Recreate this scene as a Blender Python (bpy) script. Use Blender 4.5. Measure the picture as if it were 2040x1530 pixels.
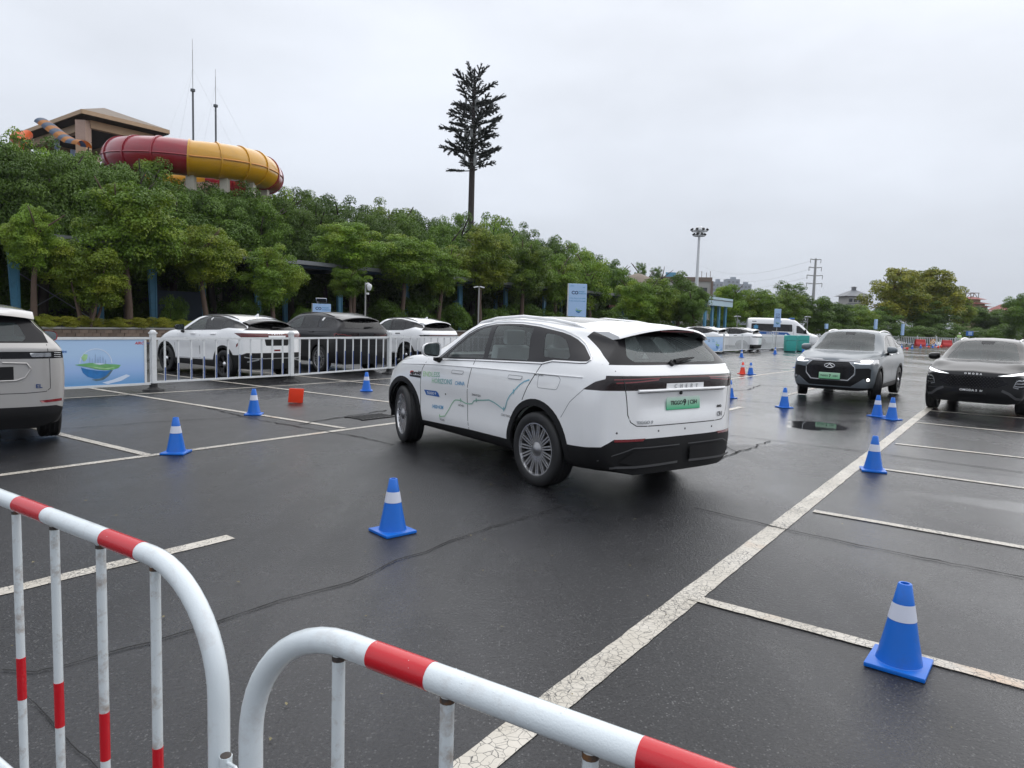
import bpy, bmesh, math, random
import numpy as np
from mathutils import Vector, Matrix, Euler
from mathutils.bvhtree import BVHTree
from mathutils.interpolate import poly_3d_calc
R = math.radians
PI = math.pi
for o in list(bpy.data.objects):
    bpy.data.objects.remove(o, do_unlink=True)
SC = bpy.context.scene
COL = SC.collection
random.seed(7)

# ------------------------------------------------------------------ camera
FPX, CX, CY, EYE = 1415.0, 1020.0, 765.0, 1.63          # focal length and centre in pixels of the 2040 px photograph
ROLL, PITCH = R(1.7414), R(5.1097)
CF = Vector((0, math.cos(PITCH), -math.sin(PITCH)))
_u0 = Vector((1, 0, 0)).cross(CF)
CR = Vector((1, 0, 0)) * math.cos(ROLL) + _u0 * math.sin(ROLL)
CU = _u0 * math.cos(ROLL) - Vector((1, 0, 0)) * math.sin(ROLL)
cam_data = bpy.data.cameras.new('camera')
cam = bpy.data.objects.new('camera', cam_data)
COL.objects.link(cam)
M = Matrix((CR, CU, -CF)).transposed().to_4x4()
M.translation = Vector((0, 0, EYE))
cam.matrix_world = M
cam_data.sensor_width = 36.0
cam_data.lens = 36.0 * FPX / 2040.0
cam_data.clip_start = 0.05
cam_data.clip_end = 6000
SC.camera = cam
SC.render.resolution_x, SC.render.resolution_y = 1024, 768

# ------------------------------------------------------------------ sky, sun, exposure (overcast, wet day)
world = bpy.data.worlds.new('World')
SC.world = world
world.use_nodes = True
wn, wl = world.node_tree.nodes, world.node_tree.links
wn.clear()
SUN_EL, SUN_AZ = R(52), R(40)
w_out = wn.new('ShaderNodeOutputWorld')
w_bg = wn.new('ShaderNodeBackground')
w_bg.inputs['Strength'].default_value = 0.1
sky = wn.new('ShaderNodeTexSky')
sky.sky_type = 'NISHITA'
sky.sun_disc = False
sky.sun_elevation = SUN_EL
sky.sun_rotation = SUN_AZ
sky.dust_density = 4.0
w_tc = wn.new('ShaderNodeTexCoord')
w_sep = wn.new('ShaderNodeSeparateXYZ')
w_ramp = wn.new('ShaderNodeValToRGB')           # even stratus cover: a little darker towards the horizon
w_ramp.color_ramp.elements[0].position = 0.0
w_ramp.color_ramp.elements[0].color = (0.425, 0.460, 0.520, 1)
w_ramp.color_ramp.elements[1].position = 0.55
w_ramp.color_ramp.elements[1].color = (0.685, 0.715, 0.770, 1)
w_n = wn.new('ShaderNodeTexNoise')
w_n.inputs['Scale'].default_value = 1.7
w_n.inputs['Detail'].default_value = 5
w_n.inputs['Roughness'].default_value = 0.5
w_map = wn.new('ShaderNodeMapping')
w_map.inputs['Scale'].default_value = (1, 1, 2.6)
w_mr = wn.new('ShaderNodeMapRange')
w_mr.inputs['From Min'].default_value = 0.3
w_mr.inputs['From Max'].default_value = 0.7
w_mr.inputs['To Min'].default_value = 8.6
w_mr.inputs['To Max'].default_value = 11.9
w_mul = wn.new('ShaderNodeVectorMath')
w_mul.operation = 'SCALE'
w_mix = wn.new('ShaderNodeMix')
w_mix.data_type = 'RGBA'
w_mix.inputs['Factor'].default_value = 0.96
wl.new(w_tc.outputs['Generated'], w_sep.inputs[0])
wl.new(w_sep.outputs['Z'], w_ramp.inputs[0])
wl.new(w_tc.outputs['Generated'], w_map.inputs[0])
wl.new(w_map.outputs[0], w_n.inputs['Vector'])
wl.new(w_n.outputs['Fac'], w_mr.inputs['Value'])
wl.new(w_ramp.outputs[0], w_mul.inputs[0])
wl.new(w_mr.outputs[0], w_mul.inputs['Scale'])
wl.new(sky.outputs[0], w_mix.inputs['A'])
wl.new(w_mul.outputs[0], w_mix.inputs['B'])
wl.new(w_mix.outputs['Result'], w_bg.inputs['Color'])
wl.new(w_bg.outputs[0], w_out.inputs['Surface'])
sun_data = bpy.data.lights.new('sun', 'SUN')
sun_data.energy = 1.35
sun_data.angle = R(110)
sun_data.color = (1.0, 0.97, 0.93)
sun = bpy.data.objects.new('sun', sun_data)
COL.objects.link(sun)
sun.rotation_euler = (PI / 2 - SUN_EL, 0, PI - SUN_AZ)
SC.view_settings.view_transform = 'Standard'
SC.view_settings.look = 'None'
SC.view_settings.exposure = 0.45
SC.view_settings.gamma = 1.0
SC.view_settings.use_curve_mapping = False

# ------------------------------------------------------------------ pixel -> place (a pixel gives a direction; the ground or a known distance gives the rest)
def ray(px, py):
    return (CF * FPX + CR * (px - CX) - CU * (py - CY)).normalized()
def G(px, py, z=0.0):
    d = ray(px, py)
    t = (z - EYE) / d.z
    return Vector((0, 0, EYE)) + d * t
def at(px, py, depth):
    d = CF * FPX + CR * (px - CX) - CU * (py - CY)
    return Vector((0, 0, EYE)) + d * (depth / d.y)
AZB = R(35.2)
EB = Vector((math.sin(AZB), math.cos(AZB), 0))          # along the aisle
EA = Vector((-math.cos(AZB), math.sin(AZB), 0))         # across it, to the left and away
def AB(a, b, z=0.0):
    return EA * a + EB * b + Vector((0, 0, z))
def px_on_a(px, a, z=0.0):
    """point of the line 'a metres across' that shows at pixel column px"""
    d = ray(px, 640)
    t = a / d.dot(EA)
    return Vector((d.x * t, d.y * t, z))

# ------------------------------------------------------------------ materials
MATS = {}
def nodes_of(m):
    return m.node_tree.nodes, m.node_tree.links
def pmat(name, col, rough=0.5, metal=0.0, spec=0.5, coat=0.0, coat_rough=0.03, var=0.12, scale=6.0, bump=0.0, bscale=60.0,
         emit=None, estr=0.0, dirt=None, dirt_amt=0.0, dirt_scale=3.0, randobj=0.0):
    m = bpy.data.materials.new(name)
    m.use_nodes = True
    n, l = nodes_of(m)
    b = n['Principled BSDF']
    b.inputs['Roughness'].default_value = rough
    b.inputs['Metallic'].default_value = metal
    b.inputs['Specular IOR Level'].default_value = spec
    b.inputs['Coat Weight'].default_value = coat
    b.inputs['Coat Roughness'].default_value = coat_rough
    tc = n.new('ShaderNodeTexCoord')
    ns = n.new('ShaderNodeTexNoise')
    ns.inputs['Scale'].default_value = scale
    ns.inputs['Detail'].default_value = 4
    l.new(tc.outputs['Object'], ns.inputs['Vector'])
    mix = n.new('ShaderNodeMix')
    mix.data_type = 'RGBA'
    c = Vector(col[:3])
    mix.inputs['A'].default_value = (*(c * (1 - var)), 1)
    mix.inputs['B'].default_value = (*[min(1, v) for v in c * (1 + var)], 1)
    l.new(ns.outputs['Fac'], mix.inputs['Factor'])
    last = mix.outputs['Result']
    if dirt:
        ns2 = n.new('ShaderNodeTexNoise')
        ns2.inputs['Scale'].default_value = dirt_scale
        ns2.inputs['Detail'].default_value = 8
        ns2.inputs['Roughness'].default_value = 0.7
        l.new(tc.outputs['Object'], ns2.inputs['Vector'])
        mr = n.new('ShaderNodeMapRange')
        mr.inputs['From Min'].default_value = 0.52
        mr.inputs['From Max'].default_value = 0.72
        mr.inputs['To Max'].default_value = dirt_amt
        l.new(ns2.outputs['Fac'], mr.inputs['Value'])
        mx = n.new('ShaderNodeMix')
        mx.data_type = 'RGBA'
        mx.inputs['B'].default_value = (*dirt, 1)
        l.new(mr.outputs[0], mx.inputs['Factor'])
        l.new(last, mx.inputs['A'])
        last = mx.outputs['Result']
    if randobj:
        oi = n.new('ShaderNodeObjectInfo')
        hv = n.new('ShaderNodeHueSaturation')
        mr2 = n.new('ShaderNodeMapRange')
        mr2.inputs['To Min'].default_value = 1 - randobj
        mr2.inputs['To Max'].default_value = 1 + randobj
        l.new(oi.outputs['Random'], mr2.inputs['Value'])
        l.new(mr2.outputs[0], hv.inputs['Value'])
        l.new(last, hv.inputs['Color'])
        last = hv.outputs['Color']
    l.new(last, b.inputs['Base Color'])
    if bump:
        nb = n.new('ShaderNodeTexNoise')
        nb.inputs['Scale'].default_value = bscale
        nb.inputs['Detail'].default_value = 3
        l.new(tc.outputs['Object'], nb.inputs['Vector'])
        bp = n.new('ShaderNodeBump')
        bp.inputs['Strength'].default_value = bump
        bp.inputs['Distance'].default_value = 0.01
        l.new(nb.outputs['Fac'], bp.inputs['Height'])
        l.new(bp.outputs[0], b.inputs['Normal'])
    if emit:
        b.inputs['Emission Color'].default_value = (*emit, 1)
        b.inputs['Emission Strength'].default_value = estr
    MATS[name] = m
    return m
def glass_mat(name, tint, clear=0.9, refl=1.0, body=(0.02, 0.025, 0.025)):
    """window glass: tinted clear part + diffuse body part + mirror reflection by Fresnel"""
    m = bpy.data.materials.new(name)
    m.use_nodes = True
    n, l = nodes_of(m)
    n.clear()
    out = n.new('ShaderNodeOutputMaterial')
    tr = n.new('ShaderNodeBsdfTransparent')
    tr.inputs[0].default_value = (*tint, 1)
    df = n.new('ShaderNodeBsdfDiffuse')
    df.inputs[0].default_value = (*body, 1)
    m1 = n.new('ShaderNodeMixShader')
    m1.inputs[0].default_value = 1 - clear
    gl = n.new('ShaderNodeBsdfGlossy')
    gl.inputs['Roughness'].default_value = 0.02
    tcn = n.new('ShaderNodeTexCoord')
    nb = n.new('ShaderNodeTexNoise')
    nb.inputs['Scale'].default_value = 3.0
    bp = n.new('ShaderNodeBump')
    bp.inputs['Strength'].default_value = 0.04
    bp.inputs['Distance'].default_value = 0.02
    l.new(tcn.outputs['Object'], nb.inputs['Vector'])
    l.new(nb.outputs['Fac'], bp.inputs['Height'])
    l.new(bp.outputs[0], gl.inputs['Normal'])
    fr = n.new('ShaderNodeFresnel')
    fr.inputs['IOR'].default_value = 1.62
    mu = n.new('ShaderNodeMath')
    mu.operation = 'MULTIPLY'
    mu.inputs[1].default_value = refl
    m2 = n.new('ShaderNodeMixShader')
    l.new(tr.outputs[0], m1.inputs[1])
    l.new(df.outputs[0], m1.inputs[2])
    l.new(fr.outputs[0], mu.inputs[0])
    l.new(mu.outputs[0], m2.inputs[0])
    l.new(m1.outputs[0], m2.inputs[1])
    l.new(gl.outputs[0], m2.inputs[2])
    l.new(m2.outputs[0], out.inputs[0])
    MATS[name] = m
    return m

# ------------------------------------------------------------------ mesh helpers
def mesh_obj(name, bm, mat, parent=None, smooth=False, loc=None, rotz=None):
    me = bpy.data.meshes.new(name)
    bm.normal_update()
    bm.to_mesh(me)
    bm.free()
    return link(name, me, mat, parent, smooth, loc, rotz)
def link(name, me, mat=None, parent=None, smooth=False, loc=None, rotz=None):
    if mat is not None and not me.materials:
        for mm in (mat if isinstance(mat, (list, tuple)) else [mat]):
            me.materials.append(MATS[mm] if isinstance(mm, str) else mm)
    if smooth:
        me.polygons.foreach_set('use_smooth', [True] * len(me.polygons))
        if smooth != 'all':
            me.set_sharp_from_angle(angle=R(38))
    o = bpy.data.objects.new(name, me)
    COL.objects.link(o)
    if parent:
        o.parent = parent
    if loc is not None:
        o.location = loc
    if rotz is not None:
        o.rotation_euler = (0, 0, rotz)
    return o
def tag(o, label, cat, group=None):
    o['label'] = label
    o['category'] = cat
    if group:
        o['group'] = group
    return o
def thing(name, label, cat, loc=(0, 0, 0), rotz=0.0, group=None):
    o = bpy.data.objects.new(name, None)
    o.empty_display_size = 0.2
    COL.objects.link(o)
    o.location = loc
    o.rotation_euler = (0, 0, rotz)
    return tag(o, label, cat, group)
def struct(o, kind='structure'):
    o['kind'] = kind
    return o
def dup(root, loc, rotz=None, label=None, group=None, scale=None):
    r = root.copy()
    COL.objects.link(r)
    r.location = loc
    if rotz is not None:
        r.rotation_euler = (root.rotation_euler[0], root.rotation_euler[1], rotz)
    if scale is not None:
        r.scale = scale if hasattr(scale, '__len__') else (scale,) * 3
    if label:
        r['label'] = label
    if group:
        r['group'] = group
    for ch in list(root.children):
        c = ch.copy()
        COL.objects.link(c)
        c.parent = r
        for g in list(ch.children):
            d = g.copy()
            COL.objects.link(d)
            d.parent = c
    return r
def bm_box(bm, c, s, rot=None):
    """box with centre c, full size s"""
    m = Matrix.Translation(Vector(c))
    if rot is not None:
        m = m @ rot.to_4x4()
    m = m @ Matrix.Diagonal((s[0], s[1], s[2], 1))
    return bmesh.ops.create_cube(bm, size=1, matrix=m)['verts']
def bevel_all(bm, w, seg=1):
    bmesh.ops.bevel(bm, geom=bm.edges[:], offset=w, segments=seg, affect='EDGES', profile=0.6)
def box(name, c, s, mat, parent=None, bevel=0.0, rot=None, smooth=False, seg=1):
    bm = bmesh.new()
    bm_box(bm, c, s, rot)
    if bevel:
        bevel_all(bm, bevel, seg)
    return mesh_obj(name, bm, mat, parent, smooth)
def bm_tube(bm, pts, r, seg=10, caps=True, closed=False):
    """round bar along a polyline; r may be a number or one per point"""
    pts = [Vector(p) for p in pts]
    n = len(pts)
    rs = r if hasattr(r, '__len__') else [r] * n
    rings = []
    prev = None
    for i, p in enumerate(pts):
        if closed:
            t = (pts[(i + 1) % n] - pts[i - 1]).normalized()
        else:
            t = (pts[min(i + 1, n - 1)] - pts[max(i - 1, 0)]).normalized()
        if prev is None:
            a = Vector((0, 0, 1)) if abs(t.z) < 0.9 else Vector((1, 0, 0))
            u = t.cross(a).normalized()
        else:
            u = (prev - t * prev.dot(t))
            u = u.normalized() if u.length > 1e-6 else t.orthogonal().normalized()
        prev = u
        v = t.cross(u)
        rings.append([bm.verts.new(p + (u * math.cos(2 * PI * k / seg) + v * math.sin(2 * PI * k / seg)) * rs[i]) for k in range(seg)])
    m = n if closed else n - 1
    for i in range(m):
        a, b = rings[i], rings[(i + 1) % n]
        for k in range(seg):
            bm.faces.new((a[k], a[(k + 1) % seg], b[(k + 1) % seg], b[k]))
    if caps and not closed:
        bm.faces.new(rings[0][::-1])
        bm.faces.new(rings[-1])
    return rings
def tube(name, pts, r, mat, parent=None, seg=10, smooth=True, closed=False):
    bm = bmesh.new()
    bm_tube(bm, pts, r, seg, closed=closed)
    return mesh_obj(name, bm, mat, parent, smooth)
def bm_lathe(bm, prof, seg=24, axis='z', close=False):
    """profile of (radius, height) turned round an axis"""
    rings = []
    for (r, h) in prof:
        ring = []
        for k in range(seg):
            a = 2 * PI * k / seg
            c, s = r * math.cos(a), r * math.sin(a)
            ring.append(bm.verts.new((c, s, h) if axis == 'z' else ((c, h, s) if axis == 'y' else (h, c, s))))
        rings.append(ring)
    for i in range(len(rings) - 1 + (1 if close else 0)):
        a, b = rings[i], rings[(i + 1) % len(rings)]
        for k in range(seg):
            try:
                bm.faces.new((a[k], a[(k + 1) % seg], b[(k + 1) % seg], b[k]))
            except ValueError:
                pass
    return rings
def bm_prism(bm, outline, d0, d1, axis='z'):
    """2D outline extruded between d0 and d1 along an axis (z: xy, y: xz, x: yz)"""
    def P(p, d):
        return (p[0], p[1], d) if axis == 'z' else ((p[0], d, p[1]) if axis == 'y' else (d, p[0], p[1]))
    a = [bm.verts.new(P(p, d0)) for p in outline]
    b = [bm.verts.new(P(p, d1)) for p in outline]
    n = len(a)
    fs = [bm.faces.new(a[::-1]), bm.faces.new(b)]
    for i in range(n):
        fs.append(bm.faces.new((a[i], a[(i + 1) % n], b[(i + 1) % n], b[i])))
    return fs
def prism(name, outline, d0, d1, mat, parent=None, axis='z', bevel=0.0, smooth=False):
    bm = bmesh.new()
    bm_prism(bm, outline, d0, d1, axis)
    bmesh.ops.recalc_face_normals(bm, faces=bm.faces[:])
    if bevel:
        bevel_all(bm, bevel)
    return mesh_obj(name, bm, mat, parent, smooth)
def text_mesh(s, size=1.0, align='LEFT', extrude=0.0, bold=0.0, space=1.0, shear=0.0):
    cu = bpy.data.curves.new('t', 'FONT')
    cu.body = s
    cu.size = size
    cu.align_x = align
    cu.extrude = extrude
    cu.offset = bold
    cu.space_character = space
    cu.shear = shear
    cu.resolution_u = 2
    o = bpy.data.objects.new('t', cu)
    COL.objects.link(o)
    dg = bpy.context.evaluated_depsgraph_get()
    me = bpy.data.meshes.new_from_object(o.evaluated_get(dg))
    bpy.data.objects.remove(o)
    bpy.data.curves.remove(cu)
    me.materials.clear()
    return me
def text_obj(name, s, size, mat, parent, matrix, align='CENTER', extrude=0.001, bold=0.0, space=1.0, shear=0.0, xscale=1.0):
    me = text_mesh(s, size, align, extrude, bold, space, shear)
    me.transform(matrix @ Matrix.Diagonal((xscale, 1, 1, 1)))
    return link(name, me, mat, parent)
def basis(x, y, o=(0, 0, 0)):
    x, y = Vector(x), Vector(y)
    z = x.cross(y)
    m = Matrix((x, y, z)).transposed().to_4x4()
    m.translation = Vector(o)
    return m
# ================================================================== vehicles: a lofted shell from which glass, lamps, doors and cladding are cut as parts
def pchip(xs, ys, q):
    xs, ys, q = np.asarray(xs, float), np.asarray(ys, float), np.asarray(q, float)
    h = np.diff(xs)
    d = np.diff(ys) / h
    n = len(xs)
    m = np.zeros(n)
    for i in range(1, n - 1):
        if d[i - 1] * d[i] > 0:
            w1, w2 = 2 * h[i] + h[i - 1], h[i] + 2 * h[i - 1]
            m[i] = (w1 + w2) / (w1 / d[i - 1] + w2 / d[i])
    m[0], m[-1] = d[0], d[-1]
    i = np.clip(np.searchsorted(xs, q) - 1, 0, n - 2)
    t = (q - xs[i]) / h[i]
    return ((2 * t**3 - 3 * t**2 + 1) * ys[i] + (t**3 - 2 * t**2 + t) * h[i] * m[i] + (-2 * t**3 + 3 * t**2) * ys[i + 1] + (t**3 - t**2) * h[i] * m[i + 1])

def inside(pt, poly):
    x, y = pt
    c = False
    n = len(poly)
    j = n - 1
    for i in range(n):
        xi, yi = poly[i]
        xj, yj = poly[j]
        if (yi > y) != (yj > y) and x < (xj - xi) * (y - yi) / (yj - yi + 1e-12) + xi:
            c = not c
        j = i
    return c
def rounded(poly, r=0.03, seg=3):
    """round the corners of an outline"""
    out = []
    n = len(poly)
    for i in range(n):
        p0, p, p1 = Vector(poly[i - 1]), Vector(poly[i]), Vector(poly[(i + 1) % n])
        rr = r[i] if hasattr(r, '__len__') else r
        a, b = p0 - p, p1 - p
        k = min(rr, a.length * 0.45, b.length * 0.45)
        if k < 1e-4:
            out.append((p.x, p.y))
            continue
        pa, pb = p + a.normalized() * k, p + b.normalized() * k
        for s in range(seg + 1):
            t = s / seg
            q = pa * (1 - t)**2 + p * 2 * t * (1 - t) + pb * t * t
            out.append((q.x, q.y))
    return out
def circle(cx, cz, r, n=36, a0=0, a1=2 * PI):
    full = abs(a1 - a0 - 2 * PI) < 1e-6
    return [(cx + r * math.cos(a0 + (a1 - a0) * i / (n if full else n - 1)), cz + r * math.sin(a0 + (a1 - a0) * i / (n if full else n - 1))) for i in range(n)]

VIEW = {'L': (Vector((0, 1, 0)), 0, 2), 'R': (Vector((0, -1, 0)), 0, 2), 'B': (Vector((-1, 0, 0)), 1, 2), 'F': (Vector((1, 0, 0)), 1, 2), 'T': (Vector((0, 0, 1)), 0, 1)}

class Shell:
    def __init__(self, spec):
        sx = spec['x']
        feats = spec['f']                         # feats[k] = (ys, zs) at the stations sx (rear to front)
        nx = spec.get('nx', 64)
        q = np.unique(np.concatenate([np.linspace(sx[0], sx[-1], nx), np.array(sx)]))
        K = len(feats)
        Y = np.array([pchip(sx, f[0], q) for f in feats])
        Z = np.array([pchip(sx, f[1], q) for f in feats])
        sub = 4
        kk = np.linspace(0, K - 1, (K - 1) * sub + 1)
        ring_y = np.array([pchip(range(K), Y[:, i], kk) for i in range(len(q))])
        ring_z = np.array([pchip(range(K), Z[:, i], kk) for i in range(len(q))])
        nr = len(kk)
        self.spec = spec
        xr, xf = sx[0], sx[-1]
        x0r, x0f = spec.get('x0r', xr + 0.95), spec.get('x0f', xf - 0.9)
        def disp(x, y, z):
            if x < x0r:
                e = ((x0r - x) / (x0r - xr))**2
                return x + e * spec['dr'](abs(y), z)
            if x > x0f:
                e = ((x - x0f) / (xf - x0f))**2
                return x + e * spec['df'](abs(y), z)
            return x
        bm = bmesh.new()
        Lr, Rr = [], []
        for i, x in enumerate(q):
            l, r = [], []
            for j in range(nr):
                y, z = ring_y[i, j], ring_z[i, j]
                xx = disp(x, y, z)
                v = bm.verts.new((xx, y, z))
                l.append(v)
                r.append(v if j == nr - 1 else bm.verts.new((xx, -y, z)))
            Lr.append(l)
            Rr.append(r)
        for i in range(len(q) - 1):
            for j in range(nr - 1):
                bm.faces.new((Lr[i][j], Lr[i][j + 1], Lr[i + 1][j + 1], Lr[i + 1][j]))
                a = (Rr[i][j], Rr[i + 1][j], Rr[i + 1][j + 1], Rr[i][j + 1])
                bm.faces.new(a)
        C = 26
        for (i, sgn, fn) in ((0, -1, spec['dr']), (len(q) - 1, 1, spec['df'])):
            rows = []
            for j in range(nr - 1):
                y, z = ring_y[i, j], ring_z[i, j]
                row = [Lr[i][j]]
                for c in range(1, C):
                    t = 1 - 2 * c / C
                    # cluster columns toward the corners
                    tt = math.copysign(abs(t)**0.85, t)
                    yy = y * tt
                    row.append(bm.verts.new((q[i] + fn(abs(yy), z), yy, z)))
                row.append(Rr[i][j])
                rows.append(row)
            for j in range(len(rows) - 1):
                for c in range(C):
                    f = (rows[j][c], rows[j][c + 1], rows[j + 1][c + 1], rows[j + 1][c])
                    bm.faces.new(f if sgn < 0 else f[::-1])
            top = Lr[i][nr - 1]
            for c in range(C):
                f = (rows[-1][c], rows[-1][c + 1], top)
                bm.faces.new(f if sgn < 0 else f[::-1])
        bmesh.ops.remove_doubles(bm, verts=bm.verts[:], dist=1e-5)
        for f in bm.faces:
            f.smooth = True
        bm.normal_update()
        self.bm = bm
        ref = bm.copy()
        ref.verts.index_update()
        ref.faces.index_update()
        ref.verts.ensure_lookup_table()
        ref.faces.ensure_lookup_table()
        self.ref = ref
        self.bvh = BVHTree.FromBMesh(ref)
    def normal(self, p):
        loc, nrm, idx, d = self.bvh.find_nearest(p)
        f = self.ref.faces[idx]
        vs = [v.co for v in f.verts]
        w = poly_3d_calc(vs, loc)
        n = Vector()
        for wi, v in zip(w, f.verts):
            n += v.normal * wi
        return n.normalized() if n.length > 1e-6 else nrm
    def cut(self, poly, view, bm=None, nmin=0.12, pad=0.04):
        """cut the outline (in that view) out of the shell; returns the cut-out piece as its own bmesh"""
        bm = bm or self.bm
        ax, u, v = VIEW[view]
        us, vs = [p[0] for p in poly], [p[1] for p in poly]
        lo, hi = (min(us) - pad, min(vs) - pad), (max(us) + pad, max(vs) + pad)
        def ok(f):
            if f.normal.dot(ax) < nmin:
                return False
            c = f.calc_center_median()
            if view in 'LR' and c.dot(ax) < 0.02:
                return False
            if view in 'BF' and c.dot(ax) < 0.0:
                return False
            return lo[0] <= c[u] <= hi[0] and lo[1] <= c[v] <= hi[1] or any(lo[0] <= w.co[u] <= hi[0] and lo[1] <= w.co[v] <= hi[1] for w in f.verts)
        faces = [f for f in bm.faces if ok(f)]
        n = len(poly)
        for i in range(n):
            p, q = poly[i], poly[(i + 1) % n]
            d = (q[0] - p[0], q[1] - p[1])
            if abs(d[0]) + abs(d[1]) < 1e-6:
                continue
            no = Vector((0, 0, 0))
            no[u], no[v] = -d[1], d[0]
            co = Vector((0, 0, 0))
            co[u], co[v] = p
            a0, a1 = min(p[0], q[0]) - 1e-4, max(p[0], q[0]) + 1e-4
            b0, b1 = min(p[1], q[1]) - 1e-4, max(p[1], q[1]) + 1e-4
            sel, rest = [], []
            for f in faces:
                if not f.is_valid:
                    continue
                cu = [w.co[u] for w in f.verts]
                cv = [w.co[v] for w in f.verts]
                (sel if max(cu) >= a0 and min(cu) <= a1 and max(cv) >= b0 and min(cv) <= b1 else rest).append(f)
            if not sel:
                continue
            geom = set(sel)
            for f in sel:
                geom.update(f.edges)
                geom.update(f.verts)
            r = bmesh.ops.bisect_plane(bm, geom=list(geom), dist=1e-6, plane_co=co, plane_no=no.normalized())
            faces = rest + [g for g in r['geom'] if isinstance(g, bmesh.types.BMFace)]
        take = []
        for f in set(faces):
            if f.is_valid:
                c = f.calc_center_median()
                if f.normal.dot(ax) >= nmin * 0.5 and inside((c[u], c[v]), poly):
                    take.append(f)
        out = bmesh.new()
        vm = {}
        for f in take:
            vv = []
            for w in f.verts:
                if w not in vm:
                    vm[w] = out.verts.new(w.co)
                vv.append(vm[w])
            try:
                nf = out.faces.new(vv)
                nf.smooth = True
            except ValueError:
                pass
        bmesh.ops.delete(bm, geom=take, context='FACES')
        out.normal_update()
        return out
    def obj(self, name, bms, mat, parent, offset=0.0, skirt=0.012):
        """one mesh object from one or more pieces, shifted along the shell's normal, with a turned-in rim"""
        bms = bms if isinstance(bms, (list, tuple)) else [bms]
        bm = bmesh.new()
        for b in bms:
            vm = {v: bm.verts.new(v.co) for v in b.verts}
            for f in b.faces:
                try:
                    nf = bm.faces.new([vm[v] for v in f.verts])
                    nf.smooth = True
                except ValueError:
                    pass
        bmesh.ops.remove_doubles(bm, verts=bm.verts[:], dist=2e-5)
        if not bm.faces:
            print('EMPTY PIECE', name)
        nrm = {v: self.normal(v.co) for v in bm.verts}
        base = list(bm.verts)
        for v in base:
            v.co = v.co + nrm[v] * offset
        if skirt:
            be = [e for e in bm.edges if e.is_boundary]
            sm = {}
            def low(v):
                if v not in sm:
                    sm[v] = (bm.verts.new(v.co), bm.verts.new(v.co - nrm[v] * skirt))
                return sm[v]
            for e in be:
                f = e.link_faces[0]
                l = [lp for lp in f.loops if lp.edge == e][0]
                a, b = l.vert, l.link_loop_next.vert
                (a0, a1), (b0, b1) = low(a), low(b)
                nf = bm.faces.new((b0, a0, a1, b1))
                nf.smooth = False
        normals = [nrm.get(v, Vector((0, 0, 0))) for v in bm.verts]
        bm.verts.index_update()
        me = bpy.data.meshes.new(name)
        bm.to_mesh(me)
        bm.free()
        me.normals_split_custom_set_from_vertices(normals)
        return link(name, me, mat, parent)
    def hit(self, a, b, view):
        ax, u, v = VIEW[view]
        o = ax * 5.0
        o[u], o[v] = a, b
        loc, n, idx, d = self.bvh.ray_cast(o, -ax)
        if loc is None:
            o2 = Vector(o)
            loc, n, idx, d = self.bvh.find_nearest(Vector([o[i] if i in (u, v) else ax[i] * 0.9 for i in range(3)]))
        return loc, self.normal(loc)
    def strip(self, name, pts, w, mat, parent, view, h=0.002, closed=False, step=0.05, round_=False):
        """thin line laid on the shell (seam, trim, bar)"""
        P = []
        n = len(pts)
        for i in range(n if closed else n - 1):
            p, q = Vector(pts[i]), Vector(pts[(i + 1) % n])
            k = max(1, int((q - p).length / step))
            for s in range(k):
                P.append(p.lerp(q, s / k))
        if not closed:
            P.append(Vector(pts[-1]))
        H = [self.hit(p.x, p.y, view) for p in P]
        bm = bmesh.new()
        if round_:
            bm_tube(bm, [l + nn * h for l, nn in H], w / 2, 6, closed=closed)
        else:
            vs = []
            m = len(H)
            for i, (l, nn) in enumerate(H):
                t = (H[(i + 1) % m][0] - H[i - 1][0]) if closed else (H[min(i + 1, m - 1)][0] - H[max(i - 1, 0)][0])
                sd = t.cross(nn).normalized() * (w / 2)
                vs.append((bm.verts.new(l + sd + nn * h), bm.verts.new(l - sd + nn * h)))
            for i in range(m if closed else m - 1):
                a, b = vs[i], vs[(i + 1) % m]
                bm.faces.new((a[0], a[1], b[1], b[0]))
            bmesh.ops.recalc_face_normals(bm, faces=bm.faces[:])
        return mesh_obj(name, bm, mat, parent, round_)
    def project(self, name, me2d, mat, parent, view, o, du, dv, h=0.002, thick=0.0):
        """flat mesh (text, sticker) laid on the shell: local x -> du, y -> dv in that view, starting at o"""
        ax, u, v = VIEW[view]
        for vt in me2d.vertices:
            a = o[0] + vt.co.x * du[0] + vt.co.y * dv[0]
            b = o[1] + vt.co.x * du[1] + vt.co.y * dv[1]
            l, nn = self.hit(a, b, view)
            vt.co = l + nn * (h + max(0.0, vt.co.z))
        return link(name, me2d, mat, parent)
    def patch(self, name, poly, mat, parent, view, h=0.002, res=0.05):
        """filled outline laid on the shell"""
        bm = bmesh.new()
        f = bm.faces.new([bm.verts.new((p[0], p[1], 0)) for p in poly])
        us, vs = [p[0] for p in poly], [p[1] for p in poly]
        for k in range(1, int((max(us) - min(us)) / res) + 1):
            bmesh.ops.bisect_plane(bm, geom=bm.verts[:] + bm.edges[:] + bm.faces[:], plane_co=(min(us) + k * res, 0, 0), plane_no=(1, 0, 0))
        for k in range(1, int((max(vs) - min(vs)) / res) + 1):
            bmesh.ops.bisect_plane(bm, geom=bm.verts[:] + bm.edges[:] + bm.faces[:], plane_co=(0, min(vs) + k * res, 0), plane_no=(0, 1, 0))
        bmesh.ops.triangulate(bm, faces=bm.faces[:])
        for v in bm.verts:
            l, nn = self.hit(v.co.x, v.co.y, view)
            v.co = l + nn * h
        bm.normal_update()
        ax = VIEW[view][0]
        for f in list(bm.faces):
            if f.normal.dot(ax) < 0:
                f.normal_flip()
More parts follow.
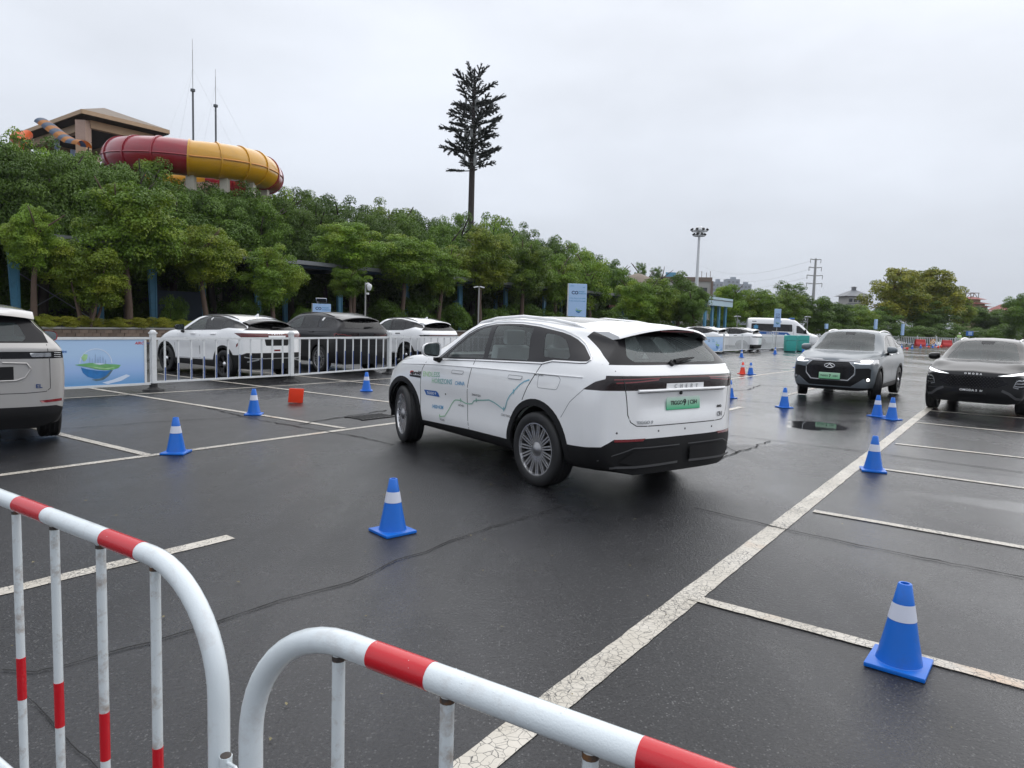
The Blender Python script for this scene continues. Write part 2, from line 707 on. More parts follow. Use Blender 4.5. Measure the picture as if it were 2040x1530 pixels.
        return mesh_obj(name, bm, mat, parent, 'all')

WHEELS = {}
def wheel_meshes(key, Rw, Rr, wid, style):
    if key in WHEELS:
        return WHEELS[key]
    h = wid / 2
    bm = bmesh.new()
    prof = [(Rr, -h * 0.9), (Rr + 0.012, -h * 0.97), (Rr + (Rw - Rr) * 0.55, -h), (Rw - 0.018, -h * 0.93), (Rw - 0.004, -h * 0.80)]
    for g in (-0.45, 0.0, 0.45):
        prof += [(Rw, (g - 0.16) * h), (Rw - 0.006, (g - 0.13) * h), (Rw - 0.006, (g + 0.13) * h), (Rw, (g + 0.16) * h)]
    prof += [(Rw - 0.004, h * 0.80), (Rw - 0.018, h * 0.93), (Rr + (Rw - Rr) * 0.55, h), (Rr + 0.012, h * 0.97), (Rr, h * 0.9)]
    bm_lathe(bm, prof, 48, 'y')
    bmesh.ops.recalc_face_normals(bm, faces=bm.faces[:])
    tyre = bpy.data.meshes.new('tyre')
    bm.to_mesh(tyre)
    bm.free()
    tyre.materials.append(MATS['rubber'])
    tyre.polygons.foreach_set('use_smooth', [True] * len(tyre.polygons))
    tyre.set_sharp_from_angle(angle=R(45))
    # outer face at +y
    bm = bmesh.new()
    fy = h * 0.86
    bm_lathe(bm, [(Rr + 0.001, fy - 0.004), (Rr + 0.002, fy + 0.006), (Rr - 0.010, fy + 0.006), (Rr - 0.016, fy - 0.02)], 48, 'y')
    n = style['n']
    for i in range(n):
        a = 2 * PI * i / n
        tw = style.get('twist', 0.0)
        for s in ((-1, 1) if style.get('pair') else (0,)):
            r0, r1 = style.get('r0', 0.06), Rr - 0.008
            w0, w1 = style.get('w0', 0.014), style.get('w1', 0.02)
            a0 = a + s * style.get('g0', 0.05)
            a1 = a + tw + s * style.get('g1', 0.05)
            pts = []
            for t in (0.0, 0.35, 0.7, 1.0):
                r = r0 + (r1 - r0) * t
                an = a0 + (a1 - a0) * t
                w = w0 + (w1 - w0) * t
                yy = fy - 0.004 - style.get('dish', 0.02) * math.sin(PI * t) * 0.6 - (0.012 if t == 0 else 0)
                er = Vector((math.cos(an), 0, math.sin(an)))
                et = Vector((-math.sin(an), 0, math.cos(an)))
                pts.append([bm.verts.new(er * r + et * w / 2 + Vector((0, yy, 0))), bm.verts.new(er * r - et * w / 2 + Vector((0, yy, 0))),
                            bm.verts.new(er * r - et * w / 2 + Vector((0, yy - 0.03, 0))), bm.verts.new(er * r + et * w / 2 + Vector((0, yy - 0.03, 0)))])
            for k in range(3):
                for e in range(4):
                    bm.faces.new((pts[k][e], pts[k][(e + 1) % 4], pts[k + 1][(e + 1) % 4], pts[k + 1][e]))
    bmesh.ops.recalc_face_normals(bm, faces=bm.faces[:])
    rim = bpy.data.meshes.new('rim')
    bm.to_mesh(rim)
    bm.free()
    rim.materials.append(MATS[style.get('mat', 'alloy')])
    bm = bmesh.new()
    bm_lathe(bm, [(0.001, fy + 0.012), (0.03, fy + 0.012), (0.036, fy + 0.004), (style.get('r0', 0.06) + 0.012, fy - 0.004), (style.get('r0', 0.06) + 0.014, fy - 0.03)], 24, 'y')
    bmesh.ops.recalc_face_normals(bm, faces=bm.faces[:])
    hub = bpy.data.meshes.new('hub')
    bm.to_mesh(hub)
    bm.free()
    hub.materials.append(MATS[style.get('hubmat', 'alloy')])
    hub.polygons.foreach_set('use_smooth', [True] * len(hub.polygons))
    bm = bmesh.new()      # barrel and brake disc behind the spokes
    bm_lathe(bm, [(Rr - 0.004, fy - 0.015), (Rr - 0.03, fy - 0.05), (Rr - 0.035, -h * 0.8), (0.02, -h * 0.8)], 32, 'y')
    bm_lathe(bm, [(0.02, 0.022), (Rr * 0.66, 0.022), (Rr * 0.66, 0.0), (0.02, 0.0)], 32, 'y')
    bmesh.ops.recalc_face_normals(bm, faces=bm.faces[:])
    barrel = bpy.data.meshes.new('barrel')
    bm.to_mesh(barrel)
    bm.free()
    barrel.materials.append(MATS['dark_metal'])
    WHEELS[key] = (tyre, rim, hub, barrel)
    return WHEELS[key]
def add_wheel(root, key, Rw, Rr, wid, style, x, y, steer=0.0):
    t, r, hb, br = wheel_meshes(key, Rw, Rr, wid, style)
    o = link('wheel', t, None, root)
    o.location = (x, y, Rw)
    o.rotation_euler = (0, 0, steer + (PI if y < 0 else 0))
    link('rim', r, None, o)
    link('hub_cap', hb, None, o)
    link('brake_disc', br, None, o)
    return o

def place_from_wheels(p_rear, p_front, xa_rear, side_y):
    """car origin and heading from the ground contact of its two wheels on one side"""
    d = (p_front - p_rear)
    d.z = 0
    d.normalize()
    head = math.atan2(d.y, d.x)
    left = Vector((-d.y, d.x, 0))
    o = p_rear - d * xa_rear - left * side_y
    o.z = 0
    return o, head

def suv_spec(xr=-2.44, xf=2.36, ra=-1.41, fa=1.41, W=0.965, belt=1.08, roof=1.69, hood=1.11, nose=0.93, cowl=1.25, header=0.30,
             tail_z=1.555, rear_belt=None, roof_peak=-0.2, gh=0.70, dr=None, df=None, bottom=0.24, tailw=0.92, shoulder=1.0, nosew=0.80, a_top=None, nx=64):
    """feature lines of an SUV-like body: rear end, rear quarter, rear axle, doors, A-pillar, cowl, front axle, nose"""
    rb = rear_belt or belt + 0.02
    ym = (header + cowl) / 2
    X = [xr, xr + 0.24, xr + 0.55, ra, ra + 0.5, roof_peak, header, ym, cowl - 0.02, fa + 0.10, fa + 0.5, xf - 0.12, xf]
    drop = roof - tail_z
    rz = [tail_z, tail_z + drop * 0.16, tail_z + drop * 0.40, tail_z + drop * 0.74, roof - 0.004, roof, roof - 0.035]
    zc = rz + [(roof - 0.035 + hood + 0.015) / 2 + 0.01, hood + 0.015, hood - 0.012, (hood * 0.56 + nose * 0.44), nose + 0.035, nose]
    n = len(X)
    def row(vals):
        return list(vals)
    k = []
    sW = W
    k.append((row([0.60] * n), [bottom] * n))
    k.append((row([tailw - 0.12, 0.84, 0.87, 0.88, 0.88, 0.88, 0.88, 0.88, 0.88, 0.87, 0.84, 0.74, nosew - 0.08]), [bottom + 0.06, bottom + 0.03] + [bottom + 0.02] * (n - 4) + [bottom + 0.02, bottom + 0.03]))
    k.append(([tailw - 0.03, sW - 0.03, sW - 0.012, sW - 0.01, sW - 0.02, sW - 0.025, sW - 0.025, sW - 0.02, sW - 0.015, sW - 0.01, sW - 0.03, nosew + 0.04, nosew], [0.48] * n))
    k.append(([tailw - 0.01, sW - 0.01, sW - 0.002, sW, sW - 0.022, sW - 0.03, sW - 0.03, sW - 0.022, sW - 0.012, sW - 0.004, sW - 0.025, nosew + 0.045, nosew + 0.005], [0.66] * n))
    k.append(([tailw, sW - 0.005, sW, sW, sW - 0.004, sW - 0.008, sW - 0.008, sW - 0.008, sW - 0.006, sW - 0.012, sW - 0.045, nosew + 0.03, nosew - 0.01],
              [0.86] * 9 + [0.84, 0.80, 0.76, 0.74]))
    sh = shoulder
    k.append(([tailw - 0.02, sW - 0.03, sW - 0.018, sW - 0.018, sW - 0.022, sW - 0.026, sW - 0.026, sW - 0.026, sW - 0.028, sW - 0.045, sW - 0.085, nosew - 0.005, nosew - 0.035],
              [sh - 0.005, sh, sh, sh - 0.002, sh - 0.004, sh - 0.006, sh - 0.008, sh - 0.012, sh - 0.02, sh - 0.05, nose - 0.03, nose - 0.08, nose - 0.10]))
    k.append(([tailw - 0.07, sW - 0.075, sW - 0.065, sW - 0.062, sW - 0.06, sW - 0.062, sW - 0.065, sW - 0.07, sW - 0.075, sW - 0.10, sW - 0.15, nosew - 0.05, nosew - 0.075],
              [rb - 0.01, rb, rb, rb - 0.005, belt, belt, belt - 0.005, belt - 0.008, belt - 0.015, hood - 0.055, nose + 0.01, nose - 0.045, nose - 0.065]))
    # cant rail / fender top
    at = a_top or rz[6] - 0.13
    z7 = [tail_z - 0.16, rz[1] - 0.16, rz[2] - 0.15, rz[3] - 0.13, rz[4] - 0.115, rz[5] - 0.115, at,
          belt + 0.045, belt - 0.005, hood - 0.03, nose + 0.045, nose - 0.02, nose - 0.042]
    k.append(([gh - 0.06, gh - 0.045, gh - 0.03, gh - 0.01, gh, gh, gh + 0.015, gh + 0.145, gh + 0.135, gh + 0.10, gh + 0.03, nosew - 0.11, nosew - 0.13], z7))
    z8 = [tail_z - 0.075, rz[1] - 0.075, rz[2] - 0.072, rz[3] - 0.066, rz[4] - 0.06, rz[5] - 0.06, at + 0.08,
          max(belt + 0.15, hood + 0.15), hood + 0.0, hood - 0.018, nose + 0.06, nose - 0.002, nose - 0.024]
    k.append(([gh - 0.13, gh - 0.115, gh - 0.10, gh - 0.09, gh - 0.085, gh - 0.085, gh - 0.07, gh + 0.045, gh + 0.05, gh + 0.0, gh - 0.06, nosew - 0.20, nosew - 0.22], z8))
    z9 = [z - 0.014 for z in zc]
    k.append(([0.32, 0.33, 0.33, 0.33, 0.33, 0.33, 0.34, 0.37, 0.40, 0.39, 0.37, 0.34, 0.32], z9))
    k.append(([0.0] * n, zc))
    def dr0(y, z):
        t = min(1.0, max(0.0, (z - 1.0) / 0.55))
        s = 0.03 * max(0.0, (0.55 - z) / 0.3)
        return 0.30 * t**1.3 + s + 0.20 * (y / 0.92)**4
    def df0(y, z):
        return -0.30 * (y / 0.85)**2.6 - 0.10 * max(0, (z - 0.72) / 0.22)**1.5 - 0.12 * max(0, (0.55 - z) / 0.3)**1.5
    return dict(x=X, f=k, dr=dr or dr0, df=df or df0, nx=nx)
def mirror(poly):
    return [(-p[0], p[1]) for p in poly][::-1]
def make_seats(root, mat, xs=((0.15, 0.42), (0.15, -0.42), (-0.75, 0.42), (-0.75, -0.42)), z=0.55):
    for (x, y) in xs:
        bm = bmesh.new()
        bm_box(bm, (x + 0.25, y, z), (0.5, 0.5, 0.16))
        bm_box(bm, (x - 0.05, y, z + 0.36), (0.13, 0.48, 0.66), Matrix.Rotation(R(-14), 3, 'Y'))
        bm_box(bm, (x - 0.16, y, z + 0.78), (0.09, 0.26, 0.17), Matrix.Rotation(R(-8), 3, 'Y'))
        bevel_all(bm, 0.035, 2)
        mesh_obj('seat', bm, mat, root, True)
def make_interior(root, zfloor=0.42, x0=-2.0, x1=1.15, mat='interior', dash_x=0.85, half=0.78):
    bm = bmesh.new()
    bm_box(bm, ((x0 + x1) / 2, 0, zfloor), (x1 - x0, half * 2, 0.05))
    mesh_obj('cabin_floor', bm, 'interior_dark', root)
    bm = bmesh.new()
    bm_prism(bm, [(dash_x - 0.1, 0.55), (dash_x - 0.12, 0.92), (dash_x + 0.02, 1.03), (dash_x + 0.38, 1.02), (dash_x + 0.4, 0.55)], -half, half, 'y')
    bmesh.ops.recalc_face_normals(bm, faces=bm.faces[:])
    mesh_obj('dashboard', bm, 'interior_dark', root)
    bm = bmesh.new()
    ring = [Vector((dash_x - 0.25 + 0.07 * math.sin(a), 0.40 + 0.175 * math.cos(a), 0.98 + 0.165 * math.sin(a))) for a in [2 * PI * i / 20 for i in range(20)]]
    bm_tube(bm, ring, 0.016, 8, closed=True)
    bm_tube(bm, [(dash_x - 0.25, 0.24, 0.97), (dash_x - 0.22, 0.40, 0.96), (dash_x - 0.25, 0.56, 0.97)], 0.018, 6)
    bm_tube(bm, [(dash_x - 0.22, 0.40, 0.96), (dash_x + 0.05, 0.40, 0.90)], 0.03, 6)
    mesh_obj('steering_wheel', bm, 'interior_dark', root, True)
def underbody(root, xr, xf, z, half=0.70):
    bm = bmesh.new()
    bm_box(bm, ((xr + xf) / 2, 0, z), (xf - xr, half * 2, 0.06))
    mesh_obj('underbody', bm, 'plastic_black', root)
def wheel_well(root, x, s, r, Rw, y_in=0.52, y_out=0.90):
    bm = bmesh.new()
    pr = [circle(x, Rw, r, 20, R(-10), R(190))]
    a = [bm.verts.new((p[0], s * y_in, p[1])) for p in pr[0]]
    b = [bm.verts.new((p[0], s * y_out, p[1])) for p in pr[0]]
    for i in range(len(a) - 1):
        bm.faces.new((a[i], a[i + 1], b[i + 1], b[i]))
    bm.faces.new(a)
    mesh_obj('wheel_well', bm, 'plastic_black', root)
def mirror_part(root, x, y, z, s, mat_shell, mat_glass='mirror_glass', L=0.13, w=0.23, h=0.16):
    """door mirror: shell, glass facing backwards, stalk"""
    bm = bmesh.new()
    n = 14
    rings = []
    for (dx, k) in ((0.0, 1.0), (0.03, 1.03), (0.08, 0.92), (0.12, 0.66), (0.135, 0.30)):
        ring = []
        for i in range(n):
            a = 2 * PI * i / n
            cy, cz = math.cos(a), math.sin(a)
            e = 0.55
            yy = math.copysign(abs(cy)**e, cy) * w / 2 * k
            zz = math.copysign(abs(cz)**e, cz) * h / 2 * k * (1.0 - 0.22 * cy * s)
            ring.append(bm.verts.new((x + dx, y + s * 0.11 + yy, z + zz)))
        rings.append(ring)
    for i in range(len(rings) - 1):
        for k in range(n):
            bm.faces.new((rings[i][k], rings[i][(k + 1) % n], rings[i + 1][(k + 1) % n], rings[i + 1][k]))
    bm.faces.new(rings[-1])
    inner = [bm.verts.new(v.co + Vector((0.012, 0, 0)) + (Vector((x, y + s * 0.11, z)) - v.co) * 0.10) for v in rings[0]]
    for k in range(n):
        bm.faces.new((rings[0][k], rings[0][(k + 1) % n], inner[(k + 1) % n], inner[k]))
    bmesh.ops.recalc_face_normals(bm, faces=bm.faces[:])
    m = mesh_obj('door_mirror', bm, mat_shell, root, True)
    bm = bmesh.new()
    bm.faces.new([bm.verts.new(v) for v in [(x + 0.012, y + s * 0.11 + math.copysign(abs(math.cos(2 * PI * i / n))**0.55, math.cos(2 * PI * i / n)) * w / 2 * 0.9,
                  z + math.copysign(abs(math.sin(2 * PI * i / n))**0.55, math.sin(2 * PI * i / n)) * h / 2 * 0.9 * (1 - 0.22 * math.cos(2 * PI * i / n) * s)) for i in range(n)]])
    mesh_obj('mirror_glass', bm, mat_glass, m)
    bm = bmesh.new()
    bm_tube(bm, [(x + 0.04, y - s * 0.05, z - h / 2 - 0.05), (x + 0.05, y + s * 0.05, z - h / 2 - 0.01)], 0.035, 8)
    mesh_obj('mirror_stalk', bm, 'plastic_black', m, True)
    return m
# ------------------------------------------------------------------ material list
pmat('paint_white', (0.90, 0.905, 0.91), 0.28, coat=1.0, coat_rough=0.03, var=0.02, dirt=(0.58, 0.57, 0.55), dirt_amt=0.10, dirt_scale=2.2)
pmat('paint_grey', (0.155, 0.178, 0.198), 0.42, metal=0.15, spec=0.35, coat=0.45, coat_rough=0.04, var=0.03)
pmat('paint_black', (0.008, 0.008, 0.009), 0.30, spec=0.3, coat=0.35, coat_rough=0.04, var=0.1)
pmat('paint_dark', (0.012, 0.012, 0.014), 0.30, spec=0.3, coat=0.35, coat_rough=0.03, var=0.1)
pmat('paint_beige', (0.42, 0.405, 0.39), 0.33, metal=0.3, coat=1.0, coat_rough=0.04, var=0.03)
pmat('paint_silver', (0.40, 0.42, 0.45), 0.3, metal=0.4, coat=1.0, coat_rough=0.04, var=0.03)
pmat('paint_red', (0.42, 0.02, 0.03), 0.3, coat=1.0, var=0.05)
pmat('gloss_black', (0.010, 0.010, 0.012), 0.12, spec=0.4, var=0.1)
pmat('pillar_black', (0.016, 0.015, 0.017), 0.28, spec=0.28, var=0.1)
pmat('plastic_black', (0.013, 0.013, 0.014), 0.55, spec=0.25, var=0.2, bump=0.08, bscale=400)
pmat('plastic_grey', (0.075, 0.075, 0.078), 0.45, var=0.15)
pmat('rubber', (0.014, 0.014, 0.015), 0.55, var=0.25, scale=30, bump=0.1, bscale=120)
pmat('seam', (0.03, 0.03, 0.032), 0.6)
pmat('seam_grey', (0.22, 0.23, 0.24), 0.6)
pmat('alloy', (0.72, 0.72, 0.73), 0.26, metal=0.9, var=0.05)
pmat('alloy_mid', (0.30, 0.30, 0.31), 0.35, metal=0.8, var=0.05)
pmat('alloy_dark', (0.035, 0.035, 0.037), 0.30, metal=0.6, var=0.1)
pmat('dark_metal', (0.022, 0.022, 0.023), 0.5, metal=0.5)
pmat('chrome', (0.75, 0.75, 0.76), 0.12, metal=1.0, var=0.02)
pmat('satin', (0.55, 0.56, 0.57), 0.30, metal=0.9, var=0.03)
pmat('mirror_glass', (0.25, 0.28, 0.29), 0.03, metal=1.0, var=0.02)
pmat('interior', (0.50, 0.52, 0.52), 0.75, var=0.1)
pmat('interior_dark', (0.03, 0.03, 0.032), 0.7, var=0.2)
pmat('tail_red', (0.09, 0.008, 0.010), 0.10, spec=0.4, coat=0.3, var=0.4, scale=14)
pmat('tail_smoke', (0.016, 0.008, 0.008), 0.10, spec=0.4, coat=0.3, var=0.6, scale=20)
pmat('reflector_red', (0.20, 0.015, 0.02), 0.15, coat=1.0, var=0.2)
pmat('lamp_on', (0.9, 0.9, 0.9), 0.3, emit=(1.0, 0.97, 0.92), estr=2.6, var=0.0)
pmat('lamp_drl', (0.9, 0.9, 0.9), 0.3, emit=(0.93, 0.96, 1.0), estr=1.6, var=0.0)
pmat('lamp_clear', (0.35, 0.36, 0.38), 0.08, metal=0.6, coat=1.0, var=0.3, scale=20)
pmat('white_print', (0.80, 0.80, 0.80), 0.5, var=0.02)
pmat('black_print', (0.015, 0.015, 0.016), 0.5)
pmat('red_print', (0.55, 0.03, 0.03), 0.5)
pmat('blue_print', (0.03, 0.13, 0.42), 0.45, var=0.04)
pmat('cyan_print', (0.08, 0.32, 0.55), 0.5, var=0.03)
pmat('grey_print', (0.25, 0.25, 0.26), 0.4, metal=0.5)
pmat('navy_print', (0.02, 0.05, 0.16), 0.5)
pmat('green_print', (0.22, 0.55, 0.25), 0.5)
glass_mat('glass_clear', (0.84, 0.92, 0.90), 0.86, 0.9, (0.20, 0.23, 0.23))
glass_mat('glass_rear', (0.88, 0.95, 0.93), 0.74, 0.9, (0.34, 0.39, 0.39))  # paler diffuse body stands in for light coming through the cabin
glass_mat('glass_tint', (0.35, 0.39, 0.39), 0.7, 1.0, (0.012, 0.013, 0.014))
glass_mat('glass_dark', (0.16, 0.17, 0.18), 0.45, 0.9, (0.010, 0.010, 0.011))
glass_mat('glass_screen', (0.62, 0.74, 0.74), 0.62, 0.75, (0.07, 0.09, 0.095))
def gradient_mat(name, c0, c1, axis, a0, a1, rough=0.4, cmid=None, coat=0.0):
    m = bpy.data.materials.new(name)
    m.use_nodes = True
    n, l = nodes_of(m)
    b = n['Principled BSDF']
    b.inputs['Roughness'].default_value = rough
    b.inputs['Coat Weight'].default_value = coat
    tc = n.new('ShaderNodeTexCoord')
    sp = n.new('ShaderNodeSeparateXYZ')
    mr = n.new('ShaderNodeMapRange')
    mr.inputs['From Min'].default_value = a0
    mr.inputs['From Max'].default_value = a1
    rp = n.new('ShaderNodeValToRGB')
    rp.color_ramp.elements[0].color = (*c0, 1)
    rp.color_ramp.elements[1].color = (*c1, 1)
    if cmid:
        e = rp.color_ramp.elements.new(0.5)
        e.color = (*cmid, 1)
    l.new(tc.outputs['Object'], sp.inputs[0])
    l.new(sp.outputs[axis], mr.inputs['Value'])
    l.new(mr.outputs[0], rp.inputs[0])
    l.new(rp.outputs[0], b.inputs['Base Color'])
    MATS[name] = m
    return m
gradient_mat('text_gradient', (0.22, 0.46, 0.60), (0.48, 0.72, 0.42), 'X', 0.05, 0.75, cmid=(0.25, 0.48, 0.45))
gradient_mat('route_gradient', (0.20, 0.48, 0.62), (0.36, 0.60, 0.38), 'X', -1.25, 0.45, cmid=(0.24, 0.46, 0.40))
gradient_mat('plate_green', (0.08, 0.48, 0.24), (0.74, 0.84, 0.78), 'Z', 0.86, 0.985, 0.35)
# ================================================================== the white SUV in the middle
def build_hero():
    ox, oy, head = 0.18, 8.62, R(126.2)
    root = thing('white_suv', 'large white SUV with route map stickers and green plate, turning among the blue cones', 'car', (ox, oy, 0), head)
    d = Vector((math.cos(head), math.sin(head), 0))
    lf = Vector((-d.y, d.x, 0))
    O = Vector((ox, oy, 0))
    C = Vector((0, 0, EYE))
    def sp(px, py, y=0.955):
        r = ray(px, py)
        t = ((O - C).dot(lf) + y) / r.dot(lf)
        P = C + r * t - O
        return (P.dot(d), P.z)
    def dr(y, z):
        t = min(1.0, max(0.0, (z - 1.14) / 0.42))
        lip = 0.035 * max(0.0, 1 - abs(z - 0.90) / 0.14)          # dished number-plate field
        low = 0.03 * max(0.0, (0.50 - z) / 0.25)
        return 0.36 * t**1.25 + lip * max(0.0, 1 - (y / 0.62)**4) + low + 0.19 * (y / 0.93)**4
    def df(y, z):
        return -0.34 * (y / 0.86)**2.6 - 0.10 * max(0, (z - 0.75) / 0.22)**1.5 - 0.10 * max(0, (0.55 - z) / 0.3)**1.5
    spec = suv_spec(xr=-2.455, xf=2.36, W=0.965, belt=1.165, rear_belt=1.235, roof=1.70, hood=1.15, nose=0.97, cowl=1.18, header=0.06,
                    tail_z=1.575, roof_peak=-0.75, gh=0.715, dr=dr, df=df, shoulder=1.085, a_top=1.50, bottom=0.27)
    S = Shell(spec)
    W = 'paint_white'
    dlo = [(0.57, 1.150), (0.374, 1.295), (0.159, 1.459), (0.03, 1.518), (-0.09, 1.553), (-0.31, 1.585), (-0.56, 1.596), (-0.81, 1.597), (-1.10, 1.578), (-1.475, 1.530),
           (-1.60, 1.505), (-1.725, 1.468), (-1.85, 1.415), (-1.94, 1.362), (-2.03, 1.31), (-2.04, 1.29), (-2.02, 1.277), (-1.95, 1.272), (-1.57, 1.264), (-1.43, 1.232), (-0.72, 1.205), (-0.3, 1.19), (0.1, 1.17)]
    pane_f = rounded([(0.43, 1.18), (0.34, 1.275), (0.14, 1.425), (-0.06, 1.525), (-0.27, 1.562), (-0.345, 1.205)], 0.03)
    pane_r = rounded([(-0.425, 1.215), (-0.36, 1.568), (-0.60, 1.578), (-1.035, 1.565), (-1.06, 1.44), (-1.17, 1.235)], 0.03)
    pane_q = rounded([(-1.395, 1.285), (-1.245, 1.52), (-1.42, 1.508), (-1.56, 1.47), (-1.64, 1.42), (-1.77, 1.31), (-1.76, 1.285)], [0.05] * 7)
    # order matters: glass area, lamps, cladding, doors, tailgate
    lamps, pillars, glass = [], [], []
    for v in 'LR':
        b = S.cut(dlo, v)
        for pn, nm in ((pane_f, 'front'), (pane_r, 'rear'), (pane_q, 'quarter')):
            g = S.cut(pn, v, bm=b)
            S.obj('side_window', g, 'glass_clear', root, -0.004, 0.0)
        S.obj('window_surround', b, 'pillar_black', root, -0.002, 0.01)
        S.strip('window_trim', [(0.62, 1.13), (0.374, 1.312), (0.159, 1.476), (0.03, 1.535), (-0.09, 1.570), (-0.31, 1.601), (-0.56, 1.612), (-0.81, 1.613), (-1.10, 1.594), (-1.475, 1.546),
                                (-1.60, 1.52), (-1.735, 1.482), (-1.86, 1.427), (-1.95, 1.374), (-2.045, 1.315), (-2.058, 1.29), (-2.03, 1.263), (-1.95, 1.257), (-1.57, 1.249), (-1.43, 1.217), (-0.72, 1.19), (-0.3, 1.175), (0.1, 1.155), (0.62, 1.13)],
                0.014, 'chrome', root, v, 0.004, round_=True)
    # rear screen with black D-pillar panels
    b = S.cut([(-0.90, 1.262), (0.90, 1.262), (0.78, 1.60), (-0.78, 1.60)], 'B', nmin=0.55)
    rg = S.cut(rounded([(-0.57, 1.29), (0.57, 1.29), (0.62, 1.335), (0.50, 1.52), (-0.50, 1.52), (-0.62, 1.335)], 0.05), 'B', bm=b, nmin=0.05)
    S.obj('rear_window', rg, 'glass_rear', root, -0.003, 0.0)
    dp = [S.cut([(-1.84, 1.56), (-1.80, 1.50), (-2.06, 1.38), (-2.285, 1.262), (-2.75, 1.262), (-2.75, 1.62), (-1.9, 1.62)], v, nmin=0.02) for v in 'LR']
    S.obj('rear_screen_surround', [b] + dp, 'pillar_black', root, -0.002, 0.01)
    # tail lamp bar wrapping to the sides
    bar = [(-0.99, 1.170), (0.99, 1.170), (0.99, 1.045), (0.50, 1.045), (0.33, 1.098), (-0.33, 1.098), (-0.50, 1.045), (-0.99, 1.045)]
    wing = [(-2.70, 1.170), (-2.36, 1.160), (-2.20, 1.11), (-2.07, 1.030), (-2.70, 1.045)]
    lb = S.cut(bar, 'B', nmin=0.5)
    ls = [S.cut(wing, v, nmin=0.02) for v in 'LR']
    S.obj('tail_lamp', [lb] + ls, 'tail_smoke', root, -0.004, 0.012)
    for s in (1, -1):
        S.strip('lamp_strip', [(s * 0.36, 1.135), (s * 0.62, 1.115), (s * 0.80, 1.105)], 0.012, 'reflector_red', root, 'B', -0.001)
        S.strip('lamp_strip', [(s * 0.34, 1.15), (s * 0.62, 1.142), (s * 0.82, 1.135)], 0.008, 'reflector_red', root, 'B', -0.001)
    S.strip('lamp_strip', [(0.34, 1.155), (-0.34, 1.155)], 0.012, 'tail_red', root, 'B', -0.001)
    # cladding
    clad = []
    for v in 'LR':
        for xa in (-1.41, 1.41):
            ring = S.cut(circle(xa, 0.372, 0.500, 44), v, nmin=0.02)
            S.cut(circle(xa, 0.372, 0.432, 44), v, bm=ring, nmin=0.02)
            S.obj('wheel_arch', ring, 'plastic_black', root, 0.006, 0.03)
        clad.append(S.cut([(0.98, 0.15), (0.95, 0.36), (-0.17, 0.393), (-0.96, 0.397), (-1.0, 0.15)], v, nmin=-0.9))
        clad.append(S.cut([(-1.80, 0.15), (-1.82, 0.475), (-2.18, 0.475), (-2.34, 0.51), (-2.75, 0.60), (-2.75, 0.15)], v, nmin=0.02))
        clad.append(S.cut([(1.85, 0.15), (1.87, 0.40), (2.2, 0.38), (2.6, 0.40), (2.6, 0.15)], v, nmin=0.02))
    clad.append(S.cut([(-1, 0.15), (1, 0.15), (1, 0.475), (0.90, 0.53), (0.80, 0.60), (-0.80, 0.60), (-0.90, 0.53), (-1, 0.475)], 'B', nmin=0.02))
    S.obj('lower_cladding', clad, 'plastic_black', root, 0.004, 0.02)
    for s in (1, -1):
        S.patch('rear_reflector', [(s * 0.80, 0.578), (s * 0.80, 0.602), (s * 0.50, 0.606), (s * 0.53, 0.582)], 'reflector_red', root, 'B', 0.010)
        S.patch('bumper_panel', rounded([(s * 0.07, 0.50), (s * 0.62, 0.50), (s * 0.76, 0.40), (s * 0.60, 0.36), (s * 0.09, 0.37)], 0.03), 'plastic_black', root, 'B', 0.028)
        S.strip('bumper_trim', [(s * 0.82, 0.355), (s * 0.60, 0.352), (s * 0.08, 0.362)], 0.022, 'plastic_grey', root, 'B', 0.03)
        S.strip('bumper_crease', [(s * 0.88, 0.40), (s * 0.80, 0.46), (s * 0.62, 0.522), (s * 0.06, 0.522)], 0.010, 'plastic_grey', root, 'B', 0.012)
    # doors
    dfront = [(0.93, 0.30), (0.93, 0.80), (0.90, 1.0), (0.78, 1.16), (0.40, 1.30), (-0.30, 1.30), (-0.215, 1.08), (-0.16, 0.88), (-0.135, 0.70), (-0.15, 0.55), (-0.17, 0.30)]
    drear = [(-0.17, 0.30), (-0.15, 0.55), (-0.135, 0.70), (-0.16, 0.88), (-0.215, 1.08), (-0.30, 1.30), (-1.44, 1.245), (-1.37, 1.12), (-1.26, 0.97), (-1.19, 0.83), (-1.06, 0.70), (-0.95, 0.52), (-0.93, 0.30)]
    for v in 'LR':
        for poly in (dfront, drear):
            dd = S.cut(poly, v, nmin=0.3)
            S.obj('door', dd, W, root, 0.0, 0.015)
        S.strip('door_seam', [(0.93, 0.37), (0.93, 0.80), (0.90, 1.0), (0.80, 1.13)], 0.010, 'seam', root, v, 0.001)
        S.strip('door_seam', [(-0.215, 1.185), (-0.205, 1.08), (-0.16, 0.88), (-0.135, 0.70), (-0.15, 0.55), (-0.17, 0.395)], 0.010, 'seam', root, v, 0.001)
        S.strip('door_seam', [(-1.43, 1.225), (-1.37, 1.12), (-1.26, 0.97), (-1.19, 0.84)], 0.010, 'seam', root, v, 0.001)
        for (x0, x1, z) in ((0.20, -0.06, 1.020), (-0.92, -1.17, 1.052)):
            S.patch('door_handle', rounded([(x0, z - 0.018), (x0 - 0.01, z + 0.018), (x1, z + 0.022), (x1 + 0.02, z - 0.014)], 0.012), W, root, v, 0.004)
            S.strip('handle_seam', rounded([(x0, z - 0.018), (x0 - 0.01, z + 0.018), (x1, z + 0.022), (x1 + 0.02, z - 0.014)], 0.012), 0.005, 'seam_grey', root, v, 0.005, closed=True)
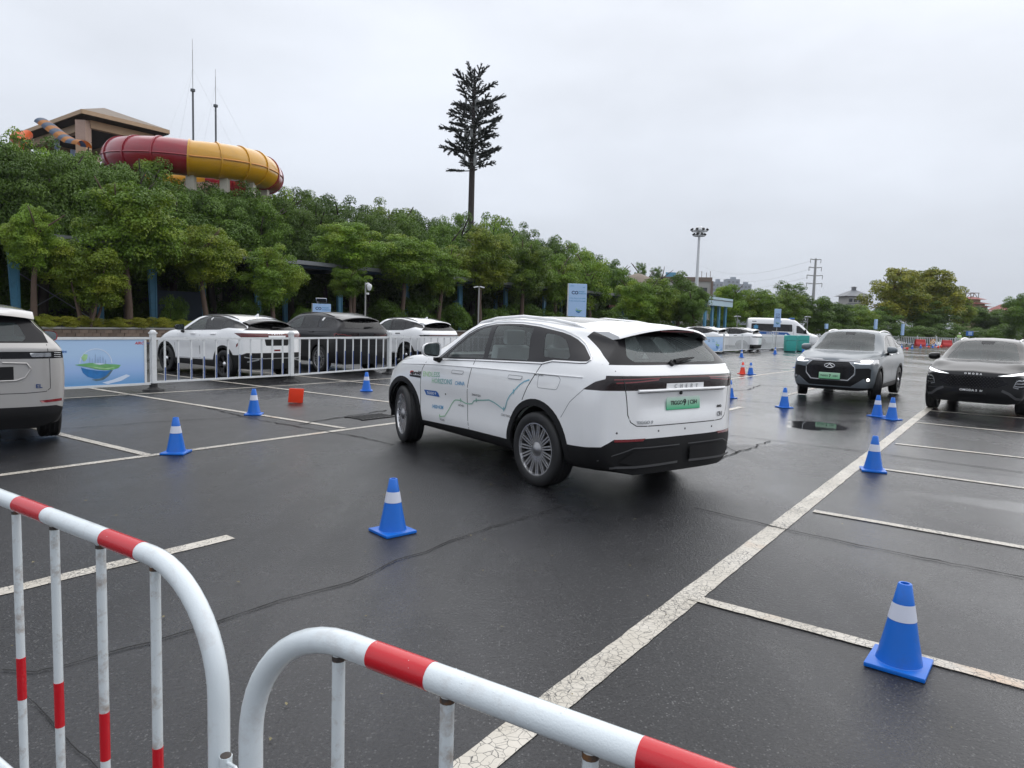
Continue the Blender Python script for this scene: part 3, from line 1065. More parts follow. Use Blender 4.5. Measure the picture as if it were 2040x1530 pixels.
    S.strip('fuel_flap_seam', rounded([(-1.42, 0.985), (-1.42, 1.115), (-1.72, 1.118), (-1.76, 1.09), (-1.72, 0.99)], 0.03), 0.005, 'seam_grey', root, 'L', 0.001, closed=True)
    # shoulder crease
    for v in 'LR':
        S.strip('shoulder_crease', [(1.5, 1.025), (0.7, 1.072), (-0.5, 1.105), (-1.6, 1.125), (-2.05, 1.135)], 0.012, W, root, v, 0.005, round_=True)
    # tailgate
    gate = [(0.84, 1.262), (0.74, 1.16), (0.705, 0.95), (0.69, 0.82), (0.66, 0.755), (0.60, 0.72), (0.5, 0.715), (-0.5, 0.715), (-0.60, 0.72), (-0.66, 0.755), (-0.69, 0.82), (-0.705, 0.95), (-0.74, 1.16), (-0.84, 1.262)]
    tg = S.cut(gate, 'B', nmin=0.3)
    S.obj('tailgate', tg, W, root, 0.0, 0.015)
    S.strip('tailgate_seam', gate, 0.009, 'seam', root, 'B', 0.0005)
    S.strip('bumper_seam', [(-2.08, 1.028), (-1.92, 0.90), (-1.80, 0.74)], 0.006, 'seam_grey', root, 'L', 0.001)
    # ledge under the lamp bar with the maker's letters
    bm = bmesh.new()
    for s in ((0.58, 1.045), (0.33, 1.05), (-0.33, 1.05), (-0.58, 1.045)):
        pass
    pts = [(0.60, 1.036), (0.35, 1.040), (0, 1.042), (-0.35, 1.040), (-0.60, 1.036)]
    S.strip('tailgate_ledge', pts, 0.030, W, root, 'B', 0.012, round_=True)
    S.strip('ledge_shadow_gap', [(p[0], p[1] - 0.017) for p in pts], 0.008, 'seam', root, 'B', 0.006)
    me = text_mesh('CHERY', 0.052, 'CENTER', 0.004, 0.0008, 2.6)
    S.project('tailgate_letters', me, 'satin', root, 'B', (-0.0, 1.056), (-1.0, 0), (0, 0.95), 0.006)
    me = text_mesh('TIGGO 9', 0.055, 'LEFT', 0.003, 0.001, 1.0)
    S.project('model_badge', me, 'satin', root, 'B', (0.60, 0.738), (-0.85, 0), (0, 0.75), 0.003)
    me = text_mesh('CSH', 0.07, 'LEFT', 0.003, 0.001, 0.8)
    S.project('hybrid_badge', me, 'grey_print', root, 'B', (-0.50, 0.755), (-0.8, 0), (0, 0.9), 0.003)
    me = text_mesh('AWD', 0.034, 'LEFT', 0.002, 0.001, 0.9)
    S.project('drive_badge', me, 'black_print', root, 'B', (-0.505, 0.84), (-1.0, 0), (0, 1), 0.003)
    pl = box('licence_plate', (-2.435, 0, 0.915), (0.012, 0.47, 0.135), 'plate_green', root, 0.004, Matrix.Rotation(R(4), 3, 'Y'))
    me = text_mesh('TIGGO', 0.055, 'LEFT', 0.001, 0.0003, 0.95)
    me.transform(basis((0, -1, 0), (0, 0, 1), (-2.445, 0.185, 0.895)))
    link('plate_text', me, 'black_print', pl)
    me = text_mesh('9', 0.085, 'LEFT', 0.001, 0.0012)
    me.transform(basis((0, -1, 0), (0, 0, 1), (-2.445, 0.012, 0.885)))
    link('plate_text', me, 'black_print', pl)
    me = text_mesh('| CSH', 0.056, 'LEFT', 0.001, 0.0, 0.95)
    me.transform(basis((0, -1, 0), (0, 0, 1), (-2.445, -0.055, 0.895)))
    link('plate_text', me, 'black_print', pl)
    bm = bmesh.new()
    bmesh.ops.create_uvsphere(bm, u_segments=10, v_segments=6, radius=0.018, matrix=Matrix.Translation((-2.452, 0.06, 1.008)))
    mesh_obj('rear_camera', bm, 'gloss_black', root, True)
    for (y, z) in ((0.78, 0.66), (0.34, 0.665), (-0.02, 0.665), (-0.42, 0.66)):
        l, nn = S.hit(y, z, 'B')
        bm = bmesh.new()
        bmesh.ops.create_uvsphere(bm, u_segments=10, v_segments=6, radius=0.011, matrix=Matrix.Translation(l - nn * 0.004))
        mesh_obj('parking_sensor', bm, 'plastic_grey', root, True)
    # wiper
    l0, n0 = S.hit(0.10, 1.275, 'B')
    l1, n1 = S.hit(-0.22, 1.315, 'B')
    wp = tube('rear_wiper', [l0 + n0 * 0.03, l0.lerp(l1, 0.3) + n0 * 0.035, l1 + n1 * 0.02], [0.022, 0.018, 0.006], 'plastic_black', root, 8)
    l2, n2 = S.hit(0.13, 1.27, 'B')
    tube('wiper_pivot', [l2 - n2 * 0.01, l2 + n2 * 0.03], 0.028, 'plastic_black', wp, 10)
    # roof spoiler: white top, dark underside with the high brake lamp
    bm = bmesh.new()
    top, bot = [], []
    nn = 14
    for i in range(nn + 1):
        y = -0.62 + 1.24 * i / nn
        t = abs(y) / 0.62
        z0 = 1.632 - 0.085 * t**2.4
        row = [(-1.80 + 0.02 * t, z0 + 0.022 - 0.02 * t), (-2.08 + 0.04 * t, z0 + 0.004), (-2.30 + 0.13 * t**3, z0 - 0.02 - 0.015 * t), (-2.315 + 0.13 * t**3, z0 - 0.040 - 0.015 * t), (-2.08 + 0.05 * t, z0 - 0.075), (-1.9, z0 - 0.08)]
        top.append([bm.verts.new((p[0], y, p[1])) for p in row])
    for i in range(nn):
        for k in range(5):
            bm.faces.new((top[i][k], top[i][k + 1], top[i + 1][k + 1], top[i + 1][k]))
    for side_ in (top[0], top[-1]):
        bm.faces.new(side_)
    bmesh.ops.recalc_face_normals(bm, faces=bm.faces[:])
    spo = mesh_obj('roof_spoiler', bm, W, root, True)
    bm = bmesh.new()
    a, b2 = [], []
    for i in range(nn + 1):
        y = -0.58 + 1.16 * i / nn
        t = abs(y) / 0.62
        z0 = 1.632 - 0.085 * t**2.4
        a.append(bm.verts.new((-2.295 + 0.13 * t**3, y, z0 - 0.058 - 0.012 * t)))
        b2.append(bm.verts.new((-2.06 + 0.05 * t, y, z0 - 0.10)))
    for i in range(nn):
        bm.faces.new((a[i], a[i + 1], b2[i + 1], b2[i]))
    mesh_obj('spoiler_underside', bm, 'gloss_black', spo, True)
    box('brake_lamp', (-2.302, -0.02, 1.572), (0.012, 0.46, 0.012), 'tail_red', spo)
    # roof: glass panel, rails, fin
    rp = S.cut(rounded([(-1.55, -0.50), (-1.55, 0.50), (-0.05, 0.54), (-0.05, -0.54)], 0.06), 'T', nmin=0.5)
    S.obj('roof_glass', rp, 'glass_tint', root, -0.001, 0.01)
    for s in (1, -1):
        pts = []
        for x, dz in ((0.28, -0.02), (0.10, 0.012), (-0.2, 0.026), (-0.7, 0.03), (-1.2, 0.026), (-1.55, 0.018), (-1.78, -0.012)):
            l, n_ = S.hit(x, s * 0.605, 'T')
            pts.append(l + Vector((0, 0, dz)))
        tube('roof_rail', pts, [0.010, 0.016, 0.018, 0.018, 0.018, 0.016, 0.008], W, root, 8)
    # windscreen
    ws = S.cut(rounded([(-0.70, 1.19), (0.70, 1.19), (0.62, 1.35), (0.555, 1.585), (0.3, 1.625), (-0.3, 1.625), (-0.555, 1.585), (-0.62, 1.35)], 0.03), 'F', nmin=0.2)
    S.obj('windscreen', ws, 'glass_clear', root, -0.002, 0.0)
    # head lamps and hood seam
    for v, s in (('L', 1), ('R', -1)):
        hl = S.cut(rounded([(2.40, 0.80), (2.40, 0.93), (2.12, 0.955), (1.86, 0.965), (1.93, 0.90), (2.10, 0.83)], 0.02), v, nmin=0.02)
        S.obj('head_lamp', hl, 'lamp_clear', root, -0.003, 0.01)
        S.strip('hood_seam', [(1.20, 1.115), (1.5, 1.075), (1.8, 1.03), (2.0, 0.985)], 0.006, 'seam_grey', root, v, 0.001)
    hood_seam = S.obj('body', S.bm, W, root, 0.0, 0.02)
    # stickers on the left side
    def st(s, p0, p1, top, mat, bold=0.0, shear=0.0):
        (x0, z0), (x1, z1), (xt, zt) = sp(*p0), sp(*p1), sp(*top)
        me = text_mesh(s, 1.0, 'LEFT', 0.0, bold, 1.0, shear)
        w = max(v.co.x for v in me.vertices) - min(v.co.x for v in me.vertices)
        hh = max(v.co.y for v in me.vertices)
        S.project('side_lettering', me, mat, root, 'L', (x0, z0), ((x1 - x0) / w, (z1 - z0) / w), (0, (zt - z0) / hh), 0.004)
    st('ENDLESS', (842.6, 749.2), (875.5, 751.4), (843, 739.6), 'text_gradient', 0.012)
    st('HORIZONS', (860.5, 762.6), (900.5, 765.8), (861, 753.0), 'text_gradient', 0.012)
    st('CHINA', (906.8, 766.7), (925.9, 767.8), (907, 759.3), 'cyan_print', 0.008)
    st('1400+KM', (859, 812.9), (880, 815.6), (859.5, 805.3), 'cyan_print', 0.01)
    q = [sp(*p) for p in ((844.7, 776.0), (848.5, 786.5), (874.2, 790.9), (872.5, 783.5), (868.5, 779.0))]
    S.patch('model_tag', q, 'blue_print', root, 'L', 0.003)
    st('TIGGO 9', (850, 784.6), (867.5, 786.6), (850.2, 779.6), 'white_print', 0.02)
    q = [sp(*p) for p in ((816.7, 745.5), (817.3, 749.5), (838.2, 752.8), (838.5, 748.2))]
    S.patch('sticker_band', q, 'black_print', root, 'L', 0.003)
    st('eproki', (818.2, 744.2), (838.6, 746.4), (819.2, 737.2), 'black_print', 0.05, 0.25)
    q = [sp(*p) for p in ((817.0, 741.0), (818.5, 738.0), (824.0, 738.6), (823.0, 744.5), (817.5, 744.0))]
    S.patch('sticker_mark', q, 'red_print', root, 'L', 0.0028)
    route = [(874.4, 830), (884.4, 828.9), (891, 817.8), (897.8, 804.4), (901.5, 799), (905.6, 796.7), (915.6, 797.8), (924.4, 803.3), (931, 804.6), (937.8, 804.4), (942, 798.9), (947.8, 797.3), (960, 797.3), (973.3, 796.7), (982, 801),
             (991, 807.8), (1002, 816.7), (1005.6, 812), (1011, 797.8), (1017, 788), (1024.4, 780), (1030, 773), (1035.6, 766.7), (1044.4, 760), (1054.4, 756.7)]
    S.strip('route_line', [sp(*p) for p in route], 0.013, 'route_gradient', root, 'L', 0.003)
    for s, p in (('WUHU', (874, 837)), ('XICHEN', (910.5, 808.5)), ('SHANGQIU', (940, 787.5)), ('CUO TANG', (996, 828)), ('DE YUAN', (1062.5, 747.5))):
        x0, z0 = sp(*p)
        me = text_mesh(s, 0.034, 'LEFT', 0.0, 0.0, 1.0)
        S.project('place_name', me, 'black_print', root, 'L', (x0, z0), (-1.0, 0.0), (0, 1.0), 0.004)
    for p in ((874.5, 829), (915.6, 797.5), (947.8, 797), (1002, 815), (1024.4, 780)):
        x0, z0 = sp(*p)
        S.patch('route_pin', [(x0, z0 - 0.03), (x0 + 0.014, z0 + 0.006), (x0, z0 + 0.03), (x0 - 0.014, z0 + 0.006)], 'route_gradient', root, 'L', 0.004)
    x0, z0 = sp(886.4, 785.3)
    S.patch('sticker_dot', circle(x0, z0, 0.011, 10), 'black_print', root, 'L', 0.003)
    # wheels
    st_ = dict(n=15, pair=True, g0=0.13, g1=0.055, w0=0.014, w1=0.017, r0=0.056, dish=0.012, mat='alloy', hubmat='alloy_mid')
    for (x, y, s) in ((1.41, 0.845, R(-13)), (1.41, -0.845, R(-13)), (-1.41, 0.845, 0), (-1.41, -0.845, 0)):
        add_wheel(root, 'hero', 0.372, 0.262, 0.235, st_, x, y, s)
        wheel_well(root, x, 1 if y > 0 else -1, 0.43, 0.372)
    underbody(root, -2.25, 2.1, 0.30, 0.66)
    make_interior(root, 0.50, -2.1, 1.0, dash_x=0.55)
    make_seats(root, 'interior', ((-0.10, 0.40), (-0.10, -0.40), (-1.0, 0.40), (-1.0, -0.40)), 0.66)
    mirror_part(root, 0.48, 0.94, 1.255, 1, W, L=0.13, w=0.24, h=0.17)
    mirror_part(root, 0.48, -0.94, 1.255, -1, W, L=0.13, w=0.24, h=0.17)
    # exhaust silencer under the tail
    tube('exhaust', [(-2.2, -0.45, 0.30), (-1.6, -0.45, 0.28)], 0.05, 'dark_metal', root, 8)
    return root
build_hero()
# ================================================================== the other cars
MULTI = dict(n=10, pair=True, g0=0.20, g1=0.09, w0=0.013, w1=0.018, r0=0.06, dish=0.015, mat='alloy', hubmat='alloy_dark')
FIVE = dict(n=5, pair=True, g0=0.10, g1=0.20, w0=0.05, w1=0.05, r0=0.05, dish=0.02, mat='alloy_dark', hubmat='alloy')
def base_car(c):
    ox, oy, hd = c['pose']
    root = thing(c['name'], c['label'], 'car', (ox, oy, 0), R(hd), c.get('group'))
    S = Shell(suv_spec(**c['spec']))
    ra, fa = c['spec'].get('ra', -1.41), c['spec'].get('fa', 1.41)
    Rw = c.get('Rw', 0.36)
    sides = c.get('sides', 'LR')
    for v in 'LR':
        if 'dlo' in c:
            b = S.cut(c['dlo'], v)
            for i, pn in enumerate(c['panes']):
                g = S.cut(rounded(pn, 0.025), v, bm=b)
                S.obj('side_window', g, c.get('pane_mats', ['glass_tint'] * 9)[i], root, -0.004, 0.0)
            S.obj('window_surround', b, 'pillar_black', root, -0.002, 0.01)
            if c.get('trim'):
                S.strip('window_trim', c['dlo'], 0.012, c['trim'], root, v, 0.004, closed=True, round_=True)
        for xa in (ra, fa):
            ring = S.cut(circle(xa, Rw, c.get('arch_out', 0.475), 36), v, nmin=0.02)
            S.cut(circle(xa, Rw, c.get('arch_in', 0.41), 36), v, bm=ring, nmin=0.02)
            S.obj('wheel_arch', ring, c.get('arch_mat', 'plastic_black'), root, 0.005, 0.03)
    clad = []
    for poly, view in c.get('clad', ()):
        for v in (view if view != 'S' else 'LR'):
            clad.append(S.cut(poly, v, nmin=0.02 if v != 'S' else -0.5))
    if clad:
        S.obj('lower_cladding', clad, c.get('clad_mat', 'plastic_black'), root, 0.003, 0.02)
    for nm, polys, mat, off in c.get('cuts', ()):
        ps = []
        for poly, v, nmin in polys:
            for vv in ('LR' if v == 'S' else v):
                ps.append(S.cut(poly, vv, nmin=nmin))
        if sum(len(p.faces) for p in ps):
            S.obj(nm, ps, mat, root, off, 0.012)
    for v in 'LR':
        for poly in c.get('doors', ()):
            S.obj('door', S.cut(poly, v, nmin=0.3), c['paint'], root, 0.0, 0.015)
            S.strip('door_seam', poly, 0.008, 'seam', root, v, 0.001, closed=True, step=0.12)
        for (x, z) in c.get('handles', ()):
            S.strip('door_handle', [(x + 0.11, z), (x, z + 0.004), (x - 0.11, z + 0.006)], 0.035, c.get('handle_mat', c['paint']), root, v, 0.012, round_=True)
    for (x, y) in ((fa, 1), (fa, -1), (ra, 1), (ra, -1)):
        yy = c['spec'].get('W', 0.965) - 0.115
        add_wheel(root, c['wheel'], Rw, c.get('Rr', 0.245), 0.22, c['wstyle'], x, y * yy, R(c.get('steer', 0)) if x > 0 else 0)
        wheel_well(root, x, y, c.get('arch_in', 0.41), Rw, 0.5, yy + 0.05)
    underbody(root, c['spec']['xr'] + 0.2, c['spec']['xf'] - 0.25, 0.28, 0.64)
    if c.get('interior', True):
        dx = c.get('dash', 0.55)
        make_interior(root, 0.48, c['spec']['xr'] + 0.35, dx + 0.45, dash_x=dx, half=0.74)
        make_seats(root, c.get('seat_mat', 'interior_dark'), ((-0.10, 0.38), (-0.10, -0.38), (-0.98, 0.38), (-0.98, -0.38)), 0.56)
    if 'mirror' in c:
        mx, my, mz = c['mirror']
        for s in (1, -1):
            mirror_part(root, mx, s * my, mz, s, c.get('mirror_mat', c['paint']))
    if c.get('rails'):
        x0, x1, y, mt = c['rails']
        for s in (1, -1):
            pts = []
            for k in range(7):
                x = x0 + (x1 - x0) * k / 6
                l, n_ = S.hit(x, s * y, 'T')
                pts.append(l + Vector((0, 0, 0.03 * math.sin(PI * k / 6)**0.5)))
            tube('roof_rail', pts, 0.016, mt, root, 8)
    return root, S
def finish(root, S, c):
    S.obj('body', S.bm, c['paint'], root, 0.0, 0.02)
    return root
def spoiler(root, x0, x1, half, z, mat, under='gloss_black', drop=0.08, droop=0.03):
    bm = bmesh.new()
    rows = []
    n = 12
    for i in range(n + 1):
        y = -half + 2 * half * i / n
        t = abs(y) / half
        z0 = z - drop * t**2.3
        xx = x1 + 0.10 * t**3
        row = [(x0, z0 + 0.015), ((x0 + xx) / 2, z0 + 0.008), (xx, z0 - droop), (xx - 0.012, z0 - droop - 0.022), ((x0 + xx) / 2, z0 - 0.07), (x0, z0 - 0.08)]
        rows.append([bm.verts.new((p[0], y, p[1])) for p in row])
    for i in range(n):
        for k in range(5):
            f = bm.faces.new((rows[i][k], rows[i][k + 1], rows[i + 1][k + 1], rows[i + 1][k]))
            f.material_index = 1 if k >= 3 else 0
    bm.faces.new(rows[0])
    bm.faces.new(rows[-1])
    bmesh.ops.recalc_face_normals(bm, faces=bm.faces[:])
    return mesh_obj('roof_spoiler', bm, [mat, under], root, True)
def wiper(root, S, y0, z0, y1, z1):
    l0, n0 = S.hit(y0, z0, 'B')
    l1, n1 = S.hit(y1, z1, 'B')
    tube('rear_wiper', [l0 + n0 * 0.025, l0.lerp(l1, 0.3) + n0 * 0.03, l1 + n1 * 0.02], [0.022, 0.017, 0.007], 'plastic_black', root, 8)
def fin(root, S, x, mat):
    l, n = S.hit(x, 0.0, 'T')
    prism('roof_fin', [(x + 0.10, l.z - 0.02), (x - 0.07, l.z + 0.07), (x - 0.09, l.z + 0.065), (x - 0.08, l.z - 0.02)], -0.02, 0.02, mat, root, 'y', 0.006)

# ---- white crossover parked first behind the fence
def build_cross(name, label, pose, paint, group=None):
    c = dict(name=name, label=label, pose=pose, paint=paint, group=group, wheel='five', wstyle=FIVE, Rw=0.35, Rr=0.235, arch_out=0.465, arch_in=0.405,
             spec=dict(xr=-2.20, xf=2.20, ra=-1.315, fa=1.315, W=0.915, belt=1.12, rear_belt=1.20, roof=1.575, hood=1.09, nose=0.90, cowl=1.10, header=0.05, tail_z=1.43, roof_peak=-0.45, gh=0.665,
                       shoulder=1.04, tailw=0.88, nosew=0.79, a_top=1.42, bottom=0.25, nx=56,
                       dr=lambda y, z: 0.40 * min(1, max(0, (z - 1.08) / 0.36))**1.2 + 0.20 * (y / 0.88)**4 + 0.05 * max(0, (0.5 - z) / 0.25),
                       df=lambda y, z: -0.26 * (y / 0.85)**2.6 - 0.08 * max(0, (z - 0.80) / 0.12)**1.5 - 0.10 * max(0, (0.5 - z) / 0.25)**1.5),
             dlo=[(0.55, 1.125), (0.38, 1.24), (0.06, 1.44), (-0.10, 1.49), (-0.29, 1.522), (-0.55, 1.53), (-0.82, 1.515), (-1.15, 1.47), (-1.5, 1.40), (-1.75, 1.325), (-1.98, 1.235), (-1.70, 1.235), (-1.42, 1.24), (-1.11, 1.195), (-0.5, 1.165), (0.1, 1.14)],
             panes=[[(0.42, 1.15), (0.30, 1.25), (0.05, 1.40), (-0.28, 1.495), (-0.36, 1.175)], [(-0.44, 1.18), (-0.36, 1.50), (-0.60, 1.505), (-0.84, 1.49), (-1.08, 1.45), (-1.08, 1.205)], [(-1.14, 1.215), (-1.14, 1.435), (-1.48, 1.375), (-1.62, 1.30), (-1.43, 1.26)]],
             pane_mats=['glass_clear', 'glass_dark', 'glass_dark'],
             clad=[([(0.90, 0.15), (0.88, 0.40), (-0.88, 0.43), (-0.90, 0.15)], 'S'), ([(-1.72, 0.15), (-1.74, 0.42), (-1.85, 0.52), (-2.10, 0.65), (-2.6, 0.66), (-2.6, 0.15)], 'S'), ([(-1, 0.15), (1, 0.15), (1, 0.55), (0.78, 0.655), (-0.78, 0.655), (-1, 0.55)], 'B'),
                   ([(1.74, 0.15), (1.76, 0.40), (2.5, 0.40), (2.5, 0.15)], 'S')],
             cuts=[('rear_window', [([(-0.64, 1.225), (0.64, 1.225), (0.50, 1.40), (-0.50, 1.40)], 'B', 0.2)], 'glass_dark', -0.003),
                   ('rear_screen_surround', [([(-0.9, 1.20), (0.9, 1.20), (0.7, 1.47), (-0.7, 1.47)], 'B', 0.4), ([(-1.62, 1.46), (-1.80, 1.34), (-2.03, 1.205), (-2.6, 1.205), (-2.6, 1.47)], 'S', 0.02)], 'pillar_black', -0.002),
                   ('tail_lamp', [([(-0.95, 1.125), (0.95, 1.125), (0.95, 1.03), (0.75, 1.03), (0.32, 1.075), (-0.32, 1.075), (-0.75, 1.03), (-0.95, 1.03)], 'B', 0.3), ([(-2.6, 1.13), (-2.0, 1.135), (-1.72, 1.125), (-1.90, 1.06), (-1.98, 1.03), (-2.6, 1.03)], 'S', 0.02)], 'tail_red', -0.002),
                   ('windscreen', [(rounded([(-0.66, 1.13), (0.66, 1.13), (0.60, 1.27), (0.51, 1.46), (0.25, 1.505), (-0.25, 1.505), (-0.51, 1.46), (-0.60, 1.27)], 0.03), 'F', 0.2)], 'glass_screen', -0.002)],
             doors=[[(0.86, 0.42), (0.88, 0.9), (0.62, 1.14), (-0.30, 1.16), (-0.25, 0.9), (-0.27, 0.44)], [(-0.28, 0.44), (-0.26, 0.9), (-0.31, 1.16), (-1.12, 1.19), (-1.20, 1.0), (-1.00, 0.74), (-0.86, 0.44)]],
             handles=[(0.02, 1.045), (-0.86, 1.065)], mirror=(0.46, 0.875, 1.20), mirror_mat='gloss_black', rails=(0.02, -1.45, 0.56, 'plastic_grey'), dash=0.5)
    root, S = base_car(c)
    spoiler(root, -1.66, -2.02, 0.60, 1.475, 'gloss_black', drop=0.10, droop=0.035)
    wiper(root, S, 0.05, 1.245, -0.34, 1.255)
    pl = S.patch('plate_recess', rounded([(-0.36, 1.00), (0.36, 1.00), (0.32, 0.83), (-0.32, 0.83)], 0.03), 'plastic_black', root, 'B', 0.002)
    S.patch('rear_reflector', [(0.09, 0.735), (-0.09, 0.735), (-0.09, 0.695), (0.09, 0.695)], 'reflector_red', root, 'B', 0.004)
    S.strip('bumper_trim', [(0.82, 0.56), (0.66, 0.52), (-0.66, 0.52), (-0.82, 0.56)], 0.02, 'satin', root, 'B', 0.012)
    S.strip('bumper_trim', [(0.76, 0.44), (0.50, 0.50)], 0.035, 'satin', root, 'B', 0.012)
    S.strip('bumper_trim', [(-0.76, 0.44), (-0.50, 0.50)], 0.035, 'satin', root, 'B', 0.012)
    S.patch('side_reflector', [(-1.86, 0.86), (-1.92, 0.90), (-1.90, 0.82), (-1.84, 0.78)], 'reflector_red', root, 'L', 0.004)
    me = text_mesh('OMODA', 0.05, 'CENTER', 0.002, 0.001, 2.2)
    S.project('tailgate_letters', me, 'satin', root, 'B', (0, 1.088), (-1, 0), (0, 0.7), 0.010)
    S.patch('window_sticker', [(-0.46, 1.44), (-0.50, 1.48), (-0.54, 1.47), (-0.51, 1.40)], 'white_print', root, 'L', 0.003)
    fin(root, S, -1.35, paint)
    return finish(root, S, c)
build_cross('white_crossover', 'white crossover with full-width red tail lamp parked behind the white fence beside the blue poster', (-7.65, 18.88, 144.9), 'paint_white')

# ---- black SUV parked second
def build_black_suv():
    c = dict(name='black_suv', label='black SUV parked behind the fence between the two white parked cars', pose=(-5.95, 21.9, 138), paint='paint_dark', wheel='multi', wstyle=MULTI, Rw=0.37, Rr=0.265, arch_out=0.475, arch_in=0.425,
             arch_mat='plastic_black',
             spec=dict(xr=-2.36, xf=2.36, ra=-1.37, fa=1.41, W=0.94, belt=1.20, rear_belt=1.24, roof=1.72, hood=1.16, nose=0.98, cowl=1.20, header=0.12, tail_z=1.58, roof_peak=-0.6, gh=0.70, shoulder=1.10, tailw=0.91, a_top=1.53, bottom=0.26, nx=56,
                       dr=lambda y, z: 0.32 * min(1, max(0, (z - 1.16) / 0.42))**1.25 + 0.18 * (y / 0.92)**4 + 0.05 * max(0, (0.5 - z) / 0.25)),
             dlo=[(0.62, 1.19), (0.42, 1.33), (0.18, 1.50), (-0.05, 1.585), (-0.35, 1.62), (-0.85, 1.615), (-1.35, 1.575), (-1.70, 1.535), (-1.95, 1.42), (-2.12, 1.29), (-1.9, 1.265), (-1.4, 1.255), (-0.6, 1.235), (0.1, 1.21)],
             panes=[[(0.46, 1.22), (0.34, 1.31), (0.12, 1.47), (-0.26, 1.59), (-0.30, 1.24)], [(-0.38, 1.245), (-0.34, 1.595), (-0.85, 1.59), (-1.12, 1.57), (-1.14, 1.265)], [(-1.22, 1.275), (-1.20, 1.56), (-1.66, 1.51), (-1.85, 1.42), (-1.96, 1.305)]],
             pane_mats=['glass_clear', 'glass_dark', 'glass_dark'],
             clad=[([(0.92, 0.15), (0.90, 0.38), (-0.88, 0.40), (-0.90, 0.15)], 'S'), ([(-1.80, 0.15), (-1.82, 0.50), (-2.7, 0.60), (-2.7, 0.15)], 'S'), ([(-1, 0.15), (1, 0.15), (1, 0.60), (-1, 0.60)], 'B')],
             cuts=[('rear_window', [([(-0.66, 1.275), (0.66, 1.275), (0.56, 1.52), (-0.56, 1.52)], 'B', 0.2)], 'glass_dark', -0.003),
                   ('rear_screen_surround', [([(-0.92, 1.25), (0.92, 1.25), (0.75, 1.60), (-0.75, 1.60)], 'B', 0.4), ([(-1.80, 1.56), (-2.02, 1.42), (-2.22, 1.25), (-2.7, 1.25), (-2.7, 1.6)], 'S', 0.02)], 'pillar_black', -0.002),
                   ('tail_lamp', [([(0.40, 1.09), (0.95, 1.12), (0.95, 1.0), (0.45, 1.045)], 'B', 0.3), ([(-0.95, 1.12), (-0.40, 1.09), (-0.45, 1.045), (-0.95, 1.0)], 'B', 0.3), ([(-2.7, 1.13), (-2.16, 1.14), (-1.98, 1.08), (-2.14, 1.03), (-2.7, 1.0)], 'S', 0.02)], 'tail_smoke', -0.002),
                   ('windscreen', [(rounded([(-0.68, 1.21), (0.68, 1.21), (0.60, 1.38), (0.55, 1.60), (0.3, 1.64), (-0.3, 1.64), (-0.55, 1.60), (-0.60, 1.38)], 0.03), 'F', 0.2)], 'glass_screen', -0.002)],
             doors=[[(0.93, 0.40), (0.93, 0.95), (0.70, 1.20), (-0.26, 1.225), (-0.2, 0.95), (-0.22, 0.42)], [(-0.23, 0.42), (-0.21, 0.95), (-0.27, 1.225), (-1.22, 1.25), (-1.28, 1.05), (-1.04, 0.76), (-0.9, 0.42)]],
             handles=[(0.05, 1.11), (-0.95, 1.13)], mirror=(0.52, 0.90, 1.28), rails=(0.15, -1.65, 0.60, 'gloss_black'), dash=0.62)
    root, S = base_car(c)
    spoiler(root, -1.78, -2.18, 0.64, 1.615, 'paint_dark', drop=0.09)
    wiper(root, S, 0.02, 1.29, -0.28, 1.31)
    for s in (1, -1):
        S.strip('lamp_strip', [(s * 0.88, 1.10), (s * 0.70, 1.095), (s * 0.62, 1.06), (s * 0.50, 1.065)], 0.014, 'reflector_red', root, 'B', 0.003)
    S.strip('lamp_strip', [(-2.20, 1.12), (-2.08, 1.10), (-2.14, 1.05)], 0.02, 'reflector_red', root, 'L', 0.003)
    S.patch('window_sticker', [(-1.26, 1.47), (-1.28, 1.555), (-1.36, 1.55), (-1.34, 1.46)], 'white_print', root, 'L', 0.003)
    S.strip('tailgate_trim', [(0.80, 0.985), (-0.80, 0.985)], 0.02, 'satin', root, 'B', 0.006)
    S.strip('tailgate_seam', [(0.84, 1.25), (0.74, 1.0), (0.70, 0.78), (-0.70, 0.78), (-0.74, 1.0), (-0.84, 1.25)], 0.01, 'seam', root, 'B', 0.001)
    S.strip('shoulder_crease', [(1.4, 1.06), (0.4, 1.14), (-1.4, 1.16), (-1.95, 1.16)], 0.014, 'paint_dark', root, 'L', 0.004, round_=True)
    return finish(root, S, c)
build_black_suv()

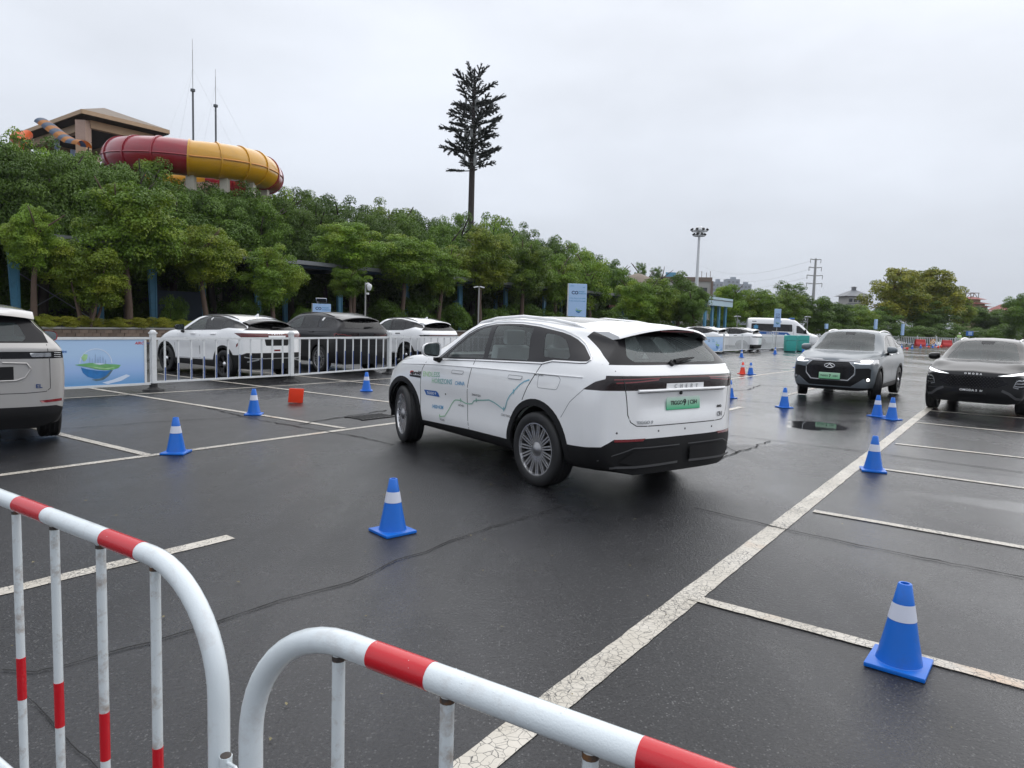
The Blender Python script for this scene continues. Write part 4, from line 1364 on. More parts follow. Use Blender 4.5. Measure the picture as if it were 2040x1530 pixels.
# ---- white electric crossover parked third, and two more like it far down the fence
def build_white_ev():
    c = dict(name='white_electric_crossover', label='white crossover with black rear screen parked third behind the fence, next to the black SUV', pose=(-4.08, 25.9, 139), paint='paint_white', wheel='five', wstyle=FIVE, Rw=0.35, Rr=0.235, arch_out=0.46, arch_in=0.405,
             spec=dict(xr=-2.20, xf=2.20, ra=-1.315, fa=1.315, W=0.915, belt=1.12, rear_belt=1.20, roof=1.63, hood=1.09, nose=0.90, cowl=1.12, header=0.10, tail_z=1.49, roof_peak=-0.55, gh=0.67,
                       shoulder=1.04, tailw=0.88, nosew=0.79, a_top=1.46, bottom=0.25, nx=56,
                       dr=lambda y, z: 0.36 * min(1, max(0, (z - 1.08) / 0.40))**1.2 + 0.18 * (y / 0.88)**4 + 0.05 * max(0, (0.5 - z) / 0.25)),
             dlo=[(0.58, 1.125), (0.38, 1.27), (0.10, 1.46), (-0.09, 1.53), (-0.35, 1.57), (-0.70, 1.57), (-1.05, 1.53), (-1.5, 1.46), (-1.8, 1.38), (-2.0, 1.27), (-1.85, 1.275), (-1.62, 1.305), (-1.36, 1.235), (-1.1, 1.19), (-0.5, 1.165), (0.1, 1.14)],
             panes=[[(0.44, 1.15), (0.30, 1.27), (0.06, 1.43), (-0.28, 1.535), (-0.34, 1.175)], [(-0.42, 1.18), (-0.36, 1.545), (-0.70, 1.545), (-1.04, 1.505), (-1.08, 1.21)], [(-1.16, 1.225), (-1.14, 1.49), (-1.50, 1.43), (-1.70, 1.37), (-1.60, 1.33), (-1.36, 1.265)]],
             pane_mats=['glass_clear', 'glass_dark', 'glass_dark'],
             clad=[([(0.90, 0.15), (0.88, 0.38), (-0.88, 0.40), (-0.90, 0.15)], 'S'), ([(-1, 0.15), (1, 0.15), (1, 0.50), (-1, 0.50)], 'B'), ([(-1.72, 0.15), (-1.74, 0.42), (-2.6, 0.50), (-2.6, 0.15)], 'S')],
             cuts=[('rear_window', [([(-0.64, 1.225), (0.64, 1.225), (0.52, 1.45), (-0.52, 1.45)], 'B', 0.2)], 'glass_dark', -0.003),
                   ('rear_screen_surround', [([(-0.9, 1.20), (0.9, 1.20), (0.7, 1.52), (-0.7, 1.52)], 'B', 0.4), ([(-1.68, 1.50), (-1.90, 1.36), (-2.04, 1.205), (-2.6, 1.205), (-2.6, 1.52)], 'S', 0.02)], 'pillar_black', -0.002),
                   ('tail_lamp', [([(-0.80, 1.06), (0.80, 1.06), (0.62, 0.98), (-0.62, 0.98)], 'B', 0.3), ([(-2.6, 1.06), (-1.92, 1.05), (-2.05, 0.99), (-2.6, 0.98)], 'S', 0.02)], 'gloss_black', -0.002),
                   ('windscreen', [(rounded([(-0.66, 1.13), (0.66, 1.13), (0.60, 1.29), (0.52, 1.50), (0.25, 1.55), (-0.25, 1.55), (-0.52, 1.50), (-0.60, 1.29)], 0.03), 'F', 0.2)], 'glass_screen', -0.002)],
             doors=[[(0.86, 0.40), (0.88, 0.9), (0.62, 1.14), (-0.30, 1.16), (-0.25, 0.9), (-0.27, 0.42)], [(-0.28, 0.42), (-0.26, 0.9), (-0.31, 1.16), (-1.12, 1.19), (-1.20, 1.0), (-1.00, 0.74), (-0.86, 0.42)]],
             handles=[(0.02, 1.045), (-0.86, 1.065)], handle_mat='plastic_grey', mirror=(0.48, 0.875, 1.20), mirror_mat='gloss_black', rails=(0.05, -1.5, 0.56, 'plastic_grey'), dash=0.5)
    root, S = base_car(c)
    spoiler(root, -1.68, -2.05, 0.60, 1.535, 'paint_white', drop=0.09)
    S.strip('lamp_strip', [(0.60, 1.04), (-0.60, 1.04)], 0.012, 'reflector_red', root, 'B', 0.003)
    fin(root, S, -1.3, 'paint_white')
    return finish(root, S, c)
ev = build_white_ev()
p = G(1404, 712)
dup(ev, (11.6, 46.0, 0), R(142), 'white SUV behind the far fence, partly hidden by the tail of the large white SUV')
dup(ev, (14.9, 49.5, 0), R(142), 'white SUV behind the far fence, just left of the ambulance')

# ---- beige SUV cut by the left edge
def build_beige():
    c = dict(name='beige_suv', label='beige grey SUV with a red door mirror, cut by the left edge of the photo', pose=(-7.26, 9.28, 130), paint='paint_beige', wheel='five', wstyle=FIVE, Rw=0.365, Rr=0.24, arch_out=0.47, arch_in=0.42,
             spec=dict(xr=-2.25, xf=2.25, ra=-1.335, fa=1.335, W=0.93, belt=1.14, rear_belt=1.20, roof=1.66, hood=1.12, nose=0.98, cowl=1.15, header=0.15, tail_z=1.555, roof_peak=-0.5, gh=0.70, shoulder=1.12, tailw=0.90, a_top=1.50, bottom=0.25, nx=56,
                       dr=lambda y, z: 0.26 * min(1, max(0, (z - 1.15) / 0.42))**1.1 + 0.16 * (y / 0.9)**6 + 0.08 * max(0, (0.42 - z) / 0.2)),
             dlo=[(0.62, 1.15), (0.40, 1.31), (0.15, 1.47), (-0.1, 1.53), (-1.2, 1.54), (-1.75, 1.50), (-2.0, 1.25), (-1.8, 1.21), (0.0, 1.17)],
             panes=[[(0.46, 1.18), (0.12, 1.44), (-0.26, 1.51), (-0.30, 1.195)], [(-0.38, 1.20), (-0.34, 1.515), (-1.08, 1.515), (-1.12, 1.215)], [(-1.2, 1.225), (-1.18, 1.51), (-1.68, 1.47), (-1.86, 1.26)]],
             clad=[([(0.92, 0.15), (0.90, 0.38), (-0.88, 0.40), (-0.90, 0.15)], 'S'), ([(-1.77, 0.15), (-1.79, 0.45), (-2.15, 0.475), (-2.7, 0.48), (-2.7, 0.15)], 'S'), ([(-1, 0.15), (1, 0.15), (1, 0.42), (0.80, 0.50), (-0.80, 0.50), (-1, 0.42)], 'B')],
             cuts=[('rear_window', [(rounded([(-0.50, 1.235), (0.50, 1.235), (0.53, 1.28), (0.47, 1.41), (0.44, 1.44), (-0.44, 1.44), (-0.47, 1.41), (-0.53, 1.28)], 0.02), 'B', 0.2)], 'glass_screen', -0.003),
                   ('rear_screen_surround', [([(-0.74, 1.215), (0.74, 1.215), (0.60, 1.60), (-0.60, 1.60)], 'B', 0.3)], 'pillar_black', -0.002),
                   ('tail_panel', [([(-0.95, 1.12), (0.95, 1.12), (0.95, 1.04), (-0.95, 1.04)], 'B', 0.1), ([(-2.7, 1.12), (-2.0, 1.12), (-2.0, 1.04), (-2.7, 1.04)], 'S', 0.02)], 'gloss_black', -0.002)],
             mirror=(0.50, 0.95, 1.20), mirror_mat='paint_red', dash=0.55, seat_mat='interior')
    root, S = base_car(c)
    spoiler(root, -1.86, -2.16, 0.62, 1.60, 'paint_beige', drop=0.05, droop=0.05)
    for s in (1, -1):
        S.patch('tail_lamp', rounded([(s * 0.55, 1.105), (s * 0.76, 1.105), (s * 0.76, 1.06), (s * 0.57, 1.06)], 0.01), 'lamp_clear', root, 'B', 0.004)
        S.patch('rear_reflector', [(s * 0.63, 0.565), (s * 0.86, 0.575), (s * 0.86, 0.545), (s * 0.66, 0.538)], 'reflector_red', root, 'B', 0.004)
        for k in range(3):
            S.strip('lamp_strip', [(s * 0.79, 1.105 - 0.022 * k), (s * 0.86, 1.10 - 0.022 * k)], 0.006, 'satin', root, 'B', 0.003)
    me = text_mesh('JAECOO', 0.055, 'CENTER', 0.002, 0.001, 2.6)
    S.project('tailgate_letters', me, 'chrome', root, 'B', (0.02, 1.058), (-1, 0), (0, 1), 0.004)
    me = text_mesh('EL', 0.06, 'LEFT', 0.002, 0.002, 1.1)
    S.project('model_badge', me, 'navy_print', root, 'B', (-0.60, 0.71), (-1, 0), (0, 1), 0.004)
    bm_ = box('licence_plate', (-2.245, -0.15, 0.88), (0.015, 0.50, 0.15), 'plastic_black', root, 0.004)
    S.strip('plate_field_edge', [(-0.30, 1.0), (-0.52, 0.99), (-0.56, 0.93), (-0.50, 0.83), (-0.42, 0.80), (0.3, 0.79)], 0.02, 'paint_beige', root, 'B', 0.006, round_=True)
    S.strip('tailgate_seam', [(0.72, 1.20), (0.745, 1.0), (0.745, 0.70), (0.70, 0.665), (0.5, 0.655), (-0.5, 0.655), (-0.70, 0.665), (-0.745, 0.70), (-0.745, 1.0), (-0.72, 1.20)], 0.008, 'seam', root, 'B', 0.001)
    fin(root, S, -1.4, 'paint_beige')
    return finish(root, S, c)
build_beige()

# ---- grey SUV coming towards us
def build_grey():
    c = dict(name='grey_suv', label='silver grey SUV with lit head lamps and dotted grille driving towards the camera', pose=(8.75, 18.35, -127), paint='paint_grey', wheel='five', wstyle=FIVE, Rw=0.36, Rr=0.24, arch_out=0.465, arch_in=0.41, steer=18,
             spec=dict(xr=-2.25, xf=2.27, ra=-1.335, fa=1.335, W=0.93, belt=1.12, rear_belt=1.19, roof=1.675, hood=1.13, nose=0.985, cowl=1.15, header=0.12, tail_z=1.55, roof_peak=-0.5, gh=0.695, shoulder=1.04, tailw=0.89, nosew=0.83, a_top=1.50, bottom=0.25, nx=64,
                       df=lambda y, z: -0.25 * (y / 0.83)**3.2 - 0.09 * max(0, (z - 0.84) / 0.14)**1.5 - 0.10 * max(0, (0.48 - z) / 0.25)**1.5),
             dlo=[(0.62, 1.13), (0.40, 1.29), (0.15, 1.45), (-0.1, 1.525), (-0.5, 1.555), (-1.1, 1.54), (-1.6, 1.48), (-1.95, 1.30), (-1.8, 1.24), (-1.3, 1.215), (-0.4, 1.165), (0.1, 1.145)],
             panes=[[(0.46, 1.16), (0.12, 1.42), (-0.26, 1.52), (-0.30, 1.18)], [(-0.38, 1.185), (-0.34, 1.53), (-0.60, 1.53), (-1.08, 1.515), (-1.14, 1.22)], [(-1.22, 1.235), (-1.2, 1.50), (-1.55, 1.455), (-1.80, 1.30)]],
             trim='satin',
             clad=[([(0.90, 0.15), (0.88, 0.38), (-0.88, 0.40), (-0.90, 0.15)], 'S'), ([(1.78, 0.15), (1.80, 0.30), (2.6, 0.30), (2.6, 0.15)], 'S'), ([(-1, 0.15), (1, 0.15), (1, 0.31), (0.75, 0.32), (-0.75, 0.32), (-1, 0.31)], 'F'),
                   ([(-1.77, 0.15), (-1.79, 0.5), (-2.7, 0.5), (-2.7, 0.15)], 'S'), ([(-1, 0.15), (1, 0.15), (1, 0.5), (-1, 0.5)], 'B')],
             cuts=[('windscreen', [(rounded([(-0.69, 1.155), (0.69, 1.155), (0.62, 1.32), (0.555, 1.555), (0.3, 1.60), (-0.3, 1.60), (-0.555, 1.555), (-0.62, 1.32)], 0.03), 'F', 0.15)], 'glass_screen', -0.002),
                   ('roof_glass', [(rounded([(-1.4, -0.48), (-1.4, 0.48), (-0.02, 0.52), (-0.02, -0.52)], 0.06), 'T', 0.5)], 'gloss_black', -0.001),
                   ('grille', [([(-0.40, 0.915), (0.40, 0.915), (0.525, 0.79), (0.525, 0.63), (0.40, 0.49), (-0.40, 0.49), (-0.525, 0.63), (-0.525, 0.79)], 'F', 0.1)], 'gloss_black', -0.006),
                   ('head_lamp', [([(0.50, 0.885), (0.60, 0.94), (0.95, 0.985), (0.95, 0.865), (0.60, 0.87)], 'F', 0.1), ([(1.75, 0.985), (2.6, 0.96), (2.6, 0.865), (1.90, 0.89)], 'S', 0.02), ([(-0.95, 0.985), (-0.60, 0.94), (-0.50, 0.885), (-0.60, 0.87), (-0.95, 0.865)], 'F', 0.1)], 'lamp_clear', -0.003),
                   ('bumper_intake', [([(0.545, 0.765), (0.80, 0.785), (0.84, 0.75), (0.84, 0.46), (0.78, 0.455), (0.72, 0.54), (0.46, 0.34), (-0.46, 0.34), (-0.72, 0.54), (-0.78, 0.455), (-0.84, 0.46), (-0.84, 0.75), (-0.80, 0.785), (-0.545, 0.765), (-0.545, 0.62), (-0.41, 0.47), (0.41, 0.47), (0.545, 0.62)], 'F', 0.1)], 'plastic_black', -0.012),
                   ('rear_window', [([(-0.62, 1.23), (0.62, 1.23), (0.52, 1.50), (-0.52, 1.50)], 'B', 0.2)], 'glass_dark', -0.003)],
             doors=[[(0.88, 0.40), (0.90, 0.9), (0.66, 1.13), (-0.28, 1.15), (-0.22, 0.9), (-0.24, 0.42)], [(-0.25, 0.42), (-0.23, 0.9), (-0.29, 1.15), (-1.16, 1.19), (-1.22, 1.0), (-1.0, 0.74), (-0.88, 0.42)]],
             handles=[(0.02, 1.05), (-0.90, 1.07)], handle_mat='chrome', mirror=(0.50, 0.895, 1.19), dash=0.6, seat_mat='interior', rails=(0.05, -1.55, 0.60, 'chrome'))
    root, S = base_car(c)
    oct_ = [(-0.40, 0.915), (0.40, 0.915), (0.525, 0.79), (0.525, 0.63), (0.40, 0.49), (-0.40, 0.49), (-0.525, 0.63), (-0.525, 0.79)]
    S.strip('grille_frame', oct_, 0.014, 'chrome', root, 'F', 0.004, closed=True, round_=True)
    bm = bmesh.new()
    row = 0
    z = 0.52
    while z < 0.90:
        y = -0.48 + (0.03 if row % 2 else 0)
        while y < 0.49:
            if inside((y, z), [(p[0] * 0.95, 0.70 + (p[1] - 0.70) * 0.93) for p in oct_]) and not (abs(y - 0.0) < 0.25 and z < 0.66) and (abs(y) / 0.12)**2 + ((z - 0.81) / 0.06)**2 > 1:
                l, n = S.hit(y, z, 'F')
                k = 0.006
                a = l + n * 0.004
                vs = [bm.verts.new(a + Vector((0, k, 0))), bm.verts.new(a + Vector((0, 0, k * 2.0))), bm.verts.new(a - Vector((0, k, 0))), bm.verts.new(a - Vector((0, 0, k * 2.0)))]
                t = bm.verts.new(a + n * 0.012)
                for i in range(4):
                    bm.faces.new((vs[i], vs[(i + 1) % 4], t))
            y += 0.06
        z += 0.042
        row += 1
    struct(mesh_obj('grille_studs', bm, 'chrome', root), 'stuff')
    # badge
    l, n = S.hit(0.0, 0.81, 'F')
    tube('front_badge', [l + n * 0.012 + Vector((0, 0.11 * math.cos(a), 0.05 * math.sin(a))) for a in [2 * PI * i / 24 for i in range(24)]], 0.011, 'chrome', root, 8, closed=True)
    tube('badge_mark', [l + n * 0.012 + Vector((0, y, zz)) for y, zz in ((-0.07, -0.035), (0.0, 0.035), (0.07, -0.035))], 0.013, 'chrome', root, 6)
    for s in (1, -1):
        S.patch('lamp_lit', rounded([(s * 0.62, 0.955), (s * 0.78, 0.965), (s * 0.80, 0.91), (s * 0.64, 0.90)], 0.015), 'lamp_on', root, 'F', 0.003)
        S.strip('lamp_strip', [(s * 0.50, 0.895), (s * 0.62, 0.882), (s * 0.80, 0.888), (s * 0.83, 0.95)], 0.014, 'lamp_drl', root, 'F', 0.004)
        l, n = S.hit(s * 0.79, 0.515, 'F')
        bm = bmesh.new()
        bm_lathe(bm, [(0.001, 0.0), (0.03, 0.0), (0.036, -0.02)], 16, 'x')
        o = mesh_obj('fog_lamp', bm, 'lamp_on' if s > 0 else 'lamp_clear', root, True)
        o.location = l + Vector((0.012, 0, 0))
    pl = box('licence_plate', (2.285, 0.01, 0.575), (0.014, 0.46, 0.145), 'plate_front', root, 0.004)
    me = text_mesh('TIGGO', 0.055, 'LEFT', 0.001, 0.001)
    me.transform(basis((0, 1, 0), (0, 0, 1), (2.294, -0.19, 0.555)))
    link('plate_text', me, 'black_print', pl)
    me = text_mesh('7', 0.085, 'LEFT', 0.001, 0.003)
    me.transform(basis((0, 1, 0), (0, 0, 1), (2.294, 0.0, 0.545)))
    link('plate_text', me, 'black_print', pl)
    me = text_mesh('CSH', 0.055, 'LEFT', 0.001, 0.001)
    me.transform(basis((0, 1, 0), (0, 0, 1), (2.294, 0.085, 0.555)))
    link('plate_text', me, 'black_print', pl)
    S.patch('camera_housing', rounded([(-0.13, 1.60), (0.13, 1.60), (0.10, 1.54), (-0.10, 1.54)], 0.02), 'interior_dark', root, 'F', 0.001)
    for v in 'LR':
        S.strip('shoulder_crease', [(1.5, 0.98), (0.6, 1.045), (-1.0, 1.075), (-2.0, 1.08)], 0.014, 'paint_grey', root, v, 0.004, round_=True)
        S.strip('hood_seam', [(1.15, 1.085), (1.5, 1.05), (1.8, 1.02), (2.0, 0.985)], 0.007, 'seam', root, v, 0.001)
    S.strip('hood_front_seam', [(-0.62, 0.955), (-0.42, 0.93), (0, 0.932), (0.42, 0.93), (0.62, 0.955)], 0.008, 'seam', root, 'F', 0.001)
    return finish(root, S, c)
gradient_mat('plate_front', (0.20, 0.60, 0.30), (0.55, 0.80, 0.60), 'Z', 0.50, 0.66, 0.35)
build_grey()

# ---- black crossover at the right edge
def build_black_front():
    c = dict(name='black_crossover', label='black crossover with lit slim running lights parked at the right edge', pose=(10.73, 16.05, -130), paint='paint_black', wheel='five', wstyle=FIVE, Rw=0.35, Rr=0.235, arch_out=0.465, arch_in=0.405,
             spec=dict(xr=-2.20, xf=2.17, ra=-1.315, fa=1.315, W=0.915, belt=1.08, rear_belt=1.16, roof=1.565, hood=1.075, nose=0.885, cowl=1.12, header=0.08, tail_z=1.43, roof_peak=-0.45, gh=0.665, shoulder=1.0, tailw=0.88, nosew=0.83, a_top=1.40, bottom=0.25, nx=60,
                       df=lambda y, z: -0.24 * (y / 0.83)**3.0 - 0.08 * max(0, (z - 0.80) / 0.12)**1.5 - 0.10 * max(0, (0.46 - z) / 0.25)**1.5),
             dlo=[(0.55, 1.085), (0.38, 1.21), (0.06, 1.40), (-0.29, 1.49), (-0.82, 1.485), (-1.5, 1.38), (-1.9, 1.22), (-1.42, 1.20), (-0.5, 1.13), (0.1, 1.10)],
             panes=[[(0.42, 1.11), (0.30, 1.22), (0.05, 1.37), (-0.28, 1.46), (-0.36, 1.14)], [(-0.44, 1.145), (-0.36, 1.465), (-0.84, 1.46), (-1.08, 1.42), (-1.08, 1.17)]],
             clad=[([(0.90, 0.15), (0.88, 0.40), (-0.88, 0.43), (-0.90, 0.15)], 'S'), ([(-1, 0.15), (1, 0.15), (1, 0.36), (0.6, 0.34), (-0.6, 0.34), (-1, 0.36)], 'F')],
             cuts=[('windscreen', [(rounded([(-0.66, 1.095), (0.66, 1.095), (0.60, 1.25), (0.515, 1.45), (0.25, 1.495), (-0.25, 1.495), (-0.515, 1.45), (-0.60, 1.25)], 0.03), 'F', 0.15)], 'glass_screen', -0.002),
                   ('running_lamp', [([(0.42, 0.815), (0.62, 0.855), (0.95, 0.92), (0.95, 0.875), (0.62, 0.822)], 'F', 0.1)], 'lamp_drl', 0.001),
                   ('running_lamp', [([(-0.95, 0.92), (-0.62, 0.855), (-0.42, 0.815), (-0.62, 0.822), (-0.95, 0.875)], 'F', 0.1)], 'lamp_drl', 0.001),
                   ('head_lamp', [(rounded([(0.68, 0.60), (0.72, 0.73), (0.78, 0.765), (0.90, 0.76), (0.90, 0.57), (0.72, 0.565)], 0.02), 'F', 0.1), (rounded([(-0.90, 0.57), (-0.90, 0.76), (-0.78, 0.765), (-0.72, 0.73), (-0.68, 0.60), (-0.72, 0.565)], 0.02), 'F', 0.1)], 'gloss_black', -0.006),
                   ('grille', [([(-0.40, 0.795), (0.40, 0.795), (0.62, 0.66), (0.40, 0.57), (-0.40, 0.57), (-0.62, 0.66)], 'F', 0.1)], 'gloss_black', -0.004)],
             mirror=(0.46, 0.875, 1.12), dash=0.55, seat_mat='interior', rails=(0.02, -1.45, 0.56, 'chrome'))
    root, S = base_car(c)
    # diamond lattice of the grille, fading into the body
    bm = bmesh.new()
    for r in range(7):
        z = 0.585 + r * 0.032
        y = -0.48 + (0.028 if r % 2 else 0)
        while y < 0.49:
            if abs(y) < 0.47 - max(0, abs(z - 0.68) - 0.03) * 1.2:
                l, n = S.hit(y, z, 'F')
                a = l + n * 0.002
                ky, kz = 0.018, 0.011
                vs = [bm.verts.new(a + Vector((0, ky, 0))), bm.verts.new(a + Vector((0, 0, kz))), bm.verts.new(a - Vector((0, ky, 0))), bm.verts.new(a - Vector((0, 0, kz)))]
                t = bm.verts.new(a + n * 0.012)
                for i in range(4):
                    bm.faces.new((vs[i], vs[(i + 1) % 4], t))
            y += 0.056
    struct(mesh_obj('grille_studs', bm, 'paint_black', root), 'stuff')
    me = text_mesh('OMODA', 0.052, 'CENTER', 0.003, 0.002, 2.0)
    S.project('bonnet_letters', me, 'white_print', root, 'F', (0, 0.822), (1, 0), (0, 0.8), 0.006)
    pl = box('licence_plate', (2.175, 0.0, 0.50), (0.014, 0.50, 0.14), 'plastic_black', root, 0.004)
    me = text_mesh('OMODA 5', 0.058, 'LEFT', 0.001, 0.0015, 1.0)
    me.transform(basis((0, 1, 0), (0, 0, 1), (2.185, -0.21, 0.485)) @ Matrix.Diagonal((1.15, 1, 1, 1)))
    link('plate_text', me, 'white_print', pl)
    me = text_mesh('EV', 0.045, 'LEFT', 0.001, 0.0015)
    me.transform(basis((0, 1, 0), (0, 0, 1), (2.185, 0.14, 0.488)))
    link('plate_text', me, 'white_print', pl)
    for s in (1, -1):
        for k, (z0, z1) in enumerate(((0.735, 0.735), (0.68, 0.675), (0.625, 0.615))):
            S.strip('lamp_strip', [(s * (0.715 - 0.008 * k), z0), (s * 0.79, z1 + 0.004), (s * 0.84, z1 + 0.01)], 0.013, 'chrome', root, 'F', 0.002)
        S.strip('lamp_strip', [(s * 0.84, 0.75), (s * 0.75, 0.748), (s * 0.71, 0.70), (s * 0.68, 0.60), (s * 0.76, 0.582)], 0.012, 'satin', root, 'F', 0.003)
        S.strip('bumper_fin', [(s * 0.50, 0.53), (s * 0.62, 0.47), (s * 0.72, 0.38), (s * 0.80, 0.37)], 0.05, 'plastic_grey', root, 'F', 0.012)
    S.patch('camera_housing', rounded([(-0.14, 1.49), (0.14, 1.49), (0.11, 1.43), (-0.11, 1.43)], 0.02), 'interior_dark', root, 'F', 0.001)
    S.strip('hood_front_seam', [(-0.78, 0.90), (-0.5, 0.865), (0, 0.862), (0.5, 0.865), (0.78, 0.90)], 0.008, 'seam', root, 'F', 0.001)
    S.strip('bumper_crease', [(-0.8, 0.50), (-0.5, 0.53), (0.0, 0.54)], 0.012, 'gloss_black', root, 'F', 0.006, round_=True)
    return finish(root, S, c)
build_black_front()

# ---- ambulance
def build_van():
    root = thing('ambulance', 'white ambulance van with blue stripe and blue star parked beyond the fence', 'van', (23.3, 62.0, 0), R(-14))
    X = [-2.95, -2.75, -1.75, 0.2, 0.95, 1.45, 1.95, 2.15, 2.60, 2.95]
    n = len(X)
    f = [([0.6] * n, [0.30] * n), ([0.88] * 7 + [0.86, 0.82, 0.70], [0.34] * n), ([0.98] * 7 + [0.97, 0.92, 0.78], [0.60] * n), ([0.99] * 7 + [0.975, 0.93, 0.78], [0.95] * n),
         ([0.98] * 6 + [0.97, 0.96, 0.90, 0.74], [1.25] * 6 + [1.20, 1.12, 1.02, 0.98]),
         ([0.95] * 5 + [0.93, 0.93, 0.92, 0.84, 0.68], [1.60] * 5 + [1.55, 1.34, 1.20, 1.10, 1.03]),
         ([0.86, 0.88, 0.88, 0.88, 0.86, 0.84, 0.82, 0.80, 0.74, 0.60], [2.10, 2.14, 2.16, 2.16, 2.10, 1.86, 1.46, 1.27, 1.15, 1.06]),
         ([0.72, 0.74, 0.74, 0.74, 0.72, 0.70, 0.70, 0.68, 0.6, 0.45], [2.38, 2.42, 2.44, 2.43, 2.33, 1.98, 1.54, 1.33, 1.19, 1.08]),
         ([0.4] * n, [2.44, 2.49, 2.51, 2.50, 2.38, 2.02, 1.58, 1.36, 1.21, 1.09]), ([0.0] * n, [2.46, 2.51, 2.53, 2.52, 2.40, 2.04, 1.60, 1.38, 1.22, 1.09])]
    S = Shell(dict(x=X, f=f, dr=lambda y, z: 0.10 * (y / 0.95)**6 + 0.10 * max(0, (z - 2.0) / 0.5)**2, df=lambda y, z: -0.30 * (y / 0.78)**3 - 0.1 * max(0, (0.6 - z) / 0.3), nx=50))
    for v in 'LR':
        for xa in (-1.75, 1.75):
            ring = S.cut(circle(xa, 0.36, 0.44, 28), v, nmin=0.02)
            S.cut(circle(xa, 0.36, 0.40, 28), v, bm=ring, nmin=0.02)
            S.obj('wheel_arch', ring, 'plastic_black', root, 0.004, 0.02)
        S.obj('side_window', S.cut(rounded([(-2.6, 1.42), (-2.6, 2.02), (0.72, 2.0), (0.76, 1.38)], 0.08), v), 'glass_dark', root, -0.003, 0.01)
        S.obj('cab_window', S.cut(rounded([(1.08, 1.28), (1.06, 1.92), (1.30, 1.88), (1.85, 1.42), (1.95, 1.22)], 0.06), v), 'glass_dark', root, -0.003, 0.01)
    ws = S.cut(rounded([(-0.70, 1.42), (0.70, 1.42), (0.62, 2.2), (-0.62, 2.2)], 0.05), 'F', nmin=0.2)
    S.obj('windscreen', ws, 'glass_screen', root, -0.002, 0.0)
    S.patch('blue_band', [(-2.05, 1.12), (-2.02, 1.34), (0.35, 1.32), (0.62, 1.10)], 'blue_print', root, 'R', 0.004, 0.2)
    for r in range(3):
        for k in range(5):
            if (r + k) % 2 == 0:
                x0 = -2.62 + k * 0.10
                S.patch('checker_square', [(x0, 1.14 + r * 0.07), (x0, 1.205 + r * 0.07), (x0 + 0.095, 1.205 + r * 0.07), (x0 + 0.095, 1.14 + r * 0.07)], 'cyan_print', root, 'R', 0.004, 0.2)
    for s, x0, z0, sz, mt in (('合肥急救医疗', -1.35, 1.15, 0.17, 'white_print'), ('120 急救', -0.75, 2.14, 0.16, 'blue_print')):
        me = text_mesh(s, sz, 'LEFT', 0.0, 0.002)
        S.project('side_lettering', me, mt, root, 'R', (x0, z0), (1, 0), (0, 1), 0.008)
    for k in range(3):
        a = PI / 3 * k + PI / 2
        S.patch('blue_star', [(-2.22 + 0.2 * math.cos(a) + 0.055 * math.cos(a + PI / 2) * s1, 1.72 + 0.2 * math.sin(a) + 0.055 * math.sin(a + PI / 2) * s1) for s1 in (1, -1)] +
                [(-2.22 - 0.2 * math.cos(a) - 0.055 * math.cos(a + PI / 2) * s1, 1.72 - 0.2 * math.sin(a) - 0.055 * math.sin(a + PI / 2) * s1) for s1 in (1, -1)], 'cyan_print', root, 'R', 0.006 + 0.002 * k, 0.5)
    S.strip('door_rail', [(-2.4, 1.385), (-0.9, 1.375)], 0.04, 'plastic_black', root, 'R', 0.01)
    S.strip('door_seam', [(0.85, 0.5), (0.85, 2.05)], 0.012, 'seam', root, 'R', 0.002)
    S.patch('vent', [(-2.55, 2.17), (-2.55, 2.23), (-2.2, 2.23), (-2.2, 2.17)], 'plastic_black', root, 'R', 0.006, 0.5)
    box('roof_light_bar', (0.75, 0, 2.52), (0.35, 1.2, 0.12), 'blue_print', root, 0.03)
    for s in (1, -1):
        mirror_part(root, 1.72, s * 0.98, 1.45, s, 'plastic_black', w=0.22, h=0.32)
    for (x, y) in ((1.75, 0.86), (1.75, -0.86), (-1.75, 0.86), (-1.75, -0.86)):
        add_wheel(root, 'van', 0.36, 0.23, 0.21, FIVE, x, y)
        wheel_well(root, x, 1 if y > 0 else -1, 0.40, 0.36)
    S.obj('body', S.bm, 'paint_white', root, 0.0, 0.02)
    underbody(root, -2.8, 2.6, 0.36, 0.7)
    return root
build_van()
